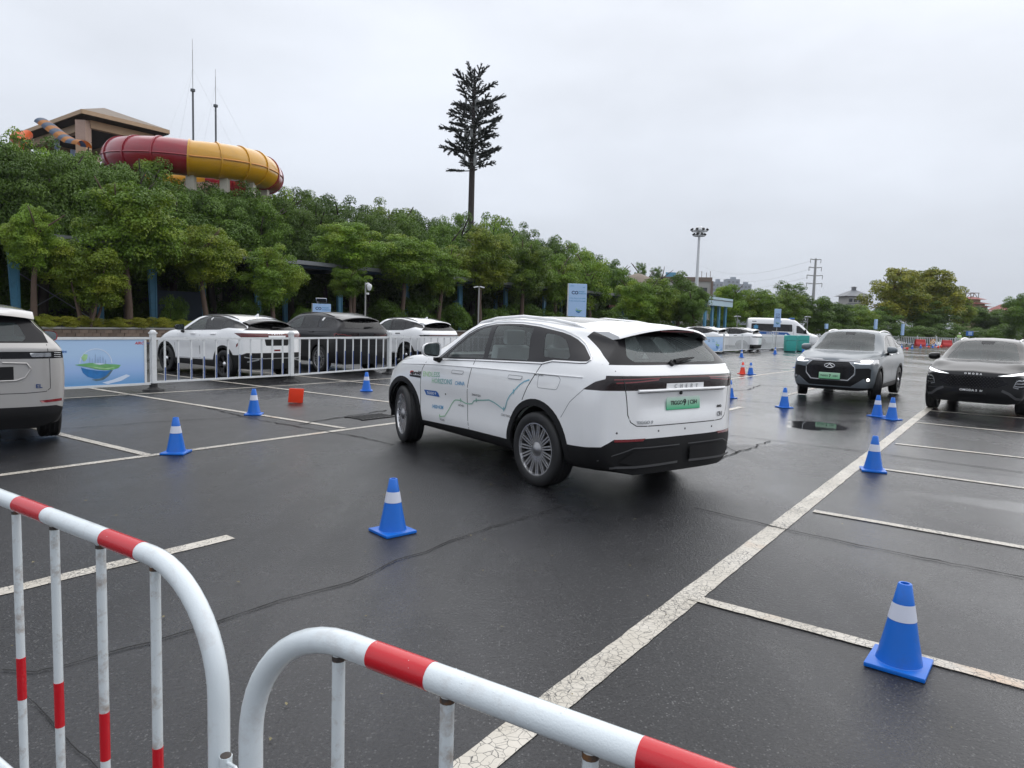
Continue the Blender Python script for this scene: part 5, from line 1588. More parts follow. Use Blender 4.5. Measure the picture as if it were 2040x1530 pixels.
# ================================================================== ground: wet asphalt
def asphalt_mat():
    m = bpy.data.materials.new('wet_asphalt')
    m.use_nodes = True
    n, l = nodes_of(m)
    b = n['Principled BSDF']
    tc = n.new('ShaderNodeTexCoord')
    def noise(sc, det=4, rough=0.5, vec=None):
        t = n.new('ShaderNodeTexNoise')
        t.inputs['Scale'].default_value = sc
        t.inputs['Detail'].default_value = det
        t.inputs['Roughness'].default_value = rough
        l.new(vec or tc.outputs['Object'], t.inputs['Vector'])
        return t.outputs['Fac']
    def rng(v, a, b_, c, d):
        r = n.new('ShaderNodeMapRange')
        r.inputs['From Min'].default_value = a
        r.inputs['From Max'].default_value = b_
        r.inputs['To Min'].default_value = c
        r.inputs['To Max'].default_value = d
        l.new(v, r.inputs['Value'])
        return r.outputs[0]
    def math_(op, a, b_):
        r = n.new('ShaderNodeMath')
        r.operation = op
        for i, v in enumerate((a, b_)):
            if isinstance(v, (int, float)):
                r.inputs[i].default_value = v
            else:
                l.new(v, r.inputs[i])
        return r.outputs[0]
    def mixc(f, a, b_):
        r = n.new('ShaderNodeMix')
        r.data_type = 'RGBA'
        l.new(f, r.inputs['Factor'])
        for k, v in (('A', a), ('B', b_)):
            if isinstance(v, tuple):
                r.inputs[k].default_value = (*v, 1)
            else:
                l.new(v, r.inputs[k])
        return r.outputs['Result']
    # stretched along the lanes: damp and drier bands left by tyres
    mp = n.new('ShaderNodeMapping')
    mp.inputs['Rotation'].default_value = (0, 0, PI / 2 - AZB + PI / 2)
    mp.inputs['Scale'].default_value = (0.35, 0.10, 1)
    l.new(tc.outputs['Object'], mp.inputs[0])
    bands = noise(1.0, 5, 0.6, mp.outputs[0])
    blot = noise(0.45, 6, 0.62)
    fine = noise(75, 4, 0.75)
    grit = n.new('ShaderNodeTexVoronoi')
    grit.inputs['Scale'].default_value = 85
    l.new(tc.outputs['Object'], grit.inputs['Vector'])
    gsep = n.new('ShaderNodeSeparateColor')
    l.new(grit.outputs['Color'], gsep.inputs[0])
    speck = math_('MULTIPLY', rng(gsep.outputs[0], 0.74, 0.82, 0, 1), rng(grit.outputs['Distance'], 0.30, 0.42, 1, 0))
    speck = math_('MULTIPLY', speck, rng(noise(9, 3), 0.4, 0.6, 0.25, 1.0))
    base = mixc(rng(fine, 0.35, 0.65, 0, 1), (0.004, 0.004, 0.005), (0.036, 0.037, 0.041))
    base = mixc(rng(blot, 0.35, 0.65, 0, 0.6), base, (0.012, 0.012, 0.014))
    base = mixc(speck, base, (0.135, 0.135, 0.135))
    stain = rng(noise(0.9, 6, 0.65), 0.52, 0.66, 0, 0.55)
    base = mixc(stain, base, (0.007, 0.007, 0.008))
    base = mixc(rng(bands, 0.50, 0.66, 0, 0.40), base, (0.060, 0.060, 0.064))
    l.new(base, b.inputs['Base Color'])
    # standing water: one puddle in front of the grey car, small ones along the bays
    geo = n.new('ShaderNodeSeparateXYZ')
    l.new(tc.outputs['Object'], geo.inputs[0])
    def puddle(cx, cy, rx, ry, ang):
        ca, sa = math.cos(ang), math.sin(ang)
        dx, dy = math_('SUBTRACT', geo.outputs[0], cx), math_('SUBTRACT', geo.outputs[1], cy)
        u = math_('ADD', math_('MULTIPLY', dx, ca / rx), math_('MULTIPLY', dy, sa / rx))
        v = math_('ADD', math_('MULTIPLY', dx, -sa / ry), math_('MULTIPLY', dy, ca / ry))
        r = math_('ADD', math_('MULTIPLY', u, u), math_('MULTIPLY', v, v))
        r = math_('ADD', r, rng(noise(1.3, 5, 0.6), 0.25, 0.75, -0.75, 0.75))
        return rng(r, 0.60, 1.20, 1, 0)
    pud = puddle(5.2, 12.0, 0.45, 0.65, R(-35))
    film = None
    for args in ((4.4, 11.6, 1.5, 2.2, R(-35)), (6.6, 7.2, 2.4, 0.45, R(-30)), (5.6, 6.2, 1.7, 0.3, R(-32)), (8.2, 8.6, 2.0, 0.4, R(-30)), (-8.0, 9.2, 1.2, 0.6, R(20))):
        q = puddle(*args)
        film = q if film is None else math_('MAXIMUM', film, q)
    wet = rng(math_('ADD', math_('MULTIPLY', bands, 0.6), math_('MULTIPLY', blot, 0.4)), 0.43, 0.57, 0, 1)
    # the far right side of the lot is wetter than the near asphalt
    wetx = rng(math_('ADD', math_('MULTIPLY', geo.outputs[0], 0.07), math_('MULTIPLY', geo.outputs[1], 0.035)), 0.0, 1.0, 0.0, 1.0)
    wet2 = math_('MINIMUM', 1.0, math_('ADD', math_('MULTIPLY', wet, 0.6), math_('MULTIPLY', wetx, 0.5)))
    rough = rng(wet2, 0, 1, 0.42, 0.13)
    rough = math_('ADD', rough, rng(fine, 0.3, 0.7, -0.04, 0.05))
    mf = n.new('ShaderNodeMix')
    l.new(math_('MULTIPLY', film, 0.75), mf.inputs['Factor'])
    l.new(rough, mf.inputs['A'])
    mf.inputs['B'].default_value = 0.12
    rough = mf.outputs['Result']
    mixr = n.new('ShaderNodeMix')
    l.new(pud, mixr.inputs['Factor'])
    l.new(rough, mixr.inputs['A'])
    mixr.inputs['B'].default_value = 0.04
    l.new(mixr.outputs['Result'], b.inputs['Roughness'])
    b.inputs['Specular IOR Level'].default_value = 0.5
    b.inputs['IOR'].default_value = 1.40
    hgt = math_('ADD', math_('MULTIPLY', fine, 0.8), math_('MULTIPLY', noise(42, 3, 0.6), 0.9))
    dry = math_('SUBTRACT', 1.0, math_('MINIMUM', 1.0, math_('ADD', pud, math_('MULTIPLY', film, 0.55))))
    bp = n.new('ShaderNodeBump')
    bp.inputs['Distance'].default_value = 0.016
    l.new(hgt, bp.inputs['Height'])
    l.new(math_('MULTIPLY', dry, rng(wet2, 0, 1, 0.50, 0.20)), bp.inputs['Strength'])
    l.new(bp.outputs[0], b.inputs['Normal'])
    MATS['wet_asphalt'] = m
asphalt_mat()
def line_mat():
    m = bpy.data.materials.new('worn_line_paint')
    m.use_nodes = True
    n, l = nodes_of(m)
    b = n['Principled BSDF']
    tc = n.new('ShaderNodeTexCoord')
    def noise(sc, det=4, rough=0.5):
        t = n.new('ShaderNodeTexNoise')
        t.inputs['Scale'].default_value = sc
        t.inputs['Detail'].default_value = det
        t.inputs['Roughness'].default_value = rough
        l.new(tc.outputs['Object'], t.inputs['Vector'])
        return t
    def rng(v, a, b_, c, d):
        r = n.new('ShaderNodeMapRange')
        r.inputs['From Min'].default_value = a
        r.inputs['From Max'].default_value = b_
        r.inputs['To Min'].default_value = c
        r.inputs['To Max'].default_value = d
        l.new(v, r.inputs['Value'])
        return r.outputs[0]
    def mixc(f, a, b_):
        r = n.new('ShaderNodeMix')
        r.data_type = 'RGBA'
        l.new(f, r.inputs['Factor'])
        for k, v in (('A', a), ('B', b_)):
            if isinstance(v, tuple):
                r.inputs[k].default_value = (*v, 1)
            else:
                l.new(v, r.inputs[k])
        return r.outputs['Result']
    dist = n.new('ShaderNodeMixRGB')
    dist.blend_type = 'ADD'
    dist.inputs[0].default_value = 0.06
    l.new(tc.outputs['Object'], dist.inputs[1])
    l.new(noise(7, 4).outputs['Color'], dist.inputs[2])
    vo = n.new('ShaderNodeTexVoronoi')
    vo.feature = 'DISTANCE_TO_EDGE'
    vo.inputs['Scale'].default_value = 22
    l.new(dist.outputs[0], vo.inputs['Vector'])
    vo2 = n.new('ShaderNodeTexVoronoi')
    vo2.feature = 'DISTANCE_TO_EDGE'
    vo2.inputs['Scale'].default_value = 30
    l.new(dist.outputs[0], vo2.inputs['Vector'])
    col = mixc(rng(noise(3, 5).outputs['Fac'], 0.35, 0.65, 0, 1), (0.50, 0.46, 0.39), (0.62, 0.58, 0.51))
    col = mixc(rng(noise(1.4, 4).outputs['Fac'], 0.60, 0.70, 0, 0.6), col, (0.55, 0.36, 0.22))
    dark = (0.035, 0.034, 0.034)
    col = mixc(rng(vo.outputs['Distance'], 0.010, 0.034, 0.9, 0), col, dark)
    g = n.new('ShaderNodeMath')
    g.operation = 'MULTIPLY'
    l.new(rng(vo2.outputs['Distance'], 0.03, 0.07, 0.8, 0), g.inputs[0])
    l.new(rng(noise(2.2, 4).outputs['Fac'], 0.42, 0.6, 0, 1), g.inputs[1])
    col = mixc(g.outputs[0], col, dark)
    col = mixc(rng(noise(40, 5, 0.75).outputs['Fac'], 0.60, 0.70, 0, 0.8), col, dark)
    l.new(col, b.inputs['Base Color'])
    b.inputs['Roughness'].default_value = 0.42
    bp = n.new('ShaderNodeBump')
    bp.inputs['Strength'].default_value = 0.4
    bp.inputs['Distance'].default_value = 0.006
    l.new(noise(90, 3).outputs['Fac'], bp.inputs['Height'])
    l.new(bp.outputs[0], b.inputs['Normal'])
    MATS['worn_line_paint'] = m
line_mat()
bm = bmesh.new()
bmesh.ops.create_grid(bm, x_segments=2, y_segments=2, size=2500)
ground = struct(mesh_obj('asphalt_ground', bm, 'wet_asphalt'))

def strip_line(name, p0, p1, w, mat='worn_line_paint', z=0.004, ragged=0.003):
    """painted line on the ground with slightly worn edges"""
    d = (p1 - p0)
    L = d.length
    d.normalize()
    s = Vector((-d.y, d.x, 0))
    bm = bmesh.new()
    n = max(2, min(220, int(L / 0.06)))
    rnd = random.Random(int(p0.x * 131 + p0.y * 17))
    a = []
    for i in range(n + 1):
        c = p0 + d * (L * i / n)
        k0, k1 = rnd.uniform(-ragged, ragged), rnd.uniform(-ragged, ragged)
        a.append((bm.verts.new(c + s * (w / 2 + k0)), bm.verts.new(c - s * (w / 2 + k1))))
    for i in range(n):
        bm.faces.new((a[i][0], a[i][1], a[i + 1][1], a[i + 1][0]))
    for v in bm.verts:
        v.co.z = z
    bmesh.ops.recalc_face_normals(bm, faces=bm.faces[:])
    return struct(mesh_obj(name, bm, mat))
# long line on the right, left aisle line, dashed centre line, row line by the fence
pm0, pm1 = G(975, 1502), G(1848, 815.6)
dm = (pm1 - pm0).normalized()
strip_line('parking_line', pm0 - dm * 1.2, pm1 + dm * 1.2, 0.145, z=0.004)
pl0, pl1 = G(0, 947), G(788, 843)
dl = (pl1 - pl0).normalized()
strip_line('parking_line', pl0 - dl * 3, pl0 + dl * 46, 0.105)
pc0, pc1 = G(0, 1180), G(460, 1070)
dc = (pc1 - pc0).normalized()
strip_line('lane_dash', pc0 - dc * 1.0, pc1, 0.12)
pe = pc1 + EB * 4.2
for (a, b) in (((1300, 850), (1477, 811)), ((1568, 787), (1660, 764))):
    strip_line('lane_dash', G(*a), G(*b), 0.12)
strip_line('parking_line', G(100, 795.3), G(588, 767), 0.09)
strip_line('parking_line', G(588, 767), G(588, 767) + EB * 40, 0.09)
for a, b in (((1440, 1207.8), (2040, 1367)), ((1630, 1020.5), (2040, 1091.7)), ((1768, 936.6), (2040, 973)), ((1790, 885), (2040, 912.7)), ((1828, 842.3), (2040, 863)), ((1852.4, 818.4), (2040, 833.5))):
    p, q = G(*a), G(*b)
    dd = (q - p).normalized()
    strip_line('bay_line', p - dd * (0.04 if a[1] < 1200 else 0.20), q + dd * 3.5, 0.092, z=0.007)
for a, b in (((107.8, 862.7), (296, 907.5)), ((188, 775), (686, 853.7)), ((455, 762), (767, 800.4)), ((623.5, 752.4), (767, 767.6))):
    p, q = G(*a), G(*b)
    dd = (q - p).normalized()
    strip_line('bay_line', p - dd * 3.0, q + dd * (0 if a[0] < 400 else 1.2), 0.10, z=0.007)
fp = G(588, 767)
for k in range(9):
    p = pl0 + dl * (18.6 + 2.85 * k)
    strip_line('bay_line', p, p + EA * 5.0, 0.09, z=0.007)
    strip_line('bay_line', p + EA * 5.2, p + EA * 10.2, 0.09, z=0.007)
# bay lines on the far right rows
for k in range(7):
    p = pm1 + EB * (3.4 + 2.85 * k) + Vector((0.0, 0, 0))
    strip_line('bay_line', p, p - EA * 6.0, 0.09, z=0.007)

# cracks and joints in the asphalt
pmat('crack_dark', (0.006, 0.006, 0.006), 0.9)
def crack(pts, w=0.018, jit=0.03):
    P = [G(*p) for p in pts]
    rnd = random.Random(int(pts[0][0] * 3 + pts[0][1]))
    Q = []
    for i in range(len(P) - 1):
        L = (P[i + 1] - P[i]).length
        k = max(2, int(L / 0.10))
        k = min(k, 90)
        for s in range(k):
            q = P[i].lerp(P[i + 1], s / k)
            Q.append(q + Vector((rnd.uniform(-jit, jit), rnd.uniform(-jit, jit), 0)))
    Q.append(P[-1])
    bm = bmesh.new()
    a = []
    for i, q in enumerate(Q):
        d = (Q[min(i + 1, len(Q) - 1)] - Q[max(i - 1, 0)]).normalized()
        s = Vector((-d.y, d.x, 0)) * (w * rnd.uniform(0.25, 0.75))
        a.append((bm.verts.new(q + s), bm.verts.new(q - s)))
    for i in range(len(Q) - 1):
        bm.faces.new((a[i][0], a[i][1], a[i + 1][1], a[i + 1][0]))
    for v in bm.verts:
        v.co.z = 0.0085
    bmesh.ops.recalc_face_normals(bm, faces=bm.faces[:])
    struct(mesh_obj('asphalt_crack', bm, 'crack_dark'))
crack([(0, 1338), (70, 1342), (110, 1334), (300, 1282), (440, 1238), (560, 1198), (700, 1163), (790, 1118), (850, 1100), (900, 1078), (1000, 1045), (1130, 1008)], 0.010, 0.010)
crack([(1380, 1012), (1480, 1036), (1560, 1054), (1740, 1094), (2040, 1152)], 0.016, 0.012)
crack([(1443, 866), (1600, 885), (1729, 902), (1880, 921), (2040, 942)], 0.020, 0.012)
crack([(1450, 797), (1590, 806), (1716, 821), (1790, 829), (1900, 842), (2040, 856)], 0.024, 0.012)
crack([(1340, 934), (1380, 927), (1419, 920), (1467, 903), (1505, 889), (1535, 879)], 0.020, 0.03)
crack([(1440, 886), (1462, 897), (1467, 903)], 0.018, 0.03)
crack([(1443, 779), (1490, 777), (1515, 767), (1600, 772)], 0.03, 0.03)
crack([(114, 856), (300, 842), (490, 831)], 0.020, 0.02)
crack([(408, 812), (520, 838), (640, 858), (720, 872), (785, 887)], 0.022, 0.02)
crack([(600, 846), (640, 838), (700, 829), (770, 818)], 0.035, 0.03)
for k in range(1):
    crack([(48 + 5 * k, 1385 + 5 * k), (95 + 8 * k, 1432), (128 + 3 * k, 1470 - 6 * k), (160 + 9 * k, 1500), (195 + 8 * k, 1535)], 0.004, 0.006)
# drain grate
gr = thing('drain_grate', 'iron drain grate set in the asphalt by the front wheel of the large white SUV', 'grate', G(741, 831), AZB * 0 + R(52))
for k in range(9):
    box('bar', (-0.32 + 0.08 * k, 0, 0.010), (0.03, 0.36, 0.012), 'dark_metal', gr)
box('frame', (0, 0.2, 0.010), (0.78, 0.03, 0.012), 'dark_metal', gr)
box('frame', (0, -0.2, 0.010), (0.78, 0.03, 0.012), 'dark_metal', gr)
# scattered fallen leaves and chips
pmat('leaf_litter', (0.20, 0.17, 0.08), 0.7, var=0.5, scale=200)
bm = bmesh.new()
rnd = random.Random(5)
for k in range(420):
    x, y = rnd.uniform(-9, 12), 2.0 + 20 * rnd.random()**1.6
    s = rnd.uniform(0.005, 0.016)
    a = rnd.uniform(0, PI)
    c, sn = math.cos(a) * s, math.sin(a) * s
    bm.faces.new([bm.verts.new((x + c, y + sn, 0.013)), bm.verts.new((x - sn * 0.5, y + c * 0.5, 0.016)), bm.verts.new((x - c, y - sn, 0.013)), bm.verts.new((x + sn * 0.5, y - c * 0.5, 0.014))])
struct(tag(mesh_obj('leaf_litter', bm, 'leaf_litter'), 'tiny leaves and chips scattered over the wet asphalt', 'litter'), 'stuff')

# ================================================================== traffic cones
pmat('cone_blue', (0.004, 0.145, 0.62), 0.36, var=0.08, scale=9, dirt=(0.05, 0.07, 0.12), dirt_amt=0.25, dirt_scale=7)
pmat('cone_red', (0.95, 0.060, 0.020), 0.36, var=0.08, scale=9)
pmat('cone_band', (0.66, 0.69, 0.80), 0.35, var=0.04)
def cone_proto(name, label, mat):
    root = thing(name, label, 'traffic cone')
    H, rb, rt = 0.415, 0.102, 0.030
    def rad(z):
        return rb + (rt - rb) * (z - 0.022) / (H - 0.022)
    bm = bmesh.new()
    bm_lathe(bm, [(rb + 0.012, 0.020), (rb + 0.002, 0.026), (rad(0.15), 0.15), (rad(0.30), 0.30), (rt + 0.001, H - 0.003), (rt - 0.002, H), (rt - 0.010, H), (rt - 0.012, H - 0.05), (0.001, H - 0.05)], 28)
    bmesh.ops.recalc_face_normals(bm, faces=bm.faces[:])
    mesh_obj('cone_body', bm, mat, root, True)
    bm = bmesh.new()
    bm_lathe(bm, [(rad(0.238) + 0.0022, 0.238), (rad(0.318) + 0.0022, 0.318)], 28)
    bmesh.ops.recalc_face_normals(bm, faces=bm.faces[:])
    mesh_obj('reflective_band', bm, 'cone_band', root, 'all')
    bm = bmesh.new()
    bm_box(bm, (0, 0, 0.013), (0.265, 0.265, 0.022))
    bevel_all(bm, 0.006, 2)
    mesh_obj('base', bm, mat, root, True)
    return root
blue0 = cone_proto('blue_cone', 'x', 'cone_blue')
red0 = cone_proto('red_cone', 'x', 'cone_red')
CONES = [
    ((1790, 1325), 0, -38, 'nearest blue cone at the lower right, standing on a bay line', None),
    ((782, 1060), 0, 42, 'blue cone standing alone on dark asphalt left of the large white SUV', None),
    ((351, 903), 0, 4, 'blue cone standing on the left aisle line near the beige SUV', None),
    ((506, 826), 0, 10, 'blue cone on the bay line left of the toppled red cone', None),
    ((730, 779), 0, 12, 'blue cone in front of the white fence, just left of the large white SUV nose', None),
    ((1739, 938), 0, -20, 'blue cone on the long white line at the right, third nearest cone', None),
    ((1747, 830), 0, 30, 'left one of the two touching blue cones in front of the grey SUV', None),
    ((1776, 836), 0, 24, 'right one of the two touching blue cones in front of the grey SUV', None),
    ((1562, 812), 0, 14, 'blue cone mirrored in the puddle before the grey SUV', None),
    ((1453, 793), 0, 18, 'blue cone close behind the tail of the large white SUV', None),
    ((1479, 745), 1, 15, 'upright red cone beside a blue one on the left aisle line', None),
    ((1495, 746), 0, 20, 'blue cone beside the upright red cone on the left aisle line', None),
    ((1588, 733), 0, 15, 'blue cone at the left front corner of the grey SUV', None),
    ((1477, 712), 0, 15, 'small far blue cone in front of the fence beyond the upright red cone', None),
    ((1544, 705), 0, 15, 'small far blue cone holding the banner pole', None),
    ((1600, 702), 0, 15, 'small far blue cone in front of the teal bins', None),
]
usedc = {0: False, 1: False}
def put_cone(p, kind, rot, label, group=None, tilt=None):
    src = red0 if kind else blue0
    if not usedc[kind]:
        usedc[kind] = True
        o = src
        o.location = p
        o.rotation_euler = (0, 0, R(rot))
        o['label'] = label
    else:
        o = dup(src, p, R(rot), label)
    o['group'] = group or ('red traffic cones on the lot' if kind else 'blue traffic cones on the lot')
    if tilt:
        o.rotation_euler = tilt
    return o
for px, kind, rot, lab, gp in CONES:
    put_cone(G(*px), kind, rot, lab, gp)
# toppled red cone: lying on its side with the base towards us
p = G(590, 803)
put_cone(p + Vector((0.0, 0.0, 0.135)), 1, 0, 'toppled red cone lying in the bay with its square base towards the camera', None, (R(-84), R(4), R(28)))
FAR = [((1796, 694), 0, 0, 'far blue cone just right of the grey SUV'), ((1817, 695), 0, 0, 'far blue cone next to the far toppled red cone'), ((1834, 693), 0, 0, 'far blue cone standing alone right of the far toppled red cone'),
       ((1811, 684), 0, 0, 'left of two far blue cones at the foot of the far white fence'), ((1815.5, 684), 0, 0, 'right of two far blue cones at the foot of the far white fence'), ((1846, 690), 0, 0, 'leftmost blue cone of the far cone pile'), ((1858, 692.5), 0, 0, 'blue cone in the middle of the far cone pile'),
       ((1864, 689), 0, 0, 'rear blue cone of the far cone pile'), ((1809, 697), 1, 1, 'far toppled red cone beside the line right of the grey SUV'), ((1852, 693), 1, 1, 'leftmost toppled red cone of the far cone pile'), ((1870, 694), 1, 1, 'middle toppled red cone of the far cone pile'), ((1876, 692), 1, 1, 'rightmost toppled red cone of the far cone pile')]
for px, kind, fall, lab in FAR:
    p = G(*px)
    put_cone(p + Vector((0, 0, 0.12 if fall else 0)), kind, 20, lab, None, (R(-86), 0, R(60 + px[0] % 50)) if fall else None)

# ================================================================== near crowd barriers
pmat('barrier_white', (0.74, 0.80, 0.83), 0.30, coat=0.5, coat_rough=0.08, var=0.05, scale=4, bump=0.10, bscale=260, dirt=(0.22, 0.10, 0.035), dirt_amt=0.30, dirt_scale=9)
pmat('bar_white', (0.68, 0.73, 0.75), 0.34, coat=0.3, var=0.06, scale=5, bump=0.06, bscale=220, dirt=(0.20, 0.10, 0.03), dirt_amt=0.75, dirt_scale=16)
pmat('band_red', (0.58, 0.010, 0.020), 0.25, coat=0.3, coat_rough=0.05, var=0.06, scale=10, bump=0.05, bscale=220)
pmat('rusty_cap', (0.06, 0.05, 0.045), 0.7, var=0.4, scale=40, dirt=(0.28, 0.12, 0.03), dirt_amt=0.9, dirt_scale=30)
pmat('water_drop', (0.75, 0.80, 0.83), 0.02, spec=0.8, coat=1.0, var=0.0)
def leg_seed(p):
    return abs(p.x * 1000 + p.y * 77)
def build_barriers():
    HT = 1.02
    r = 0.0245
    # barrier on the left: rail runs from beyond the left edge to the bend, then down
    def make(label, p_far, p_bend, R_arc, bars, rail_bands, bar_band_z, Ltot):
        d = (p_bend - p_far)
        d.z = 0
        d.normalize()
        root = thing('crowd_barrier', label, 'barrier', (p_bend.x, p_bend.y, 0), math.atan2(d.y, d.x), 'white and red tubular crowd barriers in the foreground')
        # local x: 0 at the vertical leg near the camera side, negative along the rail
        pts = [Vector((0, 0, 0.0)), Vector((0, 0, 0.3)), Vector((0, 0, HT - R_arc))]
        for k in range(1, 13):
            a = PI / 2 * k / 12
            pts.append(Vector((-R_arc + R_arc * math.cos(a), 0, HT - R_arc + R_arc * math.sin(a))))
        x = -R_arc
        while x > -Ltot + R_arc + 0.2:
            x -= 0.15
            pts.append(Vector((x, 0, HT)))
        x0 = -Ltot + R_arc
        for k in range(0, 13):
            a = PI / 2 * k / 12
            pts.append(Vector((x0 - R_arc * math.sin(a), 0, HT - R_arc + R_arc * math.cos(a))))
        pts.append(Vector((-Ltot, 0, 0)))
        fr = tube('frame_tube', pts, r, 'barrier_white', root, 20)
        tube('lower_rail', [(0, 0, 0.09), (-Ltot, 0, 0.09)], 0.016, 'barrier_white', root, 12)
        for (x1, x2) in rail_bands:
            tube('red_band', [(x1, 0, HT), ((x1 + x2) / 2, 0, HT), (x2, 0, HT)], r + 0.0008, 'band_red', root, 20)
        for x in bars:
            b = tube('bar', [(x, 0, 0.09), (x, 0, 0.5), (x, 0, HT - (R_arc - math.sqrt(max(0, R_arc**2 - (max(0, x + R_arc))**2))))], 0.0125, 'bar_white', root, 12)
            tube('bar_band', [(x, 0, bar_band_z[0]), (x, 0, bar_band_z[1])], 0.0133, 'band_red', b, 12)
            zt = HT - (R_arc - math.sqrt(max(0, R_arc**2 - (max(0, x + R_arc))**2)))
            tube('weld_rust', [(x, 0, zt - 0.034), (x, 0, zt - 0.024)], 0.0131, 'rusty_cap', b, 12)
        for x in (-0.25, -Ltot + 0.25):
            tube('foot', [(x, -0.12, 0.014), (x, 0.12, 0.014)], 0.014, 'barrier_white', root, 10)
        bm = bmesh.new()
        rnd = random.Random(int(leg_seed(p_bend)))
        for k in range(90):
            x, a = -R_arc - rnd.random() * (Ltot - 2 * R_arc), rnd.gauss(0, 0.75)
            q = Vector((x, r * math.sin(a), HT + r * math.cos(a)))
            bmesh.ops.create_icosphere(bm, subdivisions=1, radius=rnd.uniform(0.0005, 0.0011), matrix=Matrix.Translation(q))
        struct(mesh_obj('raindrops', bm, 'barrier_white', fr, 'all'), 'stuff')
        return root, d
    # left barrier
    pf, pb = G(0, 990, HT), G(247, 1085, HT)
    d = (pb - pf).normalized()
    leg = G(436, 1400, HT * 0.66)
    # put the leg on the rail's vertical plane
    nrm = Vector((-d.y, d.x, 0))
    rr = ray(436, 1420)
    C = Vector((0, 0, EYE))
    t = (pb - C).dot(nrm) / rr.dot(nrm)
    leg = C + rr * t
    def on_rail(px, py):
        q = ray(px, py)
        tt = (pb - C).dot(nrm) / q.dot(nrm)
        w = C + q * tt
        return (w - Vector((leg.x, leg.y, w.z))).dot(d), w.z
    bars = [on_rail(38, 1200)[0], on_rail(113, 1220)[0], on_rail(204, 1240)[0], on_rail(311, 1260)[0]]
    step = bars[0] - bars[1]
    bars += [bars[0] + step * k for k in range(1, 8)]
    bands = [(on_rail(95, 1022)[0], on_rail(38, 1003)[0]), (on_rail(283, 1100)[0], on_rail(213, 1070)[0])]
    stepb = bands[0][0] - bands[1][0]
    bands += [(bands[0][0] + stepb * k, bands[0][1] + stepb * k) for k in (1, 2, 3)]
    zb = (on_rail(113, 1442)[1], on_rail(113, 1356)[1])
    Rarc = -on_rail(268, 1090)[0]
    print('barrier L', leg, Rarc, bars[:4], bands[:2], zb)
    make('white and red tubular barrier at the lower left corner', pf, leg, min(0.28, Rarc), bars, bands, zb, 2.0)
    # right barrier: leg on its left end
    pf2, pb2 = G(1320, 1518, HT), G(800, 1325, HT)
    d2 = (pb2 - pf2).normalized()
    n2 = Vector((-d2.y, d2.x, 0))
    def on2(px, py):
        q = ray(px, py)
        tt = (pb2 - C).dot(n2) / q.dot(n2)
        return C + q * tt
    leg2 = on2(500, 1500)
    def loc2(px, py):
        w = on2(px, py)
        return (w - Vector((leg2.x, leg2.y, w.z))).dot(d2), w.z
    bars2 = [loc2(674, 1400)[0], loc2(890, 1450)[0], loc2(1176, 1522)[0]]
    s2 = bars2[1] - bars2[2]
    bars2 += [bars2[2] - s2 * k for k in range(1, 9)]
    bands2 = [(loc2(745, 1300)[0], loc2(860, 1345)[0])]
    b3 = loc2(1278, 1505)[0]
    wdt = bands2[0][1] - bands2[0][0]
    bands2.append((b3, b3 + wdt))
    gp = bands2[1][0] - bands2[0][0]
    bands2 += [(bands2[0][0] + gp * k, bands2[0][1] + gp * k) for k in (2, 3)]
    print('barrier R', leg2, bars2[:3], bands2[:2])
    root2, _ = make('white and red tubular barrier in the bottom centre, linked to its neighbour by a hook', pf2, leg2, min(0.28, -loc2(700, 1290)[0]), bars2, bands2, zb, 2.0)
    # hook and loop joining the two
    h = Vector((leg.x, leg.y, 0))
    g = Vector((leg2.x, leg2.y, 0))
    zz = on_rail(455, 1500)[1]
    dd = (g - h)
    tube('hook', [Vector((0, 0, zz - 0.14)), Vector((0, 0, zz - 0.02)), Vector((0, 0, zz + 0.002))], [0.014, 0.014, 0.0145], 'barrier_white', None, 12)
    hk = bpy.data.objects['hook']
    hk.location = h + dd.normalized() * 0.045
    tag(hk, 'short upright pin of the coupling between the two metal barriers', 'hook')
    tube('pin_cap', [(0, 0, zz - 0.004), (0, 0, zz + 0.004)], 0.0125, 'rusty_cap', hk, 12)
    m1 = g - hk.location
    tube('link_wire', [Vector((0, 0, zz - 0.012)), Vector(m1 * 0.4) + Vector((0, 0, zz + 0.006)), Vector(m1 * 0.85) + Vector((0, 0, zz - 0.028))], 0.004, 'barrier_white', hk, 8)
build_barriers()
# ================================================================== white guard fence along the bays
pmat('fence_white', (0.70, 0.72, 0.73), 0.35, var=0.05, scale=3, dirt=(0.35, 0.34, 0.32), dirt_amt=0.35, dirt_scale=5)
pmat('fence_blue', (0.030, 0.085, 0.30), 0.35, var=0.06)
pmat('rubber_base', (0.018, 0.018, 0.019), 0.7, var=0.3)
gradient_mat('poster_blue', (0.10, 0.30, 0.58), (0.42, 0.60, 0.84), 'Z', 0.15, 0.75, 0.45, (0.33, 0.50, 0.82))
gradient_mat('board_blue', (0.33, 0.52, 0.85), (0.42, 0.60, 0.85), 'Z', 0.0, 3.0, 0.4)
pmat('print_pale', (0.62, 0.72, 0.88), 0.5, var=0.06)
pmat('print_green', (0.16, 0.42, 0.16), 0.5, var=0.55, scale=9)
pmat('print_green_light', (0.34, 0.58, 0.30), 0.5, var=0.45, scale=12)
pmat('print_sea', (0.02, 0.17, 0.46), 0.5, var=0.45, scale=7)
pmat('print_dusk', (0.10, 0.17, 0.22), 0.5, var=0.5, scale=12)
pmat('print_tower', (0.30, 0.44, 0.66), 0.5, var=0.3, scale=20)
def flat(name, poly, y, mat, parent):
    bm = bmesh.new()
    f = bm.faces.new([bm.verts.new((p[0], y, p[1])) for p in poly])
    bmesh.ops.triangulate(bm, faces=[f])
    bmesh.ops.recalc_face_normals(bm, faces=bm.faces[:])
    for f in list(bm.faces):
        if f.normal.y > 0:
            f.normal_flip()
    return mesh_obj(name, bm, mat, parent)
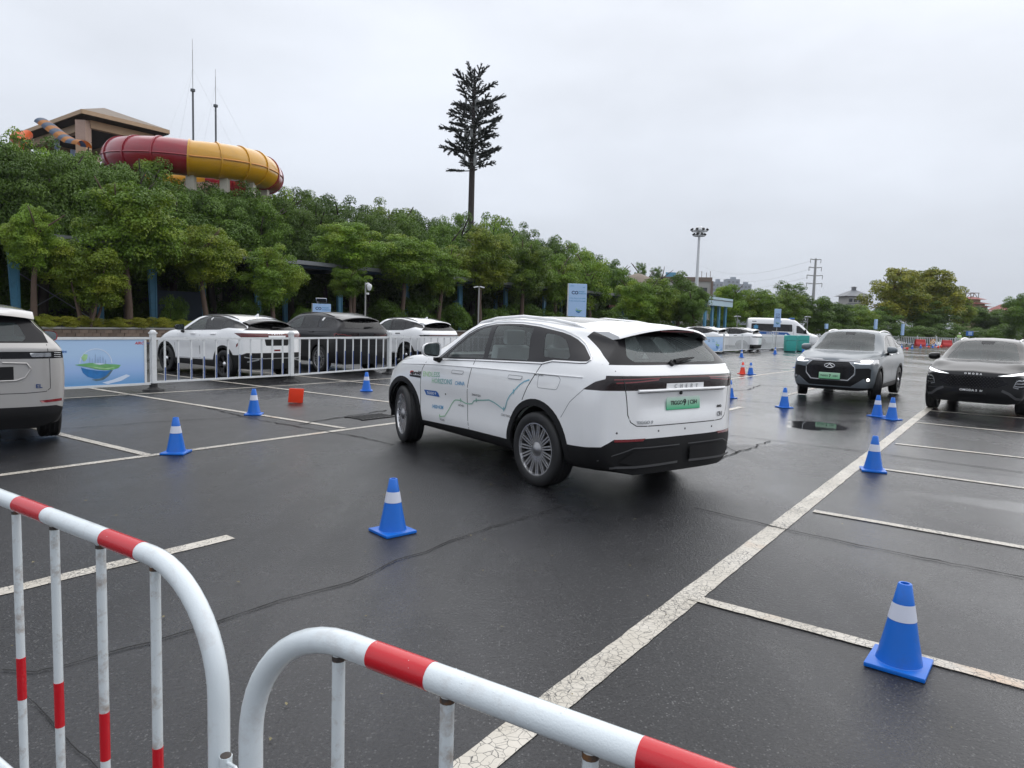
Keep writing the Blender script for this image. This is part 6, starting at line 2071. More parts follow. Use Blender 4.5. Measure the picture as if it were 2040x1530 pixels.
def island(parent, cx, cz, s, y=-0.012):
    """floating green island with a glass dome and towers over a blue sea bowl; faces -y"""
    def P(pts):
        return [(cx + a * s, cz + b * s) for a, b in pts]
    dome = [(0.52 * math.cos(a), 0.02 + 0.50 * math.sin(a)) for a in [PI * k / 24 for k in range(25)]]
    dome_in = [(0.49 * math.cos(a), 0.02 + 0.47 * math.sin(a)) for a in [PI * k / 24 for k in range(25)]]
    flat('printed_dome', P(dome + dome_in[::-1]), y, 'print_pale', parent)
    flat('printed_leaf', P([(-0.40, 0.10), (-0.46, 0.22), (-0.38, 0.34), (-0.26, 0.32), (-0.28, 0.18), (-0.34, 0.10)]), y - 0.001, 'print_green_light', parent)
    for k, (x, h, w) in enumerate(((-0.20, 0.26, 0.03), (-0.12, 0.20, 0.025), (-0.02, 0.36, 0.03), (0.06, 0.24, 0.025), (0.13, 0.30, 0.025), (0.22, 0.28, 0.03), (0.30, 0.16, 0.025))):
        flat('printed_tower', P([(x - w, -0.02), (x - w * 0.6, h * 0.7), (x, h), (x + w * 0.6, h * 0.7), (x + w, -0.02)]), y - 0.002, 'print_tower', parent)
    flat('printed_sea', P([(-0.48, -0.10), (-0.30, -0.16), (0.0, -0.22), (0.30, -0.25), (0.50, -0.22), (0.40, -0.36), (0.20, -0.48), (-0.05, -0.50), (-0.28, -0.42), (-0.42, -0.28)]), y - 0.001, 'print_sea', parent)
    flat('printed_rock', P([(-0.16, -0.52), (0.10, -0.50), (0.30, -0.42), (0.46, -0.24), (0.54, -0.22), (0.40, -0.42), (0.22, -0.55), (0.0, -0.58)]), y - 0.002, 'print_dusk', parent)
    flat('printed_island', P([(-0.66, -0.01), (-0.40, 0.02), (-0.20, 0.04), (0.10, 0.02), (0.42, -0.02), (0.60, -0.03), (0.80, -0.06), (0.72, -0.16), (0.50, -0.22), (0.24, -0.22), (-0.04, -0.17), (-0.26, -0.10), (-0.50, -0.05)]), y - 0.003, 'print_green', parent)
    flat('printed_shore', P([(-0.30, -0.06), (0.0, -0.10), (0.30, -0.15), (0.62, -0.12), (0.40, -0.19), (0.10, -0.17)]), y - 0.004, 'print_green_light', parent)
    flat('printed_shore', P([(-0.10, 0.01), (0.10, 0.03), (0.30, -0.01), (0.12, -0.03)]), y - 0.004, 'print_pale', parent)
FH, F_BASE = 1.05, 0.16
def post_mesh():
    bm = bmesh.new()
    bm_box(bm, (0, 0, 0.63), (0.10, 0.10, 1.05))
    bevel_all(bm, 0.008)
    b0 = bm_box(bm, (0, 0, 1.165), (0.125, 0.125, 0.03))
    bm_lathe(bm, [(0.062, 1.18), (0.058, 1.20), (0.035, 1.222), (0.001, 1.228)], 12)
    bmesh.ops.recalc_face_normals(bm, faces=bm.faces[:])
    me = bpy.data.meshes.new('fence_post')
    bm.to_mesh(me)
    bm.free()
    me.materials.append(MATS['fence_white'])
    bm = bmesh.new()
    bm_lathe(bm, [(0.001, 0.16), (0.075, 0.16), (0.08, 0.08), (0.13, 0.05), (0.20, 0.035), (0.215, 0.0)], 8)
    bmesh.ops.recalc_face_normals(bm, faces=bm.faces[:])
    mb = bpy.data.meshes.new('post_base')
    bm.to_mesh(mb)
    bm.free()
    mb.materials.append(MATS['rubber_base'])
    return me, mb
POST, PBASE = post_mesh()
def bar_me(name, s, mat):
    bm = bmesh.new()
    bm_box(bm, (0, 0, 0), s)
    me = bpy.data.meshes.new(name)
    bm.to_mesh(me)
    bm.free()
    me.materials.append(MATS[mat])
    return me
PICK = bar_me('picket', (0.034, 0.022, FH - F_BASE - 0.02), 'fence_white')
BLUES = {}
def picket_fence(root, p0, p1, n, blue=True, y_flip=1, pick=None):
    """one panel between two posts; local frame = world because root stays at the origin of the run"""
    d = p1 - p0
    L = d.length
    a = math.atan2(d.y, d.x)
    pan = link('panel_rail', bar_me('panel_rail', (L - 0.10, 0.045, 0.045), 'fence_white'), None, root)
    pan.location = (p0 + p1) / 2 + Vector((0, 0, FH))
    pan.rotation_euler = (0, 0, a)
    low = link('panel_rail', bar_me('panel_rail', (L - 0.10, 0.04, 0.04), 'fence_white'), None, root)
    low.location = (p0 + p1) / 2 + Vector((0, 0, F_BASE + 0.02))
    low.rotation_euler = (0, 0, a)
    for k in range(n):
        t = (k + 0.85) / (n + 0.7)
        o = link('picket', pick or PICK, None, root)
        o.location = p0.lerp(p1, t) + Vector((0, 0, (FH + F_BASE) / 2))
        o.rotation_euler = (0, 0, a)
        if blue:
            hgt = round(0.22 + 0.30 * math.sin(PI * (k + 0.7) / (n + 0.4)), 2)
            if hgt not in BLUES:
                BLUES[hgt] = bar_me('blue_strip', (0.020, 0.010, hgt), 'fence_blue')
            b = link('blue_strip', BLUES[hgt], None, o)
            b.location = (0, -0.0125, -(FH - F_BASE - 0.02) / 2 + hgt / 2 + 0.02)
def ad_panel(root, p0, p1, isl_x, isl_s, text=True, inset=0.16):
    d = p1 - p0
    L = d.length
    a = math.atan2(d.y, d.x)
    bm = bmesh.new()
    bm_box(bm, (0, 0, (FH + F_BASE) / 2), (L - 2 * inset, 0.02, FH - F_BASE))
    pn = mesh_obj('advert_panel', bm, 'poster_blue', root)
    pn.location = (p0 + p1) / 2
    pn.rotation_euler = (0, 0, a)
    for z in (FH + 0.01, F_BASE - 0.005):
        box('panel_frame', (0, 0, z), (L - 0.1, 0.05, 0.045), 'fence_white', pn)
    for x in (-(L / 2 - inset), L / 2 - inset):
        box('panel_frame', (x, 0, (FH + F_BASE) / 2), (0.045, 0.04, FH - F_BASE - 0.04), 'fence_white', pn)
    island(pn, isl_x, 0.58, isl_s)
    # cloud wisps at the lower edge
    flat('printed_cloud', [(isl_x + 0.1, 0.22), (isl_x + 0.3, 0.27), (isl_x + 0.55, 0.36), (isl_x + 0.62, 0.33), (isl_x + 0.45, 0.24), (isl_x + 0.2, 0.19)], -0.0115, 'print_pale', pn)
    if text:
        text_obj('printed_mark', 'AIRC', 0.075, 'red_print', pn, basis((1, 0, 0), (0, 0, 1), (isl_x + 0.72, -0.0125, 0.94)), 'LEFT', 0.0, 0.002, 1.0, 0.3)
        text_obj('printed_mark', 'EHI', 0.055, 'navy_print', pn, basis((1, 0, 0), (0, 0, 1), (isl_x + 0.93, -0.0125, 0.945)), 'LEFT', 0.0, 0.002)
        text_obj('printed_words', 'CO  SUMMIT', 0.11, 'blue_print', pn, basis((1, 0, 0), (0, 0, 1), (isl_x - 0.72, -0.0125, 0.56)), 'RIGHT', 0.0, 0.003)
        text_obj('printed_words', 'EHI', 0.05, 'blue_print', pn, basis((1, 0, 0), (0, 0, 1), (isl_x - 0.50, -0.0125, 0.80)), 'RIGHT', 0.0, 0.002)
    else:
        text_obj('printed_words', 'CO', 0.20, 'navy_print', pn, basis((1, 0, 0), (0, 0, 1), (-0.55 * L / 2, -0.0125, 0.74)), 'LEFT', 0.0, 0.006)
        text_obj('printed_words', 'ENDLESS', 0.09, 'cyan_print', pn, basis((1, 0, 0), (0, 0, 1), (-0.18 * L / 2, -0.0125, 0.82)), 'LEFT', 0.0, 0.002)
        text_obj('printed_words', 'HORIZONS', 0.09, 'cyan_print', pn, basis((1, 0, 0), (0, 0, 1), (-0.18 * L / 2, -0.0125, 0.72)), 'LEFT', 0.0, 0.002)
f0, f1, f2 = G(306, 779), G(580, 762), G(775, 745)
for f in (f0, f1, f2):
    f.z = 0
fence = thing('guard_fence', 'long white picket fence with blue strips running behind the large white SUV', 'fence', (0, 0, 0))
posts = [f0 - (f1 - f0).normalized() * 3.4, f0, f1, f2]
while len(posts) < 19:
    posts.append(posts[-1] + EB * 3.55)
for i, p in enumerate(posts):
    o = link('fence_post', POST, None, fence)
    o.location = p
    o.rotation_euler = (0, 0, PI / 2 - AZB)
    b = link('post_base', PBASE, None, o)
PICK_FAR = bar_me('picket', (0.05, 0.03, FH - F_BASE - 0.02), 'fence_white')
for i in range(len(posts) - 1):
    p, q = posts[i], posts[i + 1]
    if i == 0:
        ad_panel(fence, p, q, 0.62, 0.56)
    elif i in (10, 15):
        ad_panel(fence, p, q, 0.6, 0.5, False)
    else:
        picket_fence(fence, p, q, 11 if i < 7 else 17, i < 7, pick=None if i < 7 else PICK_FAR)

# far fence at the end of the lot: white posts and pickets
fa0, fa1 = at(1640, 682, 96), at(2060, 690, 92)
fa0.z = fa1.z = 0
farf = thing('white_fence', 'far white picket fence closing the end of the lot', 'fence', (0, 0, 0))
N = 11
for i in range(N + 1):
    p = fa0.lerp(fa1, i / N)
    o = link('fence_post', POST, None, farf)
    o.location = p
    if i < N:
        q = fa0.lerp(fa1, (i + 1) / N)
        d = q - p
        L = d.length
        for z in (FH, F_BASE):
            r_ = link('panel_rail', bar_me('panel_rail', (L - 0.1, 0.05, 0.06), 'fence_white'), None, farf)
            r_.location = (p + q) / 2 + Vector((0, 0, z))
            r_.rotation_euler = (0, 0, math.atan2(d.y, d.x))
        if i == 0:
            pn = link('cloth_cover', bar_me('cloth_cover', (L - 0.2, 0.03, 0.85), 'print_pale'), None, farf)
            pn.location = (p + q) / 2 + Vector((0, -0.05, 0.6))
            pn.rotation_euler = (0, 0, math.atan2(d.y, d.x))
        for k in range(10):
            o = link('picket', PICK_FAR, None, farf)
            o.location = p.lerp(q, (k + 0.8) / 10.6) + Vector((0, 0, (FH + F_BASE) / 2))
            o.scale = (1.5, 1, 1)
            o.rotation_euler = (0, 0, math.atan2(d.y, d.x))
# side fence beyond the ambulance
sf0, sf1 = at(1600, 690, 66), at(1700, 683, 92)
sf0.z = sf1.z = 0
sidef = thing('white_fence', 'low white fence seen behind the bonnet of the ambulance', 'fence', (0, 0, 0))
for i in range(9):
    p = sf0.lerp(sf1, i / 8)
    o = link('fence_post', POST, None, sidef)
    o.location = p
    if i < 8:
        q = sf0.lerp(sf1, (i + 1) / 8)
        picket_fence(sidef, p, q, 8, False, pick=PICK_FAR)

# ================================================================== bins, banners, signs, poles
pmat('bin_teal', (0.035, 0.37, 0.33), 0.4, var=0.08, scale=3, dirt=(0.05, 0.16, 0.15), dirt_amt=0.4)
pmat('bin_teal_light', (0.06, 0.42, 0.38), 0.4, var=0.06)
pmat('steel_pole', (0.42, 0.43, 0.43), 0.4, metal=0.5, var=0.08)
pmat('pole_grey', (0.30, 0.30, 0.29), 0.5, var=0.12)
pmat('cctv_white', (0.72, 0.73, 0.74), 0.35, var=0.04)
for px, lab in ((1573, 'left one of the two teal litter bins by the fence'), (1598, 'right one of the two teal litter bins by the fence')):
    p = at(px, 701, 50.5 if px < 1580 else 52.0)
    p.z = 0
    b = thing('litter_bin', lab, 'bin', p, R(-3), 'teal litter bins by the fence')
    bm = bmesh.new()
    bm_prism(bm, [(-0.33, 0.06), (0.33, 0.06), (0.34, 0.80), (-0.34, 0.80)], -0.33, 0.33, 'y')
    bevel_all(bm, 0.02, 2)
    mesh_obj('bin_body', bm, 'bin_teal', b, True)
    bm = bmesh.new()
    bm_prism(bm, [(-0.35, 0.81), (0.35, 0.81), (0.35, 1.14), (0.30, 1.18), (-0.30, 1.18), (-0.35, 1.14)], -0.34, 0.34, 'y')
    bevel_all(bm, 0.015, 1)
    mesh_obj('bin_hood', bm, 'bin_teal_light', b, True)
    box('bin_flap', (0.355, 0, 0.99), (0.012, 0.44, 0.20), 'plastic_black', b, 0.004)
    box('bin_label', (0.352, 0, 0.45), (0.01, 0.5, 0.60), 'white_print', b)
    box('plinth', (0, 0, 0.03), (0.60, 0.56, 0.06), 'plastic_black', b)
def banner(label, base, z0, z1, w, thick=0.05, rot=0.0, top_text=True):
    t = thing('banner_stand', label, 'sign', base, rot, 'tall blue banner signs on poles')
    tube('pole', [(0, 0, 0.05), (0, 0, z1)], 0.022, 'steel_pole', t, 10)
    b = box('board', (0, -0.03, (z0 + z1) / 2), (w, thick, z1 - z0), 'board_blue', t, 0.008)
    if top_text:
        for k in range(2):
            text_obj('printed_words', 'CO' if k == 0 else 'EHI', w * 0.42, 'navy_print', b, basis((1, 0, 0), (0, 0, 1), (0, -0.03 - thick / 2 - 0.003, z1 - 0.42 - 0.18 * k)), 'CENTER', 0.0, 0.004)
        island(b, 0.0, z0 + 0.28, w * 0.45, -0.03 - thick / 2 - 0.004)
    return t
c15 = G(1544, 705)
banner('tall blue banner sign on a pole in front of the ambulance', Vector((c15.x, c15.y, 0)), 1.72, 2.88, 0.42)
for px, yb, yt, d, lab in ((1743.5, 656, 636, 84, 'small banner sign rising behind the roof of the grey SUV'), (1797, 668, 645, 92, 'narrow banner sign left of the red water barriers'), (1645.5, 655, 645, 84, 'tiny banner sign right of the ambulance')):
    p = at(px, yb, d)
    q = at(px, yt, d)
    banner(lab, Vector((p.x, p.y, 0)), max(0.8, p.z), q.z, 0.42, 0.2, 0.5, False)
# big light-box sign behind the large SUV
p = at(1148, 640, 33)
t = thing('lightbox_sign', 'upright pale blue sign board with island picture above the large white SUV', 'sign', (p.x, p.y, 0), R(8))
bd = box('board', (0, 0, 1.75), (0.86, 0.16, 3.3), 'board_blue', t, 0.01)
box('board_edge', (-0.437, 0, 1.75), (0.02, 0.17, 3.31), 'fence_white', bd)
text_obj('printed_words', 'CO', 0.21, 'navy_print', bd, basis((1, 0, 0), (0, 0, 1), (-0.13, -0.084, 2.92)), 'CENTER', 0.0, 0.008)
for k, s in enumerate(('ENDLESS', 'HORIZONS')):
    text_obj('printed_words', s, 0.07, 'cyan_print', bd, basis((1, 0, 0), (0, 0, 1), (0.04, -0.084, 3.02 - 0.09 * k)), 'LEFT', 0.0, 0.002)
for k in range(2):
    text_obj('printed_words', 'GLOBAL INNOVATION SUMMIT', 0.055, 'cyan_print', bd, basis((1, 0, 0), (0, 0, 1), (0, -0.084, 2.72 - 0.13 * k)), 'CENTER', 0.0, 0.001)
text_obj('printed_words', 'CHERY', 0.06, 'cyan_print', bd, basis((1, 0, 0), (0, 0, 1), (-0.36, -0.084, 3.27)), 'LEFT', 0.0, 0.001)
text_obj('printed_words', 'EHI', 0.06, 'cyan_print', bd, basis((1, 0, 0), (0, 0, 1), (0.24, -0.084, 3.22)), 'LEFT', 0.0, 0.001)
island(bd, 0.05, 2.20, 0.24, -0.084)
# CO sign with solar panel behind the parked black SUV
p = at(641, 640, 31)
t = thing('notice_board', 'small pale blue notice board with a solar panel on top, behind the parked black SUV', 'sign', (p.x, p.y, 0), R(10))
bd = box('board', (0, 0, 1.25), (0.76, 0.08, 1.7), 'board_blue', t, 0.01)
box('board_edge', (-0.40, 0.03, 1.25), (0.05, 0.10, 1.72), 'pole_grey', bd)
text_obj('printed_words', 'CO', 0.17, 'navy_print', bd, basis((1, 0, 0), (0, 0, 1), (-0.14, -0.045, 1.84)), 'CENTER', 0.0, 0.006)
for k in range(2):
    text_obj('printed_words', ('ENDLESS', 'HORIZONS')[k], 0.07, 'cyan_print', bd, basis((1, 0, 0), (0, 0, 1), (0.02, -0.045, 1.91 - 0.09 * k)), 'LEFT', 0.0, 0.001)
tube('panel_post', [(-0.18, 0, 2.1), (-0.18, 0, 2.2)], 0.02, 'pole_grey', t, 8)
box('solar_panel', (-0.02, 0, 2.26), (0.42, 0.26, 0.03), 'gloss_black', t, 0.004, Euler((R(-35), 0, 0)).to_matrix())
box('solar_frame', (-0.02, 0.004, 2.252), (0.46, 0.30, 0.02), 'satin', t, 0.0, Euler((R(-35), 0, 0)).to_matrix())
# camera pole
p = at(727.5, 640, 30.5)
t = thing('camera_pole', 'slim pole with a white dome security camera in front of the trees', 'camera pole', (p.x, p.y, 0))
tube('pole', [(0, 0, 0), (0, 0, 3.05)], [0.035, 0.03], 'pole_grey', t, 10)
tube('arm', [(0, 0, 2.98), (0.10, 0, 3.02), (0.16, 0, 3.0)], 0.03, 'cctv_white', t, 8)
bm = bmesh.new()
bm_lathe(bm, [(0.001, 3.0), (0.07, 2.99), (0.105, 2.93), (0.11, 2.86), (0.095, 2.83), (0.09, 2.80), (0.06, 2.73), (0.001, 2.70)], 14)
bmesh.ops.recalc_face_normals(bm, faces=bm.faces[:])
o = mesh_obj('dome_camera', bm, 'cctv_white', t, True)
o.location = (0.16, 0, 0)
box('bullet_camera', (0.10, -0.03, 2.58), (0.08, 0.2, 0.08), 'cctv_white', t, 0.01)
# small twin lamp posts
for px, yt, d, lab in ((952.5, 570, 37, 'thin garden lamp post with two small heads, left of the light-box sign'), (1468, 629, 60, 'thin lamp post left of the ambulance'), (1608, 630, 66, 'thin lamp post above the bonnet of the ambulance')):
    p, q = at(px, 650, d), at(px, yt, d)
    t = thing('lamp_post', lab, 'lamp post', (p.x, p.y, 0))
    tube('pole', [(0, 0, 0), (0, 0, q.z)], 0.035, 'pole_grey', t, 8)
    for s in (1, -1):
        box('lamp_head', (s * 0.16, 0, q.z - 0.05), (0.24, 0.14, 0.06), 'cctv_white', t, 0.01, Euler((0, R(12 * s), 0)).to_matrix())
# red water-filled barriers, checkered board, marshal, blue sign at the far end
pmat('water_red', (0.55, 0.03, 0.03), 0.4, var=0.1)
pmat('orange_print', (0.75, 0.32, 0.03), 0.5)
for px, yb, d, lab in ((1833, 686, 90, 'left red water-filled barrier before the far fence'), (1886, 686, 90, 'right red water-filled barrier before the far fence'), (2034, 700, 60, 'red water-filled barrier at the right edge behind the black crossover')):
    p = at(px, yb, d)
    t = thing('water_barrier', lab, 'barrier', (p.x, p.y, 0), R(4), 'red water-filled barriers')
    bm = bmesh.new()
    bm_prism(bm, [(-0.25, 0.0), (0.25, 0.0), (0.25, 0.25), (0.12, 0.45), (0.10, 0.82), (-0.10, 0.82), (-0.12, 0.45), (-0.25, 0.25)], -0.62, 0.62, 'x')
    bevel_all(bm, 0.03, 1)
    mesh_obj('barrier_body', bm, 'water_red', t, True)
    tube('filler_cap', [(0, 0, 0.80), (0, 0, 0.86)], 0.08, 'white_print', t, 10)
p = at(1857.5, 686, 88)
t = thing('checker_board', 'orange and white checkered warning board between the red water barriers', 'sign', (p.x, p.y, 0))
bd = box('board', (0, 0, 0.58), (0.62, 0.04, 0.62), 'orange_print', t, 0.01)
for i in range(4):
    for j in range(4):
        if (i + j) % 2:
            box('checker_square', (-0.21 + 0.14 * i, -0.024, 0.37 + 0.14 * j), (0.13, 0.008, 0.13), 'white_print' if (i + 2 * j) % 3 else 'blue_print', bd)
for s in (1, -1):
    tube('leg', [(s * 0.22, 0, 0), (s * 0.22, 0.02, 0.3)], 0.02, 'steel_pole', t, 8)
p = at(1931, 668, 95)
t = thing('direction_sign', 'blue sign on a pole behind the roof of the black crossover', 'sign', (p.x, p.y, 0))
tube('pole', [(0, 0, 0), (0, 0, 2.1)], 0.04, 'steel_pole', t, 8)
bd = box('board', (0, -0.05, 1.75), (0.95, 0.05, 0.62), 'blue_print', t, 0.01)
box('printed_field', (0.05, -0.078, 1.76), (0.5, 0.006, 0.42), 'print_tower', bd)
tube('crossbar', [(-0.9, 0, 2.05), (1.2, 0, 2.05)], 0.025, 'steel_pole', t, 8)
# marshal in a hi-vis coat, standing behind the far fence
def marshal():
    p = at(1909.5, 690, 98)
    pmat('hivis', (0.50, 0.72, 0.30), 0.7, var=0.15, scale=12)
    pmat('skin', (0.42, 0.26, 0.19), 0.6, var=0.08)
    pmat('trousers', (0.03, 0.035, 0.05), 0.8, var=0.2)
    V = [((0, 0, 0.95), 0.15), ((0, 0, 1.20), 0.155), ((0, 0, 1.42), 0.16), ((0, 0, 1.54), 0.065), ((0, 0, 1.68), 0.105), ((0.21, 0, 1.42), 0.075), ((0.27, -0.05, 1.18), 0.055), ((0.12, -0.2, 1.10), 0.045), ((0.04, -0.22, 1.12), 0.05),
         ((-0.21, 0, 1.42), 0.075), ((-0.27, -0.05, 1.18), 0.055), ((-0.12, -0.2, 1.10), 0.045), ((-0.04, -0.22, 1.12), 0.05), ((0.10, 0, 0.88), 0.11), ((0.11, 0, 0.48), 0.08), ((0.12, 0, 0.08), 0.05), ((0.12, -0.14, 0.04), 0.045),
         ((-0.10, 0, 0.88), 0.11), ((-0.11, 0, 0.48), 0.08), ((-0.12, 0, 0.08), 0.05), ((-0.12, -0.14, 0.04), 0.045)]
    E = [(0, 1), (1, 2), (2, 3), (3, 4), (2, 5), (5, 6), (6, 7), (7, 8), (2, 9), (9, 10), (10, 11), (11, 12), (0, 13), (13, 14), (14, 15), (15, 16), (0, 17), (17, 18), (18, 19), (19, 20)]
    me = bpy.data.meshes.new('body')
    me.from_pydata([v[0] for v in V], E, [])
    o = bpy.data.objects.new('body', me)
    COL.objects.link(o)
    m = o.modifiers.new('skin', 'SKIN')
    for i, v in enumerate(V):
        me.skin_vertices[0].data[i].radius = (v[1], v[1])
    me.skin_vertices[0].data[0].use_root = True
    o.modifiers.new('sub', 'SUBSURF').levels = 2
    dg = bpy.context.evaluated_depsgraph_get()
    nm = bpy.data.meshes.new_from_object(o.evaluated_get(dg))
    bpy.data.objects.remove(o)
    nm.materials.clear()
    for k in ('hivis', 'skin', 'trousers'):
        nm.materials.append(MATS[k])
    for f in nm.polygons:
        z, x, y = f.center.z, f.center.x, f.center.y
        f.material_index = 1 if z > 1.52 or (y < -0.17 and z > 0.9) else (2 if z < 0.86 else 0)
        f.use_smooth = True
    t = thing('person', 'person in a pale hi-vis coat and cap standing behind the far fence', 'person', (p.x, p.y, 0))
    link('body', nm, None, t)
    bm = bmesh.new()
    bm_lathe(bm, [(0.125, 1.70), (0.12, 1.76), (0.08, 1.81), (0.001, 1.825)], 14)
    bm_box(bm, (0, -0.12, 1.705), (0.17, 0.12, 0.02))
    mesh_obj('cap', bm, 'white_print', t, True)
marshal()
# ================================================================== planting
def leaf_mat(name, c0, c1, c2=None):
    m = bpy.data.materials.new(name)
    m.use_nodes = True
    n, l = nodes_of(m)
    b = n['Principled BSDF']
    b.inputs['Roughness'].default_value = 0.45
    b.inputs['Specular IOR Level'].default_value = 0.35
    at_ = n.new('ShaderNodeAttribute')
    at_.attribute_name = 'tint'
    mx = n.new('ShaderNodeMix')
    mx.data_type = 'RGBA'
    mx.inputs['A'].default_value = (*c0, 1)
    mx.inputs['B'].default_value = (*c1, 1)
    l.new(at_.outputs['Fac'], mx.inputs['Factor'])
    last = mx.outputs['Result']
    if c2:
        geo = n.new('ShaderNodeNewGeometry')
        ns = n.new('ShaderNodeTexNoise')
        ns.inputs['Scale'].default_value = 0.7
        ns.inputs['Detail'].default_value = 2
        l.new(geo.outputs['Position'], ns.inputs['Vector'])
        mr = n.new('ShaderNodeMapRange')
        mr.inputs['From Min'].default_value = 0.48
        mr.inputs['From Max'].default_value = 0.66
        mr.inputs['To Max'].default_value = 0.75
        l.new(ns.outputs['Fac'], mr.inputs['Value'])
        m2 = n.new('ShaderNodeMix')
        m2.data_type = 'RGBA'
        m2.inputs['B'].default_value = (*c2, 1)
        l.new(mr.outputs[0], m2.inputs['Factor'])
        l.new(last, m2.inputs['A'])
        last = m2.outputs['Result']
    oi = n.new('ShaderNodeObjectInfo')
    hv = n.new('ShaderNodeHueSaturation')
    mr = n.new('ShaderNodeMapRange')
    mr.inputs['To Min'].default_value = 0.78
    mr.inputs['To Max'].default_value = 1.22
    l.new(oi.outputs['Random'], mr.inputs['Value'])
    l.new(mr.outputs[0], hv.inputs['Value'])
    l.new(last, hv.inputs['Color'])
    l.new(hv.outputs['Color'], b.inputs['Base Color'])
    tr = n.new('ShaderNodeBsdfTranslucent')
    l.new(hv.outputs['Color'], tr.inputs['Color'])
    ms = n.new('ShaderNodeMixShader')
    ms.inputs[0].default_value = 0.22
    out = n['Material Output']
    l.new(b.outputs[0], ms.inputs[1])
    l.new(tr.outputs[0], ms.inputs[2])
    l.new(ms.outputs[0], out.inputs['Surface'])
    MATS[name] = m
leaf_mat('leaf_mid', (0.060, 0.125, 0.010), (0.200, 0.330, 0.028), (0.240, 0.315, 0.024))
leaf_mat('leaf_deep', (0.040, 0.092, 0.010), (0.145, 0.250, 0.025))
leaf_mat('leaf_lime', (0.095, 0.170, 0.012), (0.270, 0.370, 0.030), (0.310, 0.350, 0.026))
leaf_mat('leaf_yellow', (0.140, 0.170, 0.012), (0.400, 0.380, 0.030), (0.110, 0.185, 0.016))
leaf_mat('leaf_hedge', (0.14, 0.18, 0.014), (0.46, 0.43, 0.045), (0.20, 0.24, 0.022))
pmat('bark', (0.105, 0.070, 0.052), 0.85, var=0.4, scale=12, bump=0.5, bscale=40)
pmat('bark_dark', (0.045, 0.034, 0.028), 0.85, var=0.4, scale=12, bump=0.5, bscale=40)
def leaf_mesh(name, seed, n_puff, n_leaf, puff=(0.17, 0.28), leaf=0.045, taper=0.0, airy=0.0, box_=None, core=0.22, flat_bottom=0.35):
    """crown in a unit box (radius 1, height 0..1): leaf quads on bumpy puffs"""
    rs = np.random.RandomState(seed)
    cs, rr = [], []
    while len(cs) < n_puff:
        d = rs.normal(size=3)
        d /= np.linalg.norm(d)
        if box_:
            p = (rs.rand(3) * 2 - 1) * np.array(box_)
            p[2] = rs.rand()
        else:
            k = (0.55 + 0.45 * rs.rand()) if rs.rand() < 0.78 else rs.rand() * 0.6
            p = d * k * 0.80
            z = 0.5 + p[2] * 0.62
            if z < flat_bottom * 0.3:
                z = flat_bottom * 0.3 + rs.rand() * 0.1
            w = 1.0 - taper * max(0, z - 0.35)
            p = np.array([p[0] * w, p[1] * w, z])
        cs.append(p)
        rr.append(rs.uniform(*puff) * (1.15 - 0.35 * p[2]))
    cs, rr = np.array(cs), np.array(rr)
    idx = rs.choice(n_puff, n_leaf, p=rr**2 / (rr**2).sum())
    d = rs.normal(size=(n_leaf, 3))
    d[:, 2] = np.where(rs.rand(n_leaf) < 0.72, np.abs(d[:, 2]), d[:, 2])
    d /= np.linalg.norm(d, axis=1)[:, None]
    shell = np.where(rs.rand(n_leaf) < core, rs.rand(n_leaf) * 0.8, 0.80 + 0.28 * rs.rand(n_leaf)**(1 + airy))
    vs = np.array([1, 1, 0.5])
    pos = cs[idx] + d * (rr[idx] * shell)[:, None] * vs
    nrm = d + rs.normal(size=(n_leaf, 3)) * 0.55
    nrm[:, 2] += 0.35
    nrm /= np.linalg.norm(nrm, axis=1)[:, None]
    t = np.cross(nrm, rs.normal(size=(n_leaf, 3)))
    t /= np.linalg.norm(t, axis=1)[:, None]
    b = np.cross(nrm, t)
    s = leaf * rs.uniform(0.7, 1.35, n_leaf)[:, None]
    v = np.empty((n_leaf, 4, 3))
    v[:, 0] = pos - t * s
    v[:, 1] = pos + b * s * 0.55
    v[:, 2] = pos + t * s
    v[:, 3] = pos - b * s * 0.55
    v[:, :, 2] = pos[:, None, 2] + (v[:, :, 2] - pos[:, None, 2]) * 0.6
    me = bpy.data.meshes.new(name)
    me.vertices.add(n_leaf * 4)
    me.vertices.foreach_set('co', v.reshape(-1))
    me.loops.add(n_leaf * 4)
    me.loops.foreach_set('vertex_index', np.arange(n_leaf * 4, dtype=np.int32))
    me.polygons.add(n_leaf)
    me.polygons.foreach_set('loop_start', np.arange(0, n_leaf * 4, 4, dtype=np.int32))
    me.update(calc_edges=True)
    a = me.attributes.new('tint', 'FLOAT', 'POINT')
    pt = rs.rand(n_puff)
    tint = np.clip(0.55 * pt[idx] + 0.45 * rs.rand(n_leaf), 0, 1)
    a.data.foreach_set('value', np.repeat(tint, 4).astype(np.float32))
    return me
CROWN = {
    'big': [leaf_mesh('crown', 11 + k, 150, 62000, (0.12, 0.25), 0.0175) for k in range(4)],
    'mid': [leaf_mesh('crown', 31 + k, 85, 42000, (0.15, 0.29), 0.0225) for k in range(4)],
    'sharp': [leaf_mesh('crown', 51 + k, 85, 26000, (0.15, 0.26), 0.026, 0.55) for k in range(2)],
    'airy': [leaf_mesh('crown', 61 + k, 55, 11000, (0.14, 0.30), 0.026, 0.2, 1.0, core=0.5) for k in range(2)],
    'bush': [leaf_mesh('foliage', 71 + k, 40, 13000, (0.22, 0.40), 0.032, 0.0, 0.3, flat_bottom=0.1) for k in range(3)],
    'far': [leaf_mesh('crown', 81 + k, 60, 5000, (0.18, 0.32), 0.065) for k in range(3)],
}
for k in CROWN:
    for me in CROWN[k]:
        me.materials.append(None)
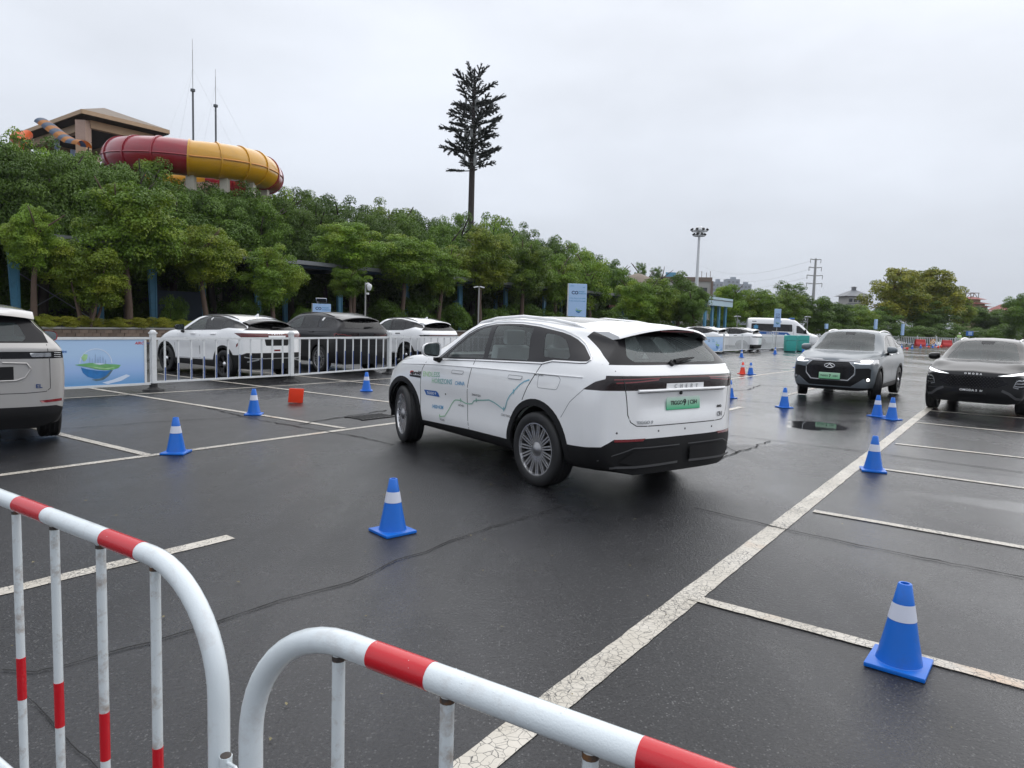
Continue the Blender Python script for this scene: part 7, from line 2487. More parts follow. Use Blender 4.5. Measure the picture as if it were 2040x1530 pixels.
def trunk_mesh(seed, multi=False):
    """unit trunk: height 1, with limbs that reach into the crown"""
    rnd = random.Random(seed)
    bm = bmesh.new()
    def limb(p, d, L, r0, r1, k=5):
        pts, rs = [], []
        q = Vector(p)
        for i in range(k + 1):
            pts.append(Vector(q))
            rs.append(r0 + (r1 - r0) * i / k)
            d = (d + Vector((rnd.uniform(-.12, .12), rnd.uniform(-.12, .12), 0.03))).normalized()
            q = q + d * (L / k)
        bm_tube(bm, pts, rs, 7)
        return pts
    if multi:
        for k in range(5):
            a = 2 * PI * k / 5 + rnd.random()
            limb((0.02 * math.cos(a), 0.02 * math.sin(a), 0), Vector((0.35 * math.cos(a), 0.35 * math.sin(a), 1)), 0.85, 0.018, 0.006)
    else:
        pts = limb((0, 0, 0), Vector((rnd.uniform(-.06, .06), rnd.uniform(-.06, .06), 1)), 0.80, 0.030, 0.012, 7)
        for k in range(7):
            q = pts[5 + k % 3]
            a = 2.4 * k + rnd.random()
            limb(q, Vector((math.cos(a) * 0.8, math.sin(a) * 0.8, 0.7)), rnd.uniform(0.16, 0.28), 0.010, 0.003)
    me = bpy.data.meshes.new('trunk')
    bm.to_mesh(me)
    bm.free()
    me.polygons.foreach_set('use_smooth', [True] * len(me.polygons))
    return me
TRUNK = [trunk_mesh(k) for k in range(4)]
TRUNK_M = [trunk_mesh(40 + k, True) for k in range(2)]
for me in TRUNK + TRUNK_M:
    me.materials.append(None)
def objmat(o, mat):
    o.material_slots[0].link = 'OBJECT'
    o.material_slots[0].material = MATS[mat]
_tc = [0]
def tree(label, base, height, width, crown_z, kind='mid', leaf='leaf_mid', group=None, bark='bark', multi=False, name='broadleaf_tree', trunk_w=1.0):
    k = _tc[0]
    _tc[0] += 1
    t = thing(name, label, 'tree', (base.x, base.y, base.z), (k * 2.399) % 6.28, group)
    tm = (TRUNK_M if multi else TRUNK)
    o = link('trunk', tm[k % len(tm)], None, t)
    o.scale = (height * trunk_w, height * trunk_w, height)
    objmat(o, bark)
    c = link('crown', CROWN[kind][k % len(CROWN[kind])], None, t)
    c.location = (0, 0, crown_z)
    c.scale = (width / 2, width / 2, height - crown_z)
    objmat(c, leaf)
    return t
def px_tree(label, px, top, bottom, wpx, a=None, depth=None, **kw):
    """tree whose column, crown top and crown foot show at these pixels; its distance comes from the row it stands in"""
    if depth is None:
        p = px_on_a(px, a)
        depth = p.y
    p = at(px, 640, depth)
    zt, zb = at(px, top, depth).z, at(px, bottom, depth).z
    w = wpx * depth / FPX
    return tree(label, Vector((p.x, p.y, 0)), zt, w, max(0.2, zb), **kw)
ORD = ['first', 'second', 'third', 'fourth', 'fifth', 'sixth', 'seventh', 'eighth', 'ninth', 'tenth', 'eleventh', 'twelfth', 'thirteenth', 'fourteenth', 'fifteenth', 'sixteenth', 'seventeenth', 'eighteenth']
# front row, in the planter before the blue canopy: (px, crown top, crown foot, width px, kind, leaf, a, multi)
FRONT = [(68, 408, 548, 128, 'mid', 'leaf_mid', 35.2, 0, 'tree with a bare slanting trunk left of the small bushy tree in the planter'),
         (172, 486, 622, 165, 'mid', 'leaf_lime', 34.9, 1, 'low multi-stemmed yellow green tree in the planter behind the blue poster'),
         (258, 358, 556, 225, 'mid', 'leaf_mid', 35.4, 0, 'tall bushy tree in the planter above the white parked crossover bonnet'),
         (412, 448, 575, 150, 'mid', 'leaf_lime', 35.6, 0, 'yellowish tree with straight brown trunk above the white parked crossover roof'),
         (545, 488, 615, 140, 'mid', 'leaf_mid', 35.2, 0, 'small round tree between the white parked crossover and the black SUV'),
         (698, 530, 598, 92, 'mid', 'leaf_mid', 35.0, 0, 'small tree under the canopy edge left of the camera pole'),
         (702, 438, 545, 165, 'mid', 'leaf_mid', 36.3, 0, 'bushy tree rising over the canopy edge above the black parked SUV'),
         (800, 466, 575, 150, 'mid', 'leaf_mid', 36.0, 0, 'bushy tree right of the camera pole rising over the canopy'),
         (872, 490, 590, 130, 'mid', 'leaf_mid', 35.6, 0, 'green tree left of the yellowish tree before the canopy'),
         (955, 456, 585, 150, 'mid', 'leaf_lime', 36.0, 0, 'yellowish tree at the foot of the camouflaged mast'),
         (1040, 478, 600, 130, 'mid', 'leaf_mid', 36.0, 0, 'green tree right of the yellowish tree, before the canopy'),
         (1105, 505, 610, 110, 'mid', 'leaf_mid', 36.2, 0, 'green tree just left of the light-box sign'),
         (1176, 498, 640, 110, 'airy', 'leaf_mid', 37.0, 0, 'loose leaved tree right of the light-box sign'),
         (1222, 520, 640, 100, 'mid', 'leaf_deep', 37.5, 0, 'dark green tree left of the thatched hut')]
for (px, top, bot, w, kind, leaf, a, multi, lab) in FRONT:
    px_tree(lab, px, top, bot, w * 1.03, a=a, kind=kind, leaf=leaf, multi=bool(multi), group='planter trees before the canopy', trunk_w=0.95)
# back row behind the canopy
BACK = [(-40, 262, 480, 200), (40, 252, 500, 190), (128, 285, 500, 190), (215, 318, 500, 170), (300, 325, 490, 180), (385, 352, 500, 180), (470, 366, 500, 150), (545, 380, 520, 120), (612, 380, 520, 130), (690, 388, 520, 150), (765, 402, 530, 140),
        (838, 428, 540, 120), (905, 428, 540, 110), (968, 420, 550, 120), (1030, 448, 560, 110), (1090, 474, 570, 100), (1142, 486, 580, 90), (1188, 505, 590, 70)]
for k, (px, top, bot, w) in enumerate(BACK):
    px_tree('%s tall dark green tree from the left in the row behind the canopy' % ORD[k].capitalize(), px, top, bot + 75, w * 1.28, a=47 + (k % 3) * 2.0, kind='big', leaf='leaf_deep' if k % 3 != 1 else 'leaf_mid', group='tall trees behind the canopy', bark='bark_dark')
for k in range(14):
    (x0, t0, b0, w0), (x1, t1, b1, w1) = BACK[k + 1], BACK[k + 2]
    px_tree('%s filler tree from the left, half hidden between the tall trees behind the canopy' % ORD[k].capitalize(), (x0 + x1) / 2, (t0 + t1) / 2 + 22, (b0 + b1) / 2 + 75, (w0 + w1) * 0.62, a=44.6, kind='big', leaf='leaf_deep', group='half hidden trees behind the canopy', bark='bark_dark')
# trees further along: right of the light-box sign
MID = [(1262, 555, 650, 90, 62, 'mid', 'leaf_mid', 'round green tree in front of the thatched hut'), (1302, 552, 655, 100, 64, 'mid', 'leaf_mid', 'light green round tree between the hut and the high mast'),
       (1350, 543, 652, 110, 66, 'mid', 'leaf_deep', 'dark green tree at the foot of the high light mast'), (1382, 575, 655, 60, 63, 'mid', 'leaf_deep', 'small dark tree left of the pale blue canopy end'),
       (1452, 562, 660, 80, 80, 'mid', 'leaf_mid', 'first round tree right of the pale blue canopy end'), (1508, 574, 660, 90, 82, 'mid', 'leaf_mid', 'round tree above the ambulance tail'),
       (1562, 578, 660, 90, 84, 'mid', 'leaf_mid', 'round tree above the ambulance cab'), (1612, 586, 662, 90, 88, 'mid', 'leaf_deep', 'dark round tree at the foot of the power pylon'), (1660, 600, 664, 80, 94, 'mid', 'leaf_deep', 'round tree right of the power pylon'),
       (1705, 606, 666, 80, 98, 'mid', 'leaf_mid', 'round tree below the grey hipped roof'), (1570, 556, 620, 70, 120, 'airy', 'leaf_deep', 'far ragged tree left of the power pylon')]
for (px, top, bot, w, d, kind, leaf, lab) in MID:
    px_tree(lab, px, top, bot, w * 1.15, depth=d, kind=kind, leaf=leaf, group='round trees along the far side of the lot')
for (px, top, bot, w, d, leaf, lab) in ((1782, 530, 650, 125, 112, 'leaf_yellow', 'tall yellow green tree left of its twin at the end of the lot'), (1856, 536, 650, 125, 113, 'leaf_yellow', 'tall yellow green tree right of its twin at the end of the lot'), (1822, 540, 655, 110, 116, 'leaf_yellow', 'green tree between the two tall yellow green trees'),
                                     (1916, 590, 655, 50, 118, 'leaf_lime', 'narrow yellow tree left of the pagoda roof')):
    px_tree(lab, px, top, bot, w * 1.2, depth=d, kind='sharp' if px != 1822 else 'mid', leaf=leaf, group='tall trees at the end of the lot')
for (px, top, bot, w, d, lab) in ((1955, 612, 665, 80, 125, 'low tree under the pagoda roof'), (2000, 622, 668, 70, 122, 'low tree in front of the red roof'), (2045, 582, 668, 80, 105, 'dark tree cut by the right edge'), (1850, 600, 665, 90, 110, 'low tree at the foot of the tall yellow green trees'), (1750, 612, 668, 80, 108, 'dark tree at the left foot of the tall yellow green trees')):
    px_tree(lab, px, top, bot, w * 1.2, depth=d, kind='mid', leaf='leaf_deep', group='low trees at the end of the lot')
for (px, top, bot, w, d, lab) in ((1236, 533, 570, 40, 140, 'far grey green tree left of the thatched hut roof'), (1272, 518, 570, 30, 142, 'far tall poplar behind the thatched hut roof'), (1303, 528, 570, 34, 144, 'far poplar right of the thatched hut roof')):
    px_tree(lab, px, top, bot, w, depth=d, kind='airy', leaf='leaf_deep', group='far trees behind the hut')
# shrubs
def shrub(label, px, top, w, a=None, depth=None, leaf='leaf_deep', group='shrubs below the canopy', kind='bush', foot=0.0):
    p = px_on_a(px, a) if a else at(px, 640, depth)
    d = p.y
    t = thing('shrub', label, 'shrub', (p.x, p.y, 0), px * 0.7 % 6.28, group)
    c = link('foliage', CROWN[kind][int(px) % len(CROWN[kind])], None, t)
    z = at(px, top, d).z
    c.location = (0, 0, foot)
    c.scale = (w * d / FPX / 2, w * d / FPX / 2, z - foot)
    objmat(c, leaf)
    s = link('stem', TRUNK_M[int(px) % 2], None, t)
    s.scale = (z * 0.8, z * 0.8, z * 0.8)
    objmat(s, 'bark_dark')
for k, (px, top, w) in enumerate(((345, 585, 60), (490, 590, 90), (605, 606, 60), (770, 592, 90), (835, 580, 110), (905, 600, 80), (980, 608, 100), (1035, 600, 90), (1090, 612, 80), (1205, 610, 90), (1250, 618, 80))):
    shrub('%s shrub from the left under the blue canopy' % ORD[k].capitalize(), px, top, w, a=36.6)
for k, px in enumerate(range(1290, 2060, 40)):
    d = 70 + (px - 1290) * 0.055
    shrub('%s dark shrub from the left in the hedge row along the end of the lot' % ((ORD + ['nineteenth', 'last'])[k].capitalize()), px, 632 + (px - 1290) * 0.016 + (k % 3) * 4, 70, depth=d, group='dark shrubs along the end of the lot')
# dense dark hedge behind the canopy
for k in range(16):
    b = 6 + k * 5.0
    p = AB(45.6, b * 1.05)
    t = thing('hedge_block', '%s block from the left of the dark hedge behind the canopy columns' % ORD[k].capitalize(), 'hedge', (p.x, p.y, 0), PI / 2 - AZB, 'dark hedge behind the canopy')
    c = link('foliage', CROWN['bush'][k % 3], None, t)
    c.scale = (3.1, 1.4, 4.6)
    objmat(c, 'leaf_deep')

p = AB(48.6, 40)
bw = thing('dark_backdrop', 'added dark backdrop behind the hedge at the back of the canopy', 'wall', p, PI / 2 - AZB)
pmat('backdrop_dark', (0.035, 0.045, 0.040), 0.8, var=0.3)  # added backdrop that keeps the gaps behind the hedge dark
for k in range(16):
    box('backdrop_panel', (-58 + 7.0 * k, 0, 2.2), (6.96, 0.2, 4.4), 'backdrop_dark', bw)
# ================================================================== planter wall with stone courses and cap
pmat('wall_stone', (0.17, 0.125, 0.095), 0.8, var=0.35, scale=4, bump=0.6, bscale=30, randobj=0.25)
pmat('cap_stone', (0.27, 0.265, 0.25), 0.7, var=0.2, scale=3, bump=0.3, bscale=30, randobj=0.12)
pmat('soil', (0.035, 0.026, 0.018), 0.9, var=0.4, scale=2)
pw = thing('planter_wall', 'low stone planter wall with grey capping behind the parked cars', 'wall', AB(34.5, 0), PI / 2 - AZB)
bm = bmesh.new()
bm_box(bm, (32, 0.30, 0.32), (94, 0.40, 0.64))
mesh_obj('core', bm, 'wall_stone', pw)
blk = [bar_me('stone', (0.345 + 0.0, 0.10, 0.148), 'wall_stone'), bar_me('stone', (0.345, 0.13, 0.145), 'wall_stone'), bar_me('stone', (0.345, 0.115, 0.15), 'wall_stone')]
capm = bar_me('cap_stone', (1.17, 0.46, 0.085), 'cap_stone')
rnd = random.Random(3)
for row in range(4):
    for k in range(30):
        x = 11.0 + k * 0.36 + (0.18 if row % 2 else 0)
        o = link('stone', blk[(k + row) % 3], None, pw)
        o.location = (x, 0.09 + rnd.uniform(-0.012, 0.012), 0.08 + row * 0.158)
for k in range(60):
    o = link('cap_stone', capm, None, pw)
    o.location = (-10 + k * 1.18, 0.24 + rnd.uniform(-0.008, 0.008), 0.70 + rnd.uniform(-0.004, 0.004))
bm = bmesh.new()
bm_box(bm, (30, 9.5, 0.28), (110, 18.0, 0.66))
o = struct(mesh_obj('planting_bed', bm, 'soil'))
o.location = AB(34.5, 0)
o.rotation_euler = (0, 0, PI / 2 - AZB)
# yellow hedge on the planter
for k in range(14):
    x = 9.5 + k * 1.05
    p = AB(34.75, x, 0.62)
    t = thing('yellow_hedge', '%s clump from the left of the low yellow green hedge on the planter wall' % ORD[k].capitalize(), 'hedge', p, PI / 2 - AZB, 'low yellow green hedge on the planter')
    c = link('foliage', CROWN['bush'][k % 3], None, t)
    c.scale = (0.78, 0.46, 0.62 + 0.07 * math.sin(k * 1.7))
    objmat(c, 'leaf_hedge')

# ================================================================== blue steel canopy
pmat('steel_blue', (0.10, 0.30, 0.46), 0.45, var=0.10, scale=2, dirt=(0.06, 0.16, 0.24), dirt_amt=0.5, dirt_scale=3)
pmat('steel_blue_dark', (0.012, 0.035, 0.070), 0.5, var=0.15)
pmat('roof_grey', (0.085, 0.09, 0.095), 0.6, var=0.15, scale=1.5)
pmat('roof_edge', (0.20, 0.21, 0.22), 0.5, var=0.15)
can = thing('steel_canopy', 'long blue steel canopy with tapered columns under the trees', 'canopy', AB(38.4, 0), PI / 2 - AZB)
def col_mesh():
    bm = bmesh.new()
    # tapered portal leg: wider at the top
    for (y, t) in ((-0.05, 0.10),):
        bm_prism(bm, [(-0.13, 0.0), (0.13, 0.0), (0.13, 4.55), (-0.34, 4.55)], -0.10, 0.10, 'y')
    bm_prism(bm, [(0.02, 0.0), (0.06, 0.0), (0.06, 4.5), (0.02, 4.5)], -0.14, 0.14, 'y')
    bmesh.ops.recalc_face_normals(bm, faces=bm.faces[:])
    me = bpy.data.meshes.new('column')
    bm.to_mesh(me)
    bm.free()
    me.materials.append(MATS['steel_blue'])
    return me
cm = col_mesh()
for k in range(-1, 13):
    b = 13.9 + 6.53 * k
    o = link('column', cm, None, can)
    o.location = (b, 0, 0)
    o = link('column', cm, None, can)
    o.location = (b, 6.0, 0)
    bm = bmesh.new()
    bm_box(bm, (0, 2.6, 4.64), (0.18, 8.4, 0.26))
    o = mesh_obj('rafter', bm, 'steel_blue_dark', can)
    o.location = (b, 0, 0)
for k in range(13):
    b = 13.9 + 6.53 * (k - 1)
    bm = bmesh.new()
    bm_box(bm, (b + 3.26, 2.6, 4.84), (6.50, 9.0, 0.06))
    mesh_obj('roof_panel', bm, 'roof_grey', can)
    box('gutter', (b + 3.26, -1.92, 4.82), (6.52, 0.14, 0.24), 'roof_edge', can)
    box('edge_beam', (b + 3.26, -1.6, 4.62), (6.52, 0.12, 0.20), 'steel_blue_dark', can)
for s in ((14.6, 18.9), (18.9, 14.6)):
    tube('brace', [(s[0], 3.0, 0.8), (s[1], 3.0, 3.6)], 0.03, 'roof_edge', can, 6)
# blue sheeting hung under the canopy
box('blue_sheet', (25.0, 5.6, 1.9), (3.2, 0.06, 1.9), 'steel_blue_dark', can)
# shorter canopy end further along with a pale fascia
p = at(1408, 640, 74)
c2 = thing('canopy_end', 'pale blue fascia and columns of a canopy end left of the ambulance', 'canopy', (p.x, p.y, 0), PI / 2 - AZB)
pmat('fascia_pale', (0.42, 0.56, 0.64), 0.45, var=0.08)
box('roof_panel', (0, 1.5, 4.30), (7.0, 6.0, 0.08), 'roof_grey', c2)
box('fascia', (0, -1.4, 4.15), (7.0, 0.12, 0.85), 'fascia_pale', c2)
for x in (-3.0, -1.0, 1.0, 3.0):
    o = link('column', cm, None, c2)
    o.location = (x, -0.9, 0)
    o.scale = (1, 1, 0.92)
# ================================================================== water park: slide, pavilion, masts
pmat('slide_red', (0.30, 0.012, 0.028), 0.28, coat=0.5, var=0.08, scale=0.8, dirt=(0.10, 0.02, 0.02), dirt_amt=0.3, dirt_scale=1)
pmat('slide_yellow', (0.62, 0.31, 0.012), 0.28, coat=0.5, var=0.06, scale=0.8, dirt=(0.38, 0.20, 0.03), dirt_amt=0.35, dirt_scale=1)
pmat('slide_orange', (0.75, 0.13, 0.03), 0.4, var=0.08)
pmat('flume_orange', (0.60, 0.25, 0.05), 0.45, var=0.08)
pmat('flume_blue', (0.12, 0.18, 0.28), 0.45, var=0.08)
pmat('support_cream', (0.52, 0.48, 0.42), 0.6, var=0.1)
pmat('pav_beige', (0.48, 0.34, 0.22), 0.7, var=0.12, scale=2)
pmat('pav_pink', (0.46, 0.33, 0.27), 0.7, var=0.12)
pmat('pav_roof', (0.22, 0.18, 0.145), 0.75, var=0.2, scale=3, bump=0.4, bscale=8)
pmat('pav_dark', (0.06, 0.055, 0.055), 0.8, var=0.2)
sl = thing('tube_slide', 'fat red and yellow spiral water slide tube above the trees', 'slide', (0, 0, 0))
SC_D = 56.0
cen = at(390, 300, SC_D)
RR, TR = 5.15, 1.24
SU = Vector((cen.x, cen.y, 0)).normalized()
SR = Vector((SU.y, -SU.x, 0))
HZ = ([0.8, 1.0, 1.25, 1.5, 1.75, 2.0, 2.25, 2.5, 3.05], [at(225, 325, 57).z + 0.2, at(225, 325, 56).z, at(300, 316, 52.5).z, at(386, 315, 51).z, at(470, 321, 52.5).z, at(545, 347, 56).z, at(545, 361, 59).z, at(500, 361, 61).z, at(300, 361, 56).z])
def helix(th):
    z = float(np.interp(th / PI, HZ[0], HZ[1]))
    q = SR * (RR * math.cos(th)) + SU * (RR * math.sin(th))
    return Vector((cen.x + q.x, cen.y + q.y, z))
def slide_piece(t0, t1, mat, n=10):
    bm = bmesh.new()
    bm_tube(bm, [helix(t0 + (t1 - t0) * i / n) for i in range(n + 1)], TR, 28, caps=False)
    return mesh_obj('tube_segment', bm, mat, sl, 'all')
segs = []
th = PI * 0.80
edges = [0.80, 0.98, 1.12, 1.24, 1.355, 1.475, 1.585, 1.69, 1.78, 1.87, 1.97, 2.10, 2.26, 2.45, 2.65, 2.85, 3.05]
cols = ['slide_red'] * 5 + ['slide_yellow'] * 4 + ['slide_red'] * 4 + ['slide_yellow'] * 3
for i in range(len(edges) - 1):
    o = slide_piece(PI * edges[i], PI * edges[i + 1], cols[i])
    # flange ring at the joint
    t0 = PI * edges[i]
    c0, c1 = helix(t0 - 0.012), helix(t0 + 0.012)
    bm = bmesh.new()
    bm_tube(bm, [c0, c1], TR + 0.08, 28)
    mesh_obj('flange', bm, cols[i], o, True)
    # lengthwise joint along the outer side
    pts = []
    for k in range(11):
        a = PI * (edges[i] + (edges[i + 1] - edges[i]) * k / 10)
        q = helix(a)
        out = SR * math.cos(a) + SU * math.sin(a)
        pts.append(q + out * (TR + 0.01) + Vector((0, 0, -0.05)))
    tube('seam_flange', pts, 0.06, 'slide_red' if cols[i] == 'slide_red' else 'flume_orange', o, 6)
sup = thing('slide_support', 'cream steel frame carrying the spiral water slide', 'frame', (cen.x, cen.y, 0))
for k, a in enumerate((1.34, 1.48, 1.62, 1.76, 1.90, 0.5, 0.8)):
    q = helix(PI * a) - Vector((cen.x, cen.y, 0))
    tube('post', [(q.x * 0.8, q.y * 0.8, 0), (q.x * 0.8, q.y * 0.8, 9.6)], 0.22, 'support_cream', sup, 8)
    box('saddle', (q.x, q.y, q.z - TR - 0.45), (0.55, 0.5, 1.0), 'support_cream', sup)
    tube('arm', [(q.x * 0.8, q.y * 0.8, 9.4), (q.x, q.y, q.z - TR - 0.8)], 0.16, 'support_cream', sup, 8)
    tube('beam', [(q.x * 0.8, q.y * 0.8, 9.9), (-q.x * 0.3, q.y * 0.6, 9.7)], 0.14, 'support_cream', sup, 6)
box('stair_core', (-0.2, 1.5, 5.8), (2.0, 2.4, 11.6), 'pav_pink', sup)
# pavilion
z0 = at(163, 217, 60).z
nc, rc, lc = at(163, 217, 60), at(337, 258, 66), at(25, 268, 69.5)
pv = thing('tower_pavilion', 'tower pavilion with hipped grey brown roof and beige fascia left of the water slide', 'building', (nc.x, nc.y, 0))
A = Vector((0, 0, z0))
Bv = Vector((rc.x - nc.x, rc.y - nc.y, z0))
Cv = Vector((lc.x - nc.x, lc.y - nc.y, z0))
Dv = Vector((Bv.x + Cv.x, Bv.y + Cv.y, z0))
mid = (Bv + Cv) / 2
ap = Vector((mid.x, mid.y, z0 + 1.7))
e1 = ap.lerp(Vector(((A + Bv) / 2)), 0.30)
ridge0 = ap + (A + Bv - Cv - Dv).normalized() * (Cv.length * 0.14)
ridge1 = ap - (A + Bv - Cv - Dv).normalized() * (Cv.length * 0.14)
ridge0.z = ridge1.z = z0 + 1.7
bm = bmesh.new()
vs = {k: bm.verts.new(v) for k, v in dict(A=A, B=Bv, C=Cv, D=Dv, r0=ridge0, r1=ridge1).items()}
for f in (('A', 'B', 'r0'), ('A', 'r0', 'r1', 'C'), ('C', 'r1', 'D'), ('B', 'D', 'r1', 'r0')):
    bm.faces.new([vs[k] for k in f])
bmesh.ops.recalc_face_normals(bm, faces=bm.faces[:])
bmesh.ops.solidify(bm, geom=bm.faces[:], thickness=0.12)
rf = mesh_obj('roof', bm, 'pav_roof', pv)
for (p, q) in ((A, Bv), (A, Cv), (Bv, Dv), (Cv, Dv)):
    m = (p + q) / 2
    L = (q - p).length
    inn = (mid - m)
    inn.z = 0
    inn.normalize()
    an = math.atan2((q - p).y, (q - p).x)
    rot = Matrix.Rotation(an, 3, 'Z')
    box('fascia', m + Vector((0, 0, -0.18)), (L, 0.12, 0.34), 'pav_beige', rf, 0, rot)
    box('eaves_beam', m + inn * 1.1 + Vector((0, 0, -0.85)), (L - 2.0, 0.5, 0.65), 'pav_beige', pv, 0, rot)
bm = bmesh.new()
bm.faces.new([bm.verts.new(v + Vector((0, 0, -0.42))) for v in (A, Bv, Dv, Cv)])
mesh_obj('ceiling', bm, 'pav_dark', pv)
for p in (A, Bv, Cv, Dv):
    q = p.lerp(Vector((mid.x, mid.y, p.z)), 0.14)
    for k in range(6):
        box('column_block', (q.x, q.y, z0 - 1.5 - 1.7 * k), (0.85, 0.85, 1.62), ('pav_pink', 'pav_beige', 'pav_pink')[k % 3], pv)
    box('column', (q.x, q.y, (z0 - 1.2) / 2), (0.80, 0.80, z0 - 1.2), 'pav_pink', pv)
cc = mid - Vector((0, 0, mid.z))
bm = bmesh.new()
bm_box(bm, (cc.x, cc.y, (z0 - 5.2) / 2), (Bv.length * 0.7, Cv.length * 0.5, z0 - 5.2), Matrix.Rotation(math.atan2(Bv.y, Bv.x), 3, 'Z'))
mesh_obj('deck_block', bm, 'pav_dark', pv)
for (x, y) in ((0.25, 0.18), (0.5, 0.2)):
    q = Bv * x + Cv * y
    tube('railing', [(q.x, q.y, z0 - 4.1), (q.x + 2, q.y + 1.0, z0 - 4.1)], 0.07, 'flume_blue', pv, 6)
# striped flume and the orange bowl on the left
fl = thing('striped_flume', 'blue and orange striped water flume running down left of the pavilion', 'slide', (0, 0, 0))
fpts = [at(84, 246, 58), at(98, 255, 57.5), at(113, 267, 57), at(130, 279, 56.5), at(145, 288, 56), at(168, 292, 55.5)]
for i in range(len(fpts) - 1):
    for h in range(2):
        p, q = fpts[i].lerp(fpts[i + 1], h / 2), fpts[i].lerp(fpts[i + 1], (h + 1) / 2)
        bm = bmesh.new()
        d = (q - p).normalized()
        sd = d.cross(Vector((0, 0, 1))).normalized()
        up = sd.cross(d)
        ra, rb = [], []
        for k in range(9):
            a = PI + PI * k / 8 + PI
            off = sd * math.cos(a) * 0.62 + up * math.sin(a) * 0.45
            ra.append(bm.verts.new(p + off))
            rb.append(bm.verts.new(q + off))
        for k in range(8):
            bm.faces.new((ra[k], ra[k + 1], rb[k + 1], rb[k]))
        bmesh.ops.solidify(bm, geom=bm.faces[:], thickness=0.08)
        mesh_obj('flume_segment', bm, 'flume_blue' if (2 * i + h) % 2 == 0 else 'flume_orange', fl, True)
tube('flume_post', [Vector((fpts[4].x, fpts[4].y, 0)), fpts[4] + Vector((0, 0, -0.4))], 0.18, 'flume_blue', fl, 8)
tube('flume_post', [Vector((fpts[2].x, fpts[2].y, 0)), fpts[2] + Vector((0, 0, -0.4))], 0.18, 'flume_blue', fl, 8)
ob = thing('orange_slide', 'bright orange slide section showing through the trees at the far left', 'slide', (0, 0, 0))
tube('slide_section', [at(32, 276, 57), at(44, 274, 56), at(56, 268, 57)], [0.45, 0.60, 0.35], 'slide_orange', ob, 14)
tube('slide_section', [at(47, 280, 56), at(48, 298, 56)], [0.40, 0.30], 'slide_orange', ob, 12)
# aerial masts with stays
pmat('mast_grey', (0.12, 0.13, 0.14), 0.5, metal=0.4)
for px, yt, yj, ym, d, lab in ((388.5, 78, 180, 99, 76, 'taller thin steel mast with stay wires behind the water slide'), (432.5, 138, 211, 153, 80, 'shorter thin steel mast with stay wires behind the water slide')):
    p = at(px, 640, d)
    t = thing('stayed_mast', lab, 'mast', (p.x, p.y, 0))
    zj, zm, zt = at(px, yj, d).z, at(px, ym, d).z, at(px, yt, d).z
    tube('lower_pole', [(0, 0, 0), (0, 0, zj)], 0.10, 'mast_grey', t, 10)
    tube('upper_pole', [(0, 0, zj), (0, 0, zm)], 0.04, 'steel_pole', t, 8)
    tube('whip', [(0, 0, zm), (0, 0, zt)], 0.022, 'steel_pole', t, 6)
    tube('collar', [(0, 0, zj - 0.12), (0, 0, zj + 0.12)], 0.24, 'mast_grey', t, 10)
    for a in (0.3, 2.4, 4.5):
        tube('stay_wire', [(0, 0, zj + 2.2), (9 * math.cos(a), 9 * math.sin(a), 9)], 0.006, 'steel_pole', t, 4)

# ================================================================== camouflaged mast (artificial pine)
pmat('mast_bark', (0.035, 0.026, 0.024), 0.8, var=0.3, scale=3, bump=0.4, bscale=8)
pmat('needle', (0.026, 0.032, 0.028), 0.7, var=0.4, scale=3)
pmat('antenna_grey', (0.27, 0.28, 0.28), 0.5, var=0.1)
DM = 85.0
p = at(933, 640, DM)
mt = thing('camouflaged_mast', 'tall telecom mast disguised as a dark pine tree', 'mast', (p.x, p.y, 0))
ztop = at(952, 140, DM).z
zlow = at(933, 345, DM).z
tube('trunk', [(0, 0, 0), (0, 0, zlow), (0.05, 0, ztop - 1.2)], [0.42, 0.34, 0.16], 'mast_bark', mt, 14)
def pine_branch(seed):
    rnd = random.Random(seed)
    bm = bmesh.new()
    def brush(p, d, L, r):
        d = Vector(d).normalized()
        bm_tube(bm, [Vector(p), Vector(p) + d * L], 0.02, 4)
        u = d.orthogonal().normalized()
        v = d.cross(u)
        n = int(L * 120)
        for i in range(n):
            t = rnd.random()
            a = rnd.random() * 2 * PI
            q = Vector(p) + d * (L * t)
            o = (u * math.cos(a) + v * math.sin(a)) * r * rnd.uniform(0.7, 1.1) + d * r * 0.9
            w = d.cross(o).normalized() * 0.022
            bm.faces.new((bm.verts.new(q - w), bm.verts.new(q + w), bm.verts.new(q + o)))
    L = 1.0
    bm_tube(bm, [(0, 0, 0), (0.4, 0, 0.06), (0.75, 0, 0.16), (1.0, 0, 0.28)], [0.024, 0.02, 0.014, 0.008], 5)
    brush((0.42, 0, 0.06), (1, 0, 0.22), 0.62, 0.070)
    for k in range(8):
        t = 0.30 + 0.08 * k
        s = 1 if k % 2 else -1
        brush((t, 0, 0.05 + 0.16 * t * t), (0.75, s * rnd.uniform(0.5, 1.0), rnd.uniform(-0.1, 0.45)), rnd.uniform(0.14, 0.30), 0.060)
    me = bpy.data.meshes.new('branch')
    bm.to_mesh(me)
    bm.free()
    me.materials.append(MATS['needle'])
    return me
PB = [pine_branch(k) for k in range(4)]
rnd = random.Random(8)
nb = 86
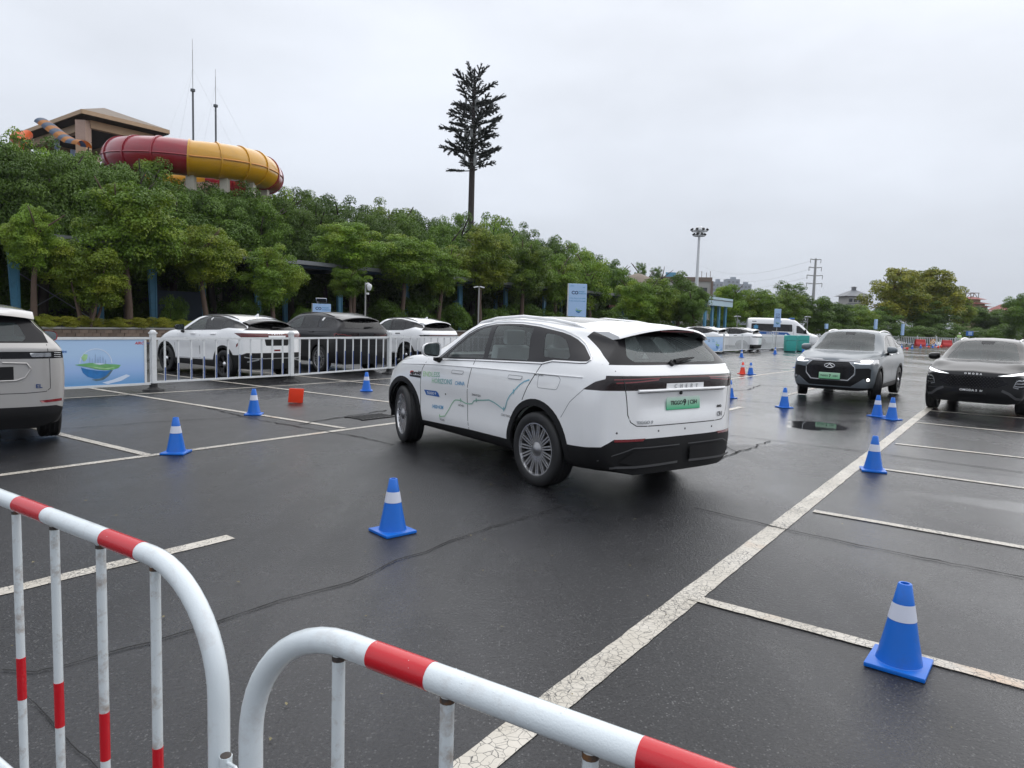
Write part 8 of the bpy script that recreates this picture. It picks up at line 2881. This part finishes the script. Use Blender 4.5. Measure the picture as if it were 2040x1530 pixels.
for k in range(nb):
    u = k / (nb - 1)
    z = zlow + 0.2 + (ztop - zlow - 1.4) * u
    prof = (1.0 if u < 0.70 else 1.0 - 0.34 * (u - 0.70) / 0.30)
    if u < 0.05:
        prof *= 0.9
    o = link('branch', PB[k % 4], None, mt)
    L = 3.6 * prof * (rnd.uniform(0.45, 0.85) if k % 2 else rnd.uniform(0.8, 1.12))
    o.location = (0, 0, z + rnd.uniform(-0.5, 0.4))
    o.rotation_euler = (rnd.uniform(-0.5, 0.5), rnd.uniform(-0.50, 0.16) if u < 0.8 else rnd.uniform(-0.85, -0.1), k * 2.399 + rnd.uniform(-0.5, 0.5))
    o.scale = (L, L, L)
o = link('branch', PB[0], None, mt)
o.location = (0.1, 0, ztop - 2.2)
o.rotation_euler = (0, R(-82), 0.5)
o.scale = (2.3, 2.3, 2.3)
for zz, n in ((zlow + 1.4, 4), (zlow + 4.6, 6), (zlow + 7.6, 4)):
    for k in range(n):
        a = 2 * PI * k / n + 0.4
        box('antenna_panel', (0.95 * math.cos(a), 0.95 * math.sin(a), zz), (0.16, 0.34, 1.5), 'antenna_grey', mt, 0.02, Matrix.Rotation(a, 3, 'Z'))
    tube('antenna_ring', [(0.8 * math.cos(2 * PI * i / 16), 0.8 * math.sin(2 * PI * i / 16), zz - 0.3) for i in range(16)], 0.04, 'antenna_grey', mt, 6, closed=True)

# ================================================================== high light mast
DH = 140.0
p = at(1384, 640, DH)
pmat('mast_white', (0.66, 0.68, 0.70), 0.4, var=0.05)
hm = thing('light_mast', 'high white floodlight mast with a ring of lamps', 'lamp post', (p.x, p.y, 0))
zt = at(1391, 450, DH).z
tube('pole', [(0, 0, 0), (0, 0, zt - 1.9)], [0.42, 0.22], 'mast_white', hm, 14)
for z, r, n in ((zt - 1.9, 1.05, 8), (zt - 1.0, 1.45, 8)):
    tube('ring', [(r * math.cos(2 * PI * i / 24), r * math.sin(2 * PI * i / 24), z) for i in range(24)], 0.10, 'mast_white', hm, 8, closed=True)
    for k in range(n):
        a = 2 * PI * (k + 0.3) / n
        box('floodlight', (r * math.cos(a) * 1.08, r * math.sin(a) * 1.08, z + 0.28), (0.42, 0.45, 0.30), 'plastic_black', hm, 0.04, Matrix.Rotation(a, 3, 'Z') @ Matrix.Rotation(R(35), 3, 'Y'))
        tube('spoke', [(0, 0, z), (r * math.cos(a), r * math.sin(a), z)], 0.05, 'mast_white', hm, 5)
bm = bmesh.new()
bm_lathe(bm, [(0.9, zt - 0.75), (0.75, zt - 0.4), (0.35, zt - 0.05), (0.001, zt)], 16)
mesh_obj('head_cover', bm, 'mast_white', hm, True)
tube('pole_top', [(0, 0, zt - 1.9), (0, 0, zt - 0.7)], 0.2, 'mast_white', hm, 10)

# ================================================================== power pylon and wires
DP = 330.0
p = at(1617, 640, DP)
py = thing('power_pylon', 'grey steel power line pole with cross arms above the far trees', 'pylon', (p.x, p.y, 0))
zt = at(1622, 515, DP).z
tube('pole', [(0, 0, 0), (0, 0, zt)], [0.9, 0.45], 'pole_grey', py, 10)
for y_, w in ((517, 2.4), (533, 2.9), (549, 3.6), (565, 3.6)):
    z = at(1620, y_, DP).z
    tube('cross_arm', [(-w, 0, z + 0.2), (0, 0, z - 0.1), (w, 0, z + 0.2)], 0.22, 'pole_grey', py, 6)
    for s in (-1, 1):
        tube('insulator', [(s * w, 0, z + 0.1), (s * (w - 0.1), 0, z - 1.6)], 0.16, 'pole_grey', py, 5)
for k, (y0, x1, y1) in enumerate(((536, 1390, 539), (551, 1350, 556), (566, 1420, 562), (520, 1380, 524))):
    a, b = at(1615, y0, DP), at(x1, y1, 520)
    pts = [a.lerp(b, t / 8) - Vector((0, 0, 7 * math.sin(PI * t / 8))) for t in range(9)]
    tag(tube('power_cable', pts, 0.04, 'pole_grey', None, 4), ['sagging power cable from the second cross arm', 'sagging power cable from the third cross arm', 'sagging power cable from the lowest cross arm', 'uppermost faint power cable'][k], 'cable', 'power cables left of the pylon')

# ================================================================== far buildings
pmat('thatch', (0.24, 0.20, 0.16), 0.9, var=0.3, scale=2, bump=0.5, bscale=6)
pmat('hut_red', (0.10, 0.035, 0.03), 0.7, var=0.2)
pmat('house_cream', (0.42, 0.41, 0.38), 0.7, var=0.08, scale=1)
pmat('house_trim', (0.20, 0.15, 0.12), 0.7, var=0.1)
pmat('tower_hazed', (0.30, 0.335, 0.38), 0.8, var=0.06, scale=0.1)  # distance haze is put into this pale base colour
pmat('roof_slate', (0.19, 0.20, 0.215), 0.6, var=0.12, scale=2)
pmat('roof_redtile', (0.27, 0.075, 0.06), 0.6, var=0.15, scale=2)
pmat('wall_tan', (0.42, 0.34, 0.20), 0.7, var=0.1)
pmat('window_dark', (0.045, 0.05, 0.055), 0.3, var=0.2)
def hip_roof(name, cx, cy, w, d, z, h, mat, parent, ridge=0.25, over=0.0):
    bm = bmesh.new()
    a = [bm.verts.new((cx + sx * (w / 2 + over), cy + sy * (d / 2 + over), z)) for sx, sy in ((-1, -1), (1, -1), (1, 1), (-1, 1))]
    m = [bm.verts.new((cx + sx * w / 2 * ridge * 0.55, cy + sy * d / 2 * ridge * 0.55, z + h * 0.62)) for sx, sy in ((-1, -1), (1, -1), (1, 1), (-1, 1))] if False else None
    r0, r1 = bm.verts.new((cx - w / 2 * ridge, cy, z + h)), bm.verts.new((cx + w / 2 * ridge, cy, z + h))
    for f in ((a[0], a[1], r1, r0), (a[1], a[2], r1), (a[2], a[3], r0, r1), (a[3], a[0], r0)):
        bm.faces.new(f)
    bm.faces.new(a[::-1])
    bmesh.ops.recalc_face_normals(bm, faces=bm.faces[:])
    return mesh_obj(name, bm, mat, parent)
# thatched hut
D = 96.0
p = at(1267, 640, D)
hut = thing('thatched_hut', 'round hut with a grey thatched cone roof above the trees', 'building', (p.x, p.y, 0))
zt, ze = at(1267, 544, D).z, at(1267, 568, D).z
bm = bmesh.new()
bm_lathe(bm, [(2.75, ze - 0.2), (2.6, ze + 0.15), (1.7, ze + (zt - ze) * 0.62), (0.6, zt - 0.15), (0.001, zt)], 14)
mesh_obj('thatched_roof', bm, 'thatch', hut, True)
tube('drum', [(0, 0, ze - 1.6), (0, 0, ze - 0.1)], 1.5, 'hut_red', hut, 14)
for k in range(8):
    a = 2 * PI * k / 8
    tube('post', [(1.9 * math.cos(a), 1.9 * math.sin(a), 0), (1.9 * math.cos(a), 1.9 * math.sin(a), ze)], 0.12, 'hut_red', hut, 6)
# cream building behind the mast
D = 155.0
p = at(1374, 640, D)
cb = thing('cream_building', 'cream building with brown parapet behind the high light mast', 'building', (p.x, p.y, 0), R(-12))
z = at(1374, 560, D).z
box('wall', (-1.5, 3, z / 2), (11.0, 8, z), 'house_cream', cb)
box('parapet', (-1.5, 3, z + 0.35), (11.4, 8.4, 0.9), 'house_trim', cb)
box('corner_pier', (4.2, -1.1, z / 2), (0.5, 0.3, z), 'house_trim', cb)
for k in range(4):
    w = box('window', (-5.2 + 2.6 * k, -1.03, z - 2.2), (1.3, 0.08, 1.6), 'window_dark', cb)
    box('sill', (-5.2 + 2.6 * k, -1.08, z - 3.05), (1.5, 0.14, 0.12), 'house_trim', w)
for k, x in enumerate((1.0, 2.0, 3.0, 3.8)):
    tube('roof_aerial', [(x, 0, z + 0.7), (x, 0, z + 1.9 + 0.3 * (k % 2))], 0.06, 'house_trim', cb, 5)
box('roof_tank', (-4.5, 2, z + 1.3), (2.2, 2, 1.2), 'steel_blue', cb)
# pale far tower blocks
for k, (x0, x1, yt, d, lab) in enumerate(((1412, 1434, 561, 640, 'pale far tower block right of the high light mast'), (1440, 1466, 556, 760, 'tallest pale far tower block in the haze'), (1467, 1490, 566, 760, 'lower pale far tower block right of the tallest one'), (2016, 2030, 596, 640, 'pale far tower block above the red roof'), (1988, 2004, 610, 700, 'lower pale far block left of the red roof'))):
    p, q = at((x0 + x1) / 2, 640, d), at(x0, yt, d)
    w = (x1 - x0) * d / FPX
    t = thing('tower_block', lab, 'building', (p.x, p.y, 0), 0, 'pale far tower blocks')
    box('wall', (0, 0, q.z / 2), (w, w * 0.8, q.z), 'tower_hazed', t)
    box('roof_house', (w * 0.1, 0, q.z + 1.2), (w * 0.35, w * 0.3, 2.4), 'tower_hazed', t)
    for r in range(6):
        for c in range(3):
            box('window', (-w * 0.3 + w * 0.3 * c, -w * 0.4 - 0.1, q.z - 3 - 4.0 * r), (w * 0.16, 0.2, 2.0), 'roof_slate', t)
# grey hipped pavilion
D = 190.0
p = at(1707, 640, D)
gp = thing('grey_pavilion', 'grey house with hipped slate roof above the far trees', 'building', (p.x, p.y, 0))
ze, zt = at(1707, 590, D).z, at(1707, 579, D).z
box('wall', (0, 3, ze / 2), (5.4, 5.4, ze), 'house_cream', gp)
rf = hip_roof('roof', 0, 3, 6.4, 6.4, ze, zt - ze + 0.4, 'roof_slate', gp, 0.12, 0.5)
box('roof_cap', (0, 3, zt + 0.7), (0.9, 0.9, 0.7), 'roof_slate', rf)
hip_roof('cap_roof', 0, 3, 1.2, 1.2, zt + 1.05, 0.25, 'roof_slate', rf, 0.1, 0.15)
for k in range(4):
    w = box('window', (-1.9 + 1.27 * k, 0.26, ze - 1.1), (0.85, 0.1, 0.9), 'window_dark', gp)
    box('window_frame', (-1.9 + 1.27 * k, 0.28, ze - 0.55), (1.05, 0.1, 0.14), 'white_print', w)
box('band', (0, 0.25, ze - 1.95), (5.5, 0.12, 0.2), 'roof_slate', gp)
# pagoda roofs
D = 200.0
p = at(1946, 640, D)
pg = thing('pagoda', 'tiered pagoda with dark red roofs above the far trees', 'building', (p.x, p.y, 0))
zt = at(1946, 583, D).z
tiers = [(592, 2.0, 3.2), (601, 3.1, 4.6), (607, 3.6, 5.2)]
for (yy, w0, w1) in tiers:
    z = at(1946, yy, D).z
    hip_roof('roof', 0, 3, w1 * 1.35, w1 * 1.35, z - 0.55, 0.75, 'roof_redtile', pg, 0.45, 0.5)
    box('wall', (0, 3, z - 1.2), (w0 * 1.5, w0 * 1.5, 1.9), 'wall_tan', pg)
zz = at(1946, 612, D).z
box('wall', (0, 3, zz / 2), (5.6, 5.6, zz + 0.4), 'wall_tan', pg)
for k in range(5):
    box('pier', (-2.4 + 1.2 * k, 0.15, zz - 0.6), (0.18, 0.1, 2.2), 'house_trim', pg)
zc = at(1946, 590, D).z
for x in (-1.1, 1.1):
    for y in (1.9, 4.1):
        tube('belfry_post', [(x, y, zc - 0.5), (x, y, zt)], 0.09, 'house_trim', pg, 6)
for y in (1.9, 4.1):
    box('belfry_beam', (0, y, zt), (2.6, 0.16, 0.18), 'house_trim', pg)
    tube('belfry_gable', [(-0.8, y, zc - 0.3), (0, y, zt - 0.2), (0.8, y, zc - 0.3)], 0.09, 'house_trim', pg, 6)
prism('front_gable', [(-2.2, zz - 1.7), (0, zz + 0.4), (2.2, zz - 1.7)], -0.6, 0.1, 'house_trim', pg, 'y')
D = 185.0
p = at(2016, 640, D)
rr_ = thing('red_roof_house', 'house with stepped red tile roofs at the right edge above the far trees', 'building', (p.x, p.y, 0))
for (yt, ye, w, dx) in ((606, 618, 6.4, 0.4), (617, 626, 9.0, 0.0), (625, 633, 11.0, -0.6)):
    z0_, z1_ = at(2016, ye, D).z, at(2016, yt, D).z
    hip_roof('roof', dx, 3, w, w * 0.8, z0_, z1_ - z0_, 'roof_redtile', rr_, 0.55, 0.3)
zz = at(2016, 632, D).z
box('wall', (0, 3, zz / 2), (9.5, 6.4, zz), 'house_cream', rr_)
# dark little gatehouse under the trees right of the hut
p = at(1262, 640, 78)
gh_ = thing('ticket_kiosk', 'small dark kiosk with white posters under the trees below the thatched hut', 'building', (p.x, p.y, 0))
box('wall', (0, 1.5, 1.7), (5.0, 3.0, 3.4), 'steel_blue_dark', gh_)
box('roof', (0, 1.5, 3.5), (5.6, 3.6, 0.25), 'hut_red', gh_)
for k in range(2):
    w = box('poster', (-1.4 + 2.4 * k, -0.05, 1.75), (1.4, 0.05, 1.2), 'print_pale', gh_)
    flat('printed_wave', [(-1.9 + 2.4 * k, 1.3), (-1.4 + 2.4 * k, 1.9), (-0.9 + 2.4 * k, 1.3)], -0.08, 'cyan_print', w)
box('door_frame', (0, -0.04, 1.5), (0.3, 0.06, 3.0), 'hut_red', gh_)

# ================================================================== damp air
m = bpy.data.materials.new('damp_air')
m.use_nodes = True
n, l = nodes_of(m)
n.clear()
out = n.new('ShaderNodeOutputMaterial')
vol = n.new('ShaderNodeVolumePrincipled')
vol.inputs['Color'].default_value = (0.86, 0.89, 0.94, 1)
vol.inputs['Density'].default_value = 0.00016
vol.inputs['Anisotropy'].default_value = 0.2
l.new(vol.outputs[0], out.inputs['Volume'])
MATS['damp_air'] = m
bm = bmesh.new()
bm_box(bm, (0, 390, 29.5), (1300, 1000, 61))
hz = struct(tag(mesh_obj('haze', bm, 'damp_air'), 'pale damp air that fades the far buildings', 'haze'), 'stuff')
